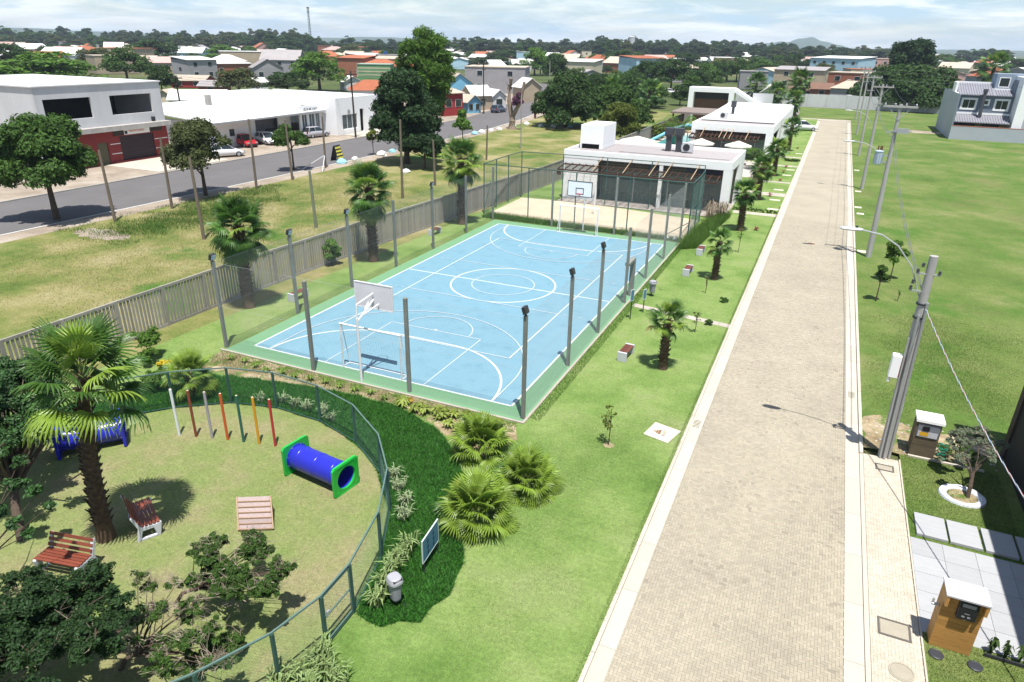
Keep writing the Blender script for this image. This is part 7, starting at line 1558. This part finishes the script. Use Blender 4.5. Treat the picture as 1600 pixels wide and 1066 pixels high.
GRV = [(892, 160, 'olive', 3), (912, 166, 'mid green', 0), (934, 158, 'dark green', 1), (950, 166, 'fresh green', 2), (966, 152, 'mid green', 5), (980, 163, 'dark green', 4), (994, 150, 'fresh green', 2), (1006, 160, 'bluish green', 6), (1016, 166, 'mid green', 0), (1062, 164, 'dark green', 1),
 (1078, 156, 'mid green', 5), (1090, 146, 'dark green', 4), (1104, 132, 'fresh green', 2), (1122, 128, 'dark green', 1), (1010, 138, 'dark green', 4), (992, 134, 'mid green', 0), (1120, 116, 'yellowish', 7), (1150, 128, 'mid green', 5), (1204, 128, 'dark green', 1), (1168, 106, 'olive', 3), (868, 118, 'fresh green', 2), (848, 104, 'mid green', 0), (930, 106, 'dark green', 4), (1212, 112, 'mid green', 5), (1252, 106, 'dark green', 1)]
for k, (px, py, cn, vi) in enumerate(GRV):
    P = at(px, py); s = .62+.14*(k % 3)+(.3 if py < 140 else 0); plant(BR, vi, '%s tree of the grove between the club wall and the far houses' % cn, P, s, '%s grove trees beyond the club wall' % cn, 'grove_tree', k*1.7, sz=s*.95); PLACED.append((P[0], P[1], 3*s))
sheet('bare_earth', rough(blob(at(1050, 142)[0], at(1050, 142)[1], 16, 9), .5, 2.0), 0.012, G_dirt)
# filler: town trees and houses
LMK = [(60, 'the far left edge'), (130, 'the left teal house'), (200, 'the bright white gabled hall'), (260, 'the long pinkish roofed house'), (320, 'the white flat roofed house'), (370, 'the brick shed'), (430, 'the left pink house'), (480, 'the grey gabled house'), (530, 'the lattice tower'),
 (585, 'the striped green house'), (625, 'the blue water tank'), (700, 'the tall feathery tree'), (760, 'the long white skyline building'), (810, 'the grey block house'), (860, 'the white warehouse roof'), (925, 'the white and pink house'), (975, 'the slender water tower'), (1050, 'the light blue house'),
 (1120, 'the red brick hall'), (1190, 'the concrete block building'), (1260, 'the long tan wall'), (1320, 'the light blue hall'), (1380, 'the pinkish factory'), (1450, 'the big layered tree'), (1530, 'the modern house'), (9999, 'the right edge')]
def near(px): return next(n for k, n in LMK if px < k)
rr = random.Random(11); nH = nT = 0
def free(x, y, r): return all((x-a)**2+(y-b)**2 > (r+c)**2*.8 for a, b, c in PLACED)
def okpos(x, y):
    if x > -50 and y < 150: return False
    if x > -100 and y < 62 : return False
    if -18 < x < 46 and y < 170: return False
    return True
tries = 0
rc = list(WALL); rk = list(ROOF); 
while nH < 230 and tries < 12000:
    tries += 1; px = rr.uniform(-60, 1660); hz = 52.5+.0197*px; py = hz+rr.choice((rr.uniform(17, 26), rr.uniform(22, 36), rr.uniform(26, 60))); P = at(px, py); 
    if px > 1380 and rr.random() < .5: py = hz+rr.uniform(12, 24); P = at(px, py)
    if not okpos(P[0], P[1]) or not free(P[0], P[1], 6): continue
    W0 = rr.uniform(10, 19); h = rr.uniform(5.0, 7.8); wc = rr.choice(('white', 'grey', 'tan', 'brick', 'cream', 'pink', 'white', 'sky')); c_ = rr.choice(('tile', 'tan', 'white', 'white', 'pinkish', 'tile', 'tan', 'white')); kd = rr.choice(('gable', 'gablex', 'hip', 'gablex', 'flat', 'shed'))
    bhouse('small distant %s town house with a %s roof near %s' % (wc, {'tile': 'terracotta', 'tan': 'beige'}.get(c_, c_), near(px)), 0, 0, 0, 0, wc, c_, kd, rr.uniform(-40, 40), .8, 2 if math.dist(P[:2], CAM[:2]) < 280 else 0, 'distant %s houses with %s roofs near %s' % (wc, c_, near(px)), pos=P, WH=(W0, h), name='town_house'); nH += 1
tries = 0
while nT < 255 and tries < 9000:
    tries += 1; px = rr.uniform(-60, 1660); hz = 52.5+.0197*px; py = hz+rr.choice((rr.uniform(17, 28), rr.uniform(20, 40), rr.uniform(28, 52))); P = at(px, py)
    if px > 1400 and rr.random() < .4: continue
    if not okpos(P[0], P[1]) or not free(P[0], P[1], 3): continue
    d = math.dist(P[:2], CAM[:2]); s = rr.uniform(.6, 1.15)*(1 if d < 250 else 1.15)*(.75 if px > 1400 else 1); PLACED.append((P[0], P[1], 3*s))
    vi = rr.choice((0, 1, 1, 3, 4, 4, 5, 6, 2, 0)); cn = ('mid green', 'dark green', 'fresh green', 'olive', 'dark green', 'mid green', 'bluish green', 'yellowish')[vi]
    plant(BR, vi, 'distant %s rounded town tree near %s' % (cn, near(px)), P, s, 'distant %s town trees near %s' % (cn, near(px)), 'town_tree', rr.uniform(0, 6.28), sz=s*rr.uniform(.7, .95)); nT += 1
# belt of tall thin trees under the skyline
nB = 0; x = -70.0
while x < 1440:
    for row in range(2):
        hz = 52.5+.0197*x; py = hz+(24 if row else 19)+rr.uniform(-2, 2); P = at(x+rr.uniform(-4, 4), py)
        up_ = np.interp(x, [0, 60, 130, 200, 260, 330, 420, 480, 500, 530, 560, 680, 740, 860, 900, 940, 1010, 1060, 1200, 1300, 1440], [2, 6, 2, 6, 9, 9, 13, 13, 3, -4, 2, 0, 8, 8, 5, 12, 11, 9, 8, 4, 2])+rr.uniform(-5, 3)-(4 if row else 0)
        d = (np.array(P)-CAM)@FW; h = max(7, 12.7+up_*d/FPX); me, tm, R, Ht = EU[nB % 6]; s = rr.uniform(1.1, 1.9)
        vi = rr.randrange(6); cn = ('bluish', 'dark', 'olive', 'bluish', 'green', 'bluish')[vi]
        plant(EU, vi, 'tall %s tree in the skyline belt above %s' % (cn, near(x)), P, s, 'tall %s belt trees above %s' % (cn, near(x)), 'belt_tree', rr.uniform(0, 6.28), sz=h/EU[vi][3]); nB += 1
    x += rr.uniform(8.5, 13)
for x, up_ in ((12, 11), (50, 9), (102, 13), (137, 12), (200, 9), (410, 14), (545, 6), (940, 14), (980, 7), (1215, 9), (1345, 7), (1500, 3), (1515, 4), (1530, 5), (1545, 6), (1556, 5), (1568, 4)):
    hz = 52.5+.0197*x; P = at(x, hz+20); d = (np.array(P)-CAM)@FW; h = 12.7+up_*d/FPX; plant(EU, nB, 'taller tree standing out of the skyline belt near %s' % near(x), P, 1.8, 'taller skyline trees near %s' % near(x), 'belt_tree', nB, sz=h/EU[nB % 6][3]); nB += 1
# telecom tower, chimney tower
P = at(487, 79); t = thing('lattice_tower', 'thin telecom lattice tower above the skyline trees', 'tower', P); d = (np.array(P)-CAM)@FW; h = 12.7+43*d/FPX; tb = MB()
for k in range(3):
    a = 2.094*k; c0 = Vector((P[0]+1.6*math.cos(a), P[1]+1.6*math.sin(a), 0)); c1 = Vector((P[0]+1.0*math.cos(a), P[1]+1.0*math.sin(a), h)); a2 = 2.094*(k+1); d0 = Vector((P[0]+1.6*math.cos(a2), P[1]+1.6*math.sin(a2), 0)); d1 = Vector((P[0]+1.0*math.cos(a2), P[1]+1.0*math.sin(a2), h))
    tb.tube(c0, c1, .22, n=5)
    for j in range(14): f = j/14; g_ = (j+1)/14; tb.tube(c0.lerp(c1, f), d0.lerp(d1, g_), .12, n=4)
tb.build('lattice', M_dark, t); MB().lathe([(2.0, h-4), (2.0, h-3.4)], (P[0], P[1], 0), 10).lathe([(1.6, h), (1.6, h+1.5)], (P[0], P[1], 0), 10).build('antenna_platform', M_dark, t)
P = at(985, 92); t = thing('water_tower', 'pale slender water tower among the skyline trees', 'tower', P); d = (np.array(P)-CAM)@FW; h = 12.7+12*d/FPX; MB().lathe([(3.6, 0), (3.0, h*.5), (3.2, h*.9), (3.4, h), (2, h+.5)], (P[0], P[1], 0), 16).build('shaft', M_whitedirty, t)
# hills on the horizon
M_hill = mat('far_hill', (.045, .07, .04), .95, .2, .003, world=True)
def ridge(name, x0, x1, peak, D, seed):
    rg = np.random.RandomState(seed); n = 60; az = [(x0+(x1-x0)*k/n) for k in range(n+1)]; ph = rg.rand(5)*6.28; mb = MB(); vs = []
    for k, px in enumerate(az):
        d = FW+RT*(px-800)/FPX+UP*(533-(52.5+.0197*px))/FPX; u = np.array([d[0], d[1]])/np.hypot(d[0], d[1]); f = k/n
        e = math.sin(math.pi*f)**.8*(.72+.14*math.sin(7*f+ph[0])+.09*math.sin(17*f+ph[1])+.05*math.sin(41*f+ph[2])); z = 12+peak*e*D/FPX
        for q, zz in ((-.16, -1), (-.07, z*.55), (0, z), (.12, z*.5), (.2, -1)): p = CAM[:2]+u*D*(1+q); vs.append((p[0], p[1], zz))
    mb.add(vs, [(k*5+j, k*5+j+1, (k+1)*5+j+1, (k+1)*5+j) for k in range(n) for j in range(4)]); o = mb.build(name, M_hill, loc=(0, 0, 0), kind='structure', smooth=True)
ridge('hills', -420, 330, 8, 3700, 1); ridge('hills', 420, 760, 6, 3900, 2); ridge('hills', 1170, 1330, 15, 4100, 3); ridge('hills', 700, 1500, 4, 3600, 4); ridge('hills', 1380, 2000, 4, 4200, 5)
# ------------------------------------------------------------------ haze
hz = MB().box(-4300, 4300, -340, 6200, -1.2, 90).build('haze', [], loc=(0, 0, 0), kind='stuff')
hm_ = bpy.data.materials.new('haze_air'); hm_.use_nodes = True; t_ = hm_.node_tree; t_.nodes.clear(); o_ = t_.nodes.new('ShaderNodeOutputMaterial'); v_ = t_.nodes.new('ShaderNodeVolumePrincipled')
v_.inputs['Color'].default_value = (.72, .84, 1.0, 1); v_.inputs['Density'].default_value = .00015; v_.inputs['Anisotropy'].default_value = .1; t_.links.new(v_.outputs[0], o_.inputs['Volume']); hz.data.materials.append(hm_)
hz['label'] = 'thin pale haze over the whole town and horizon'
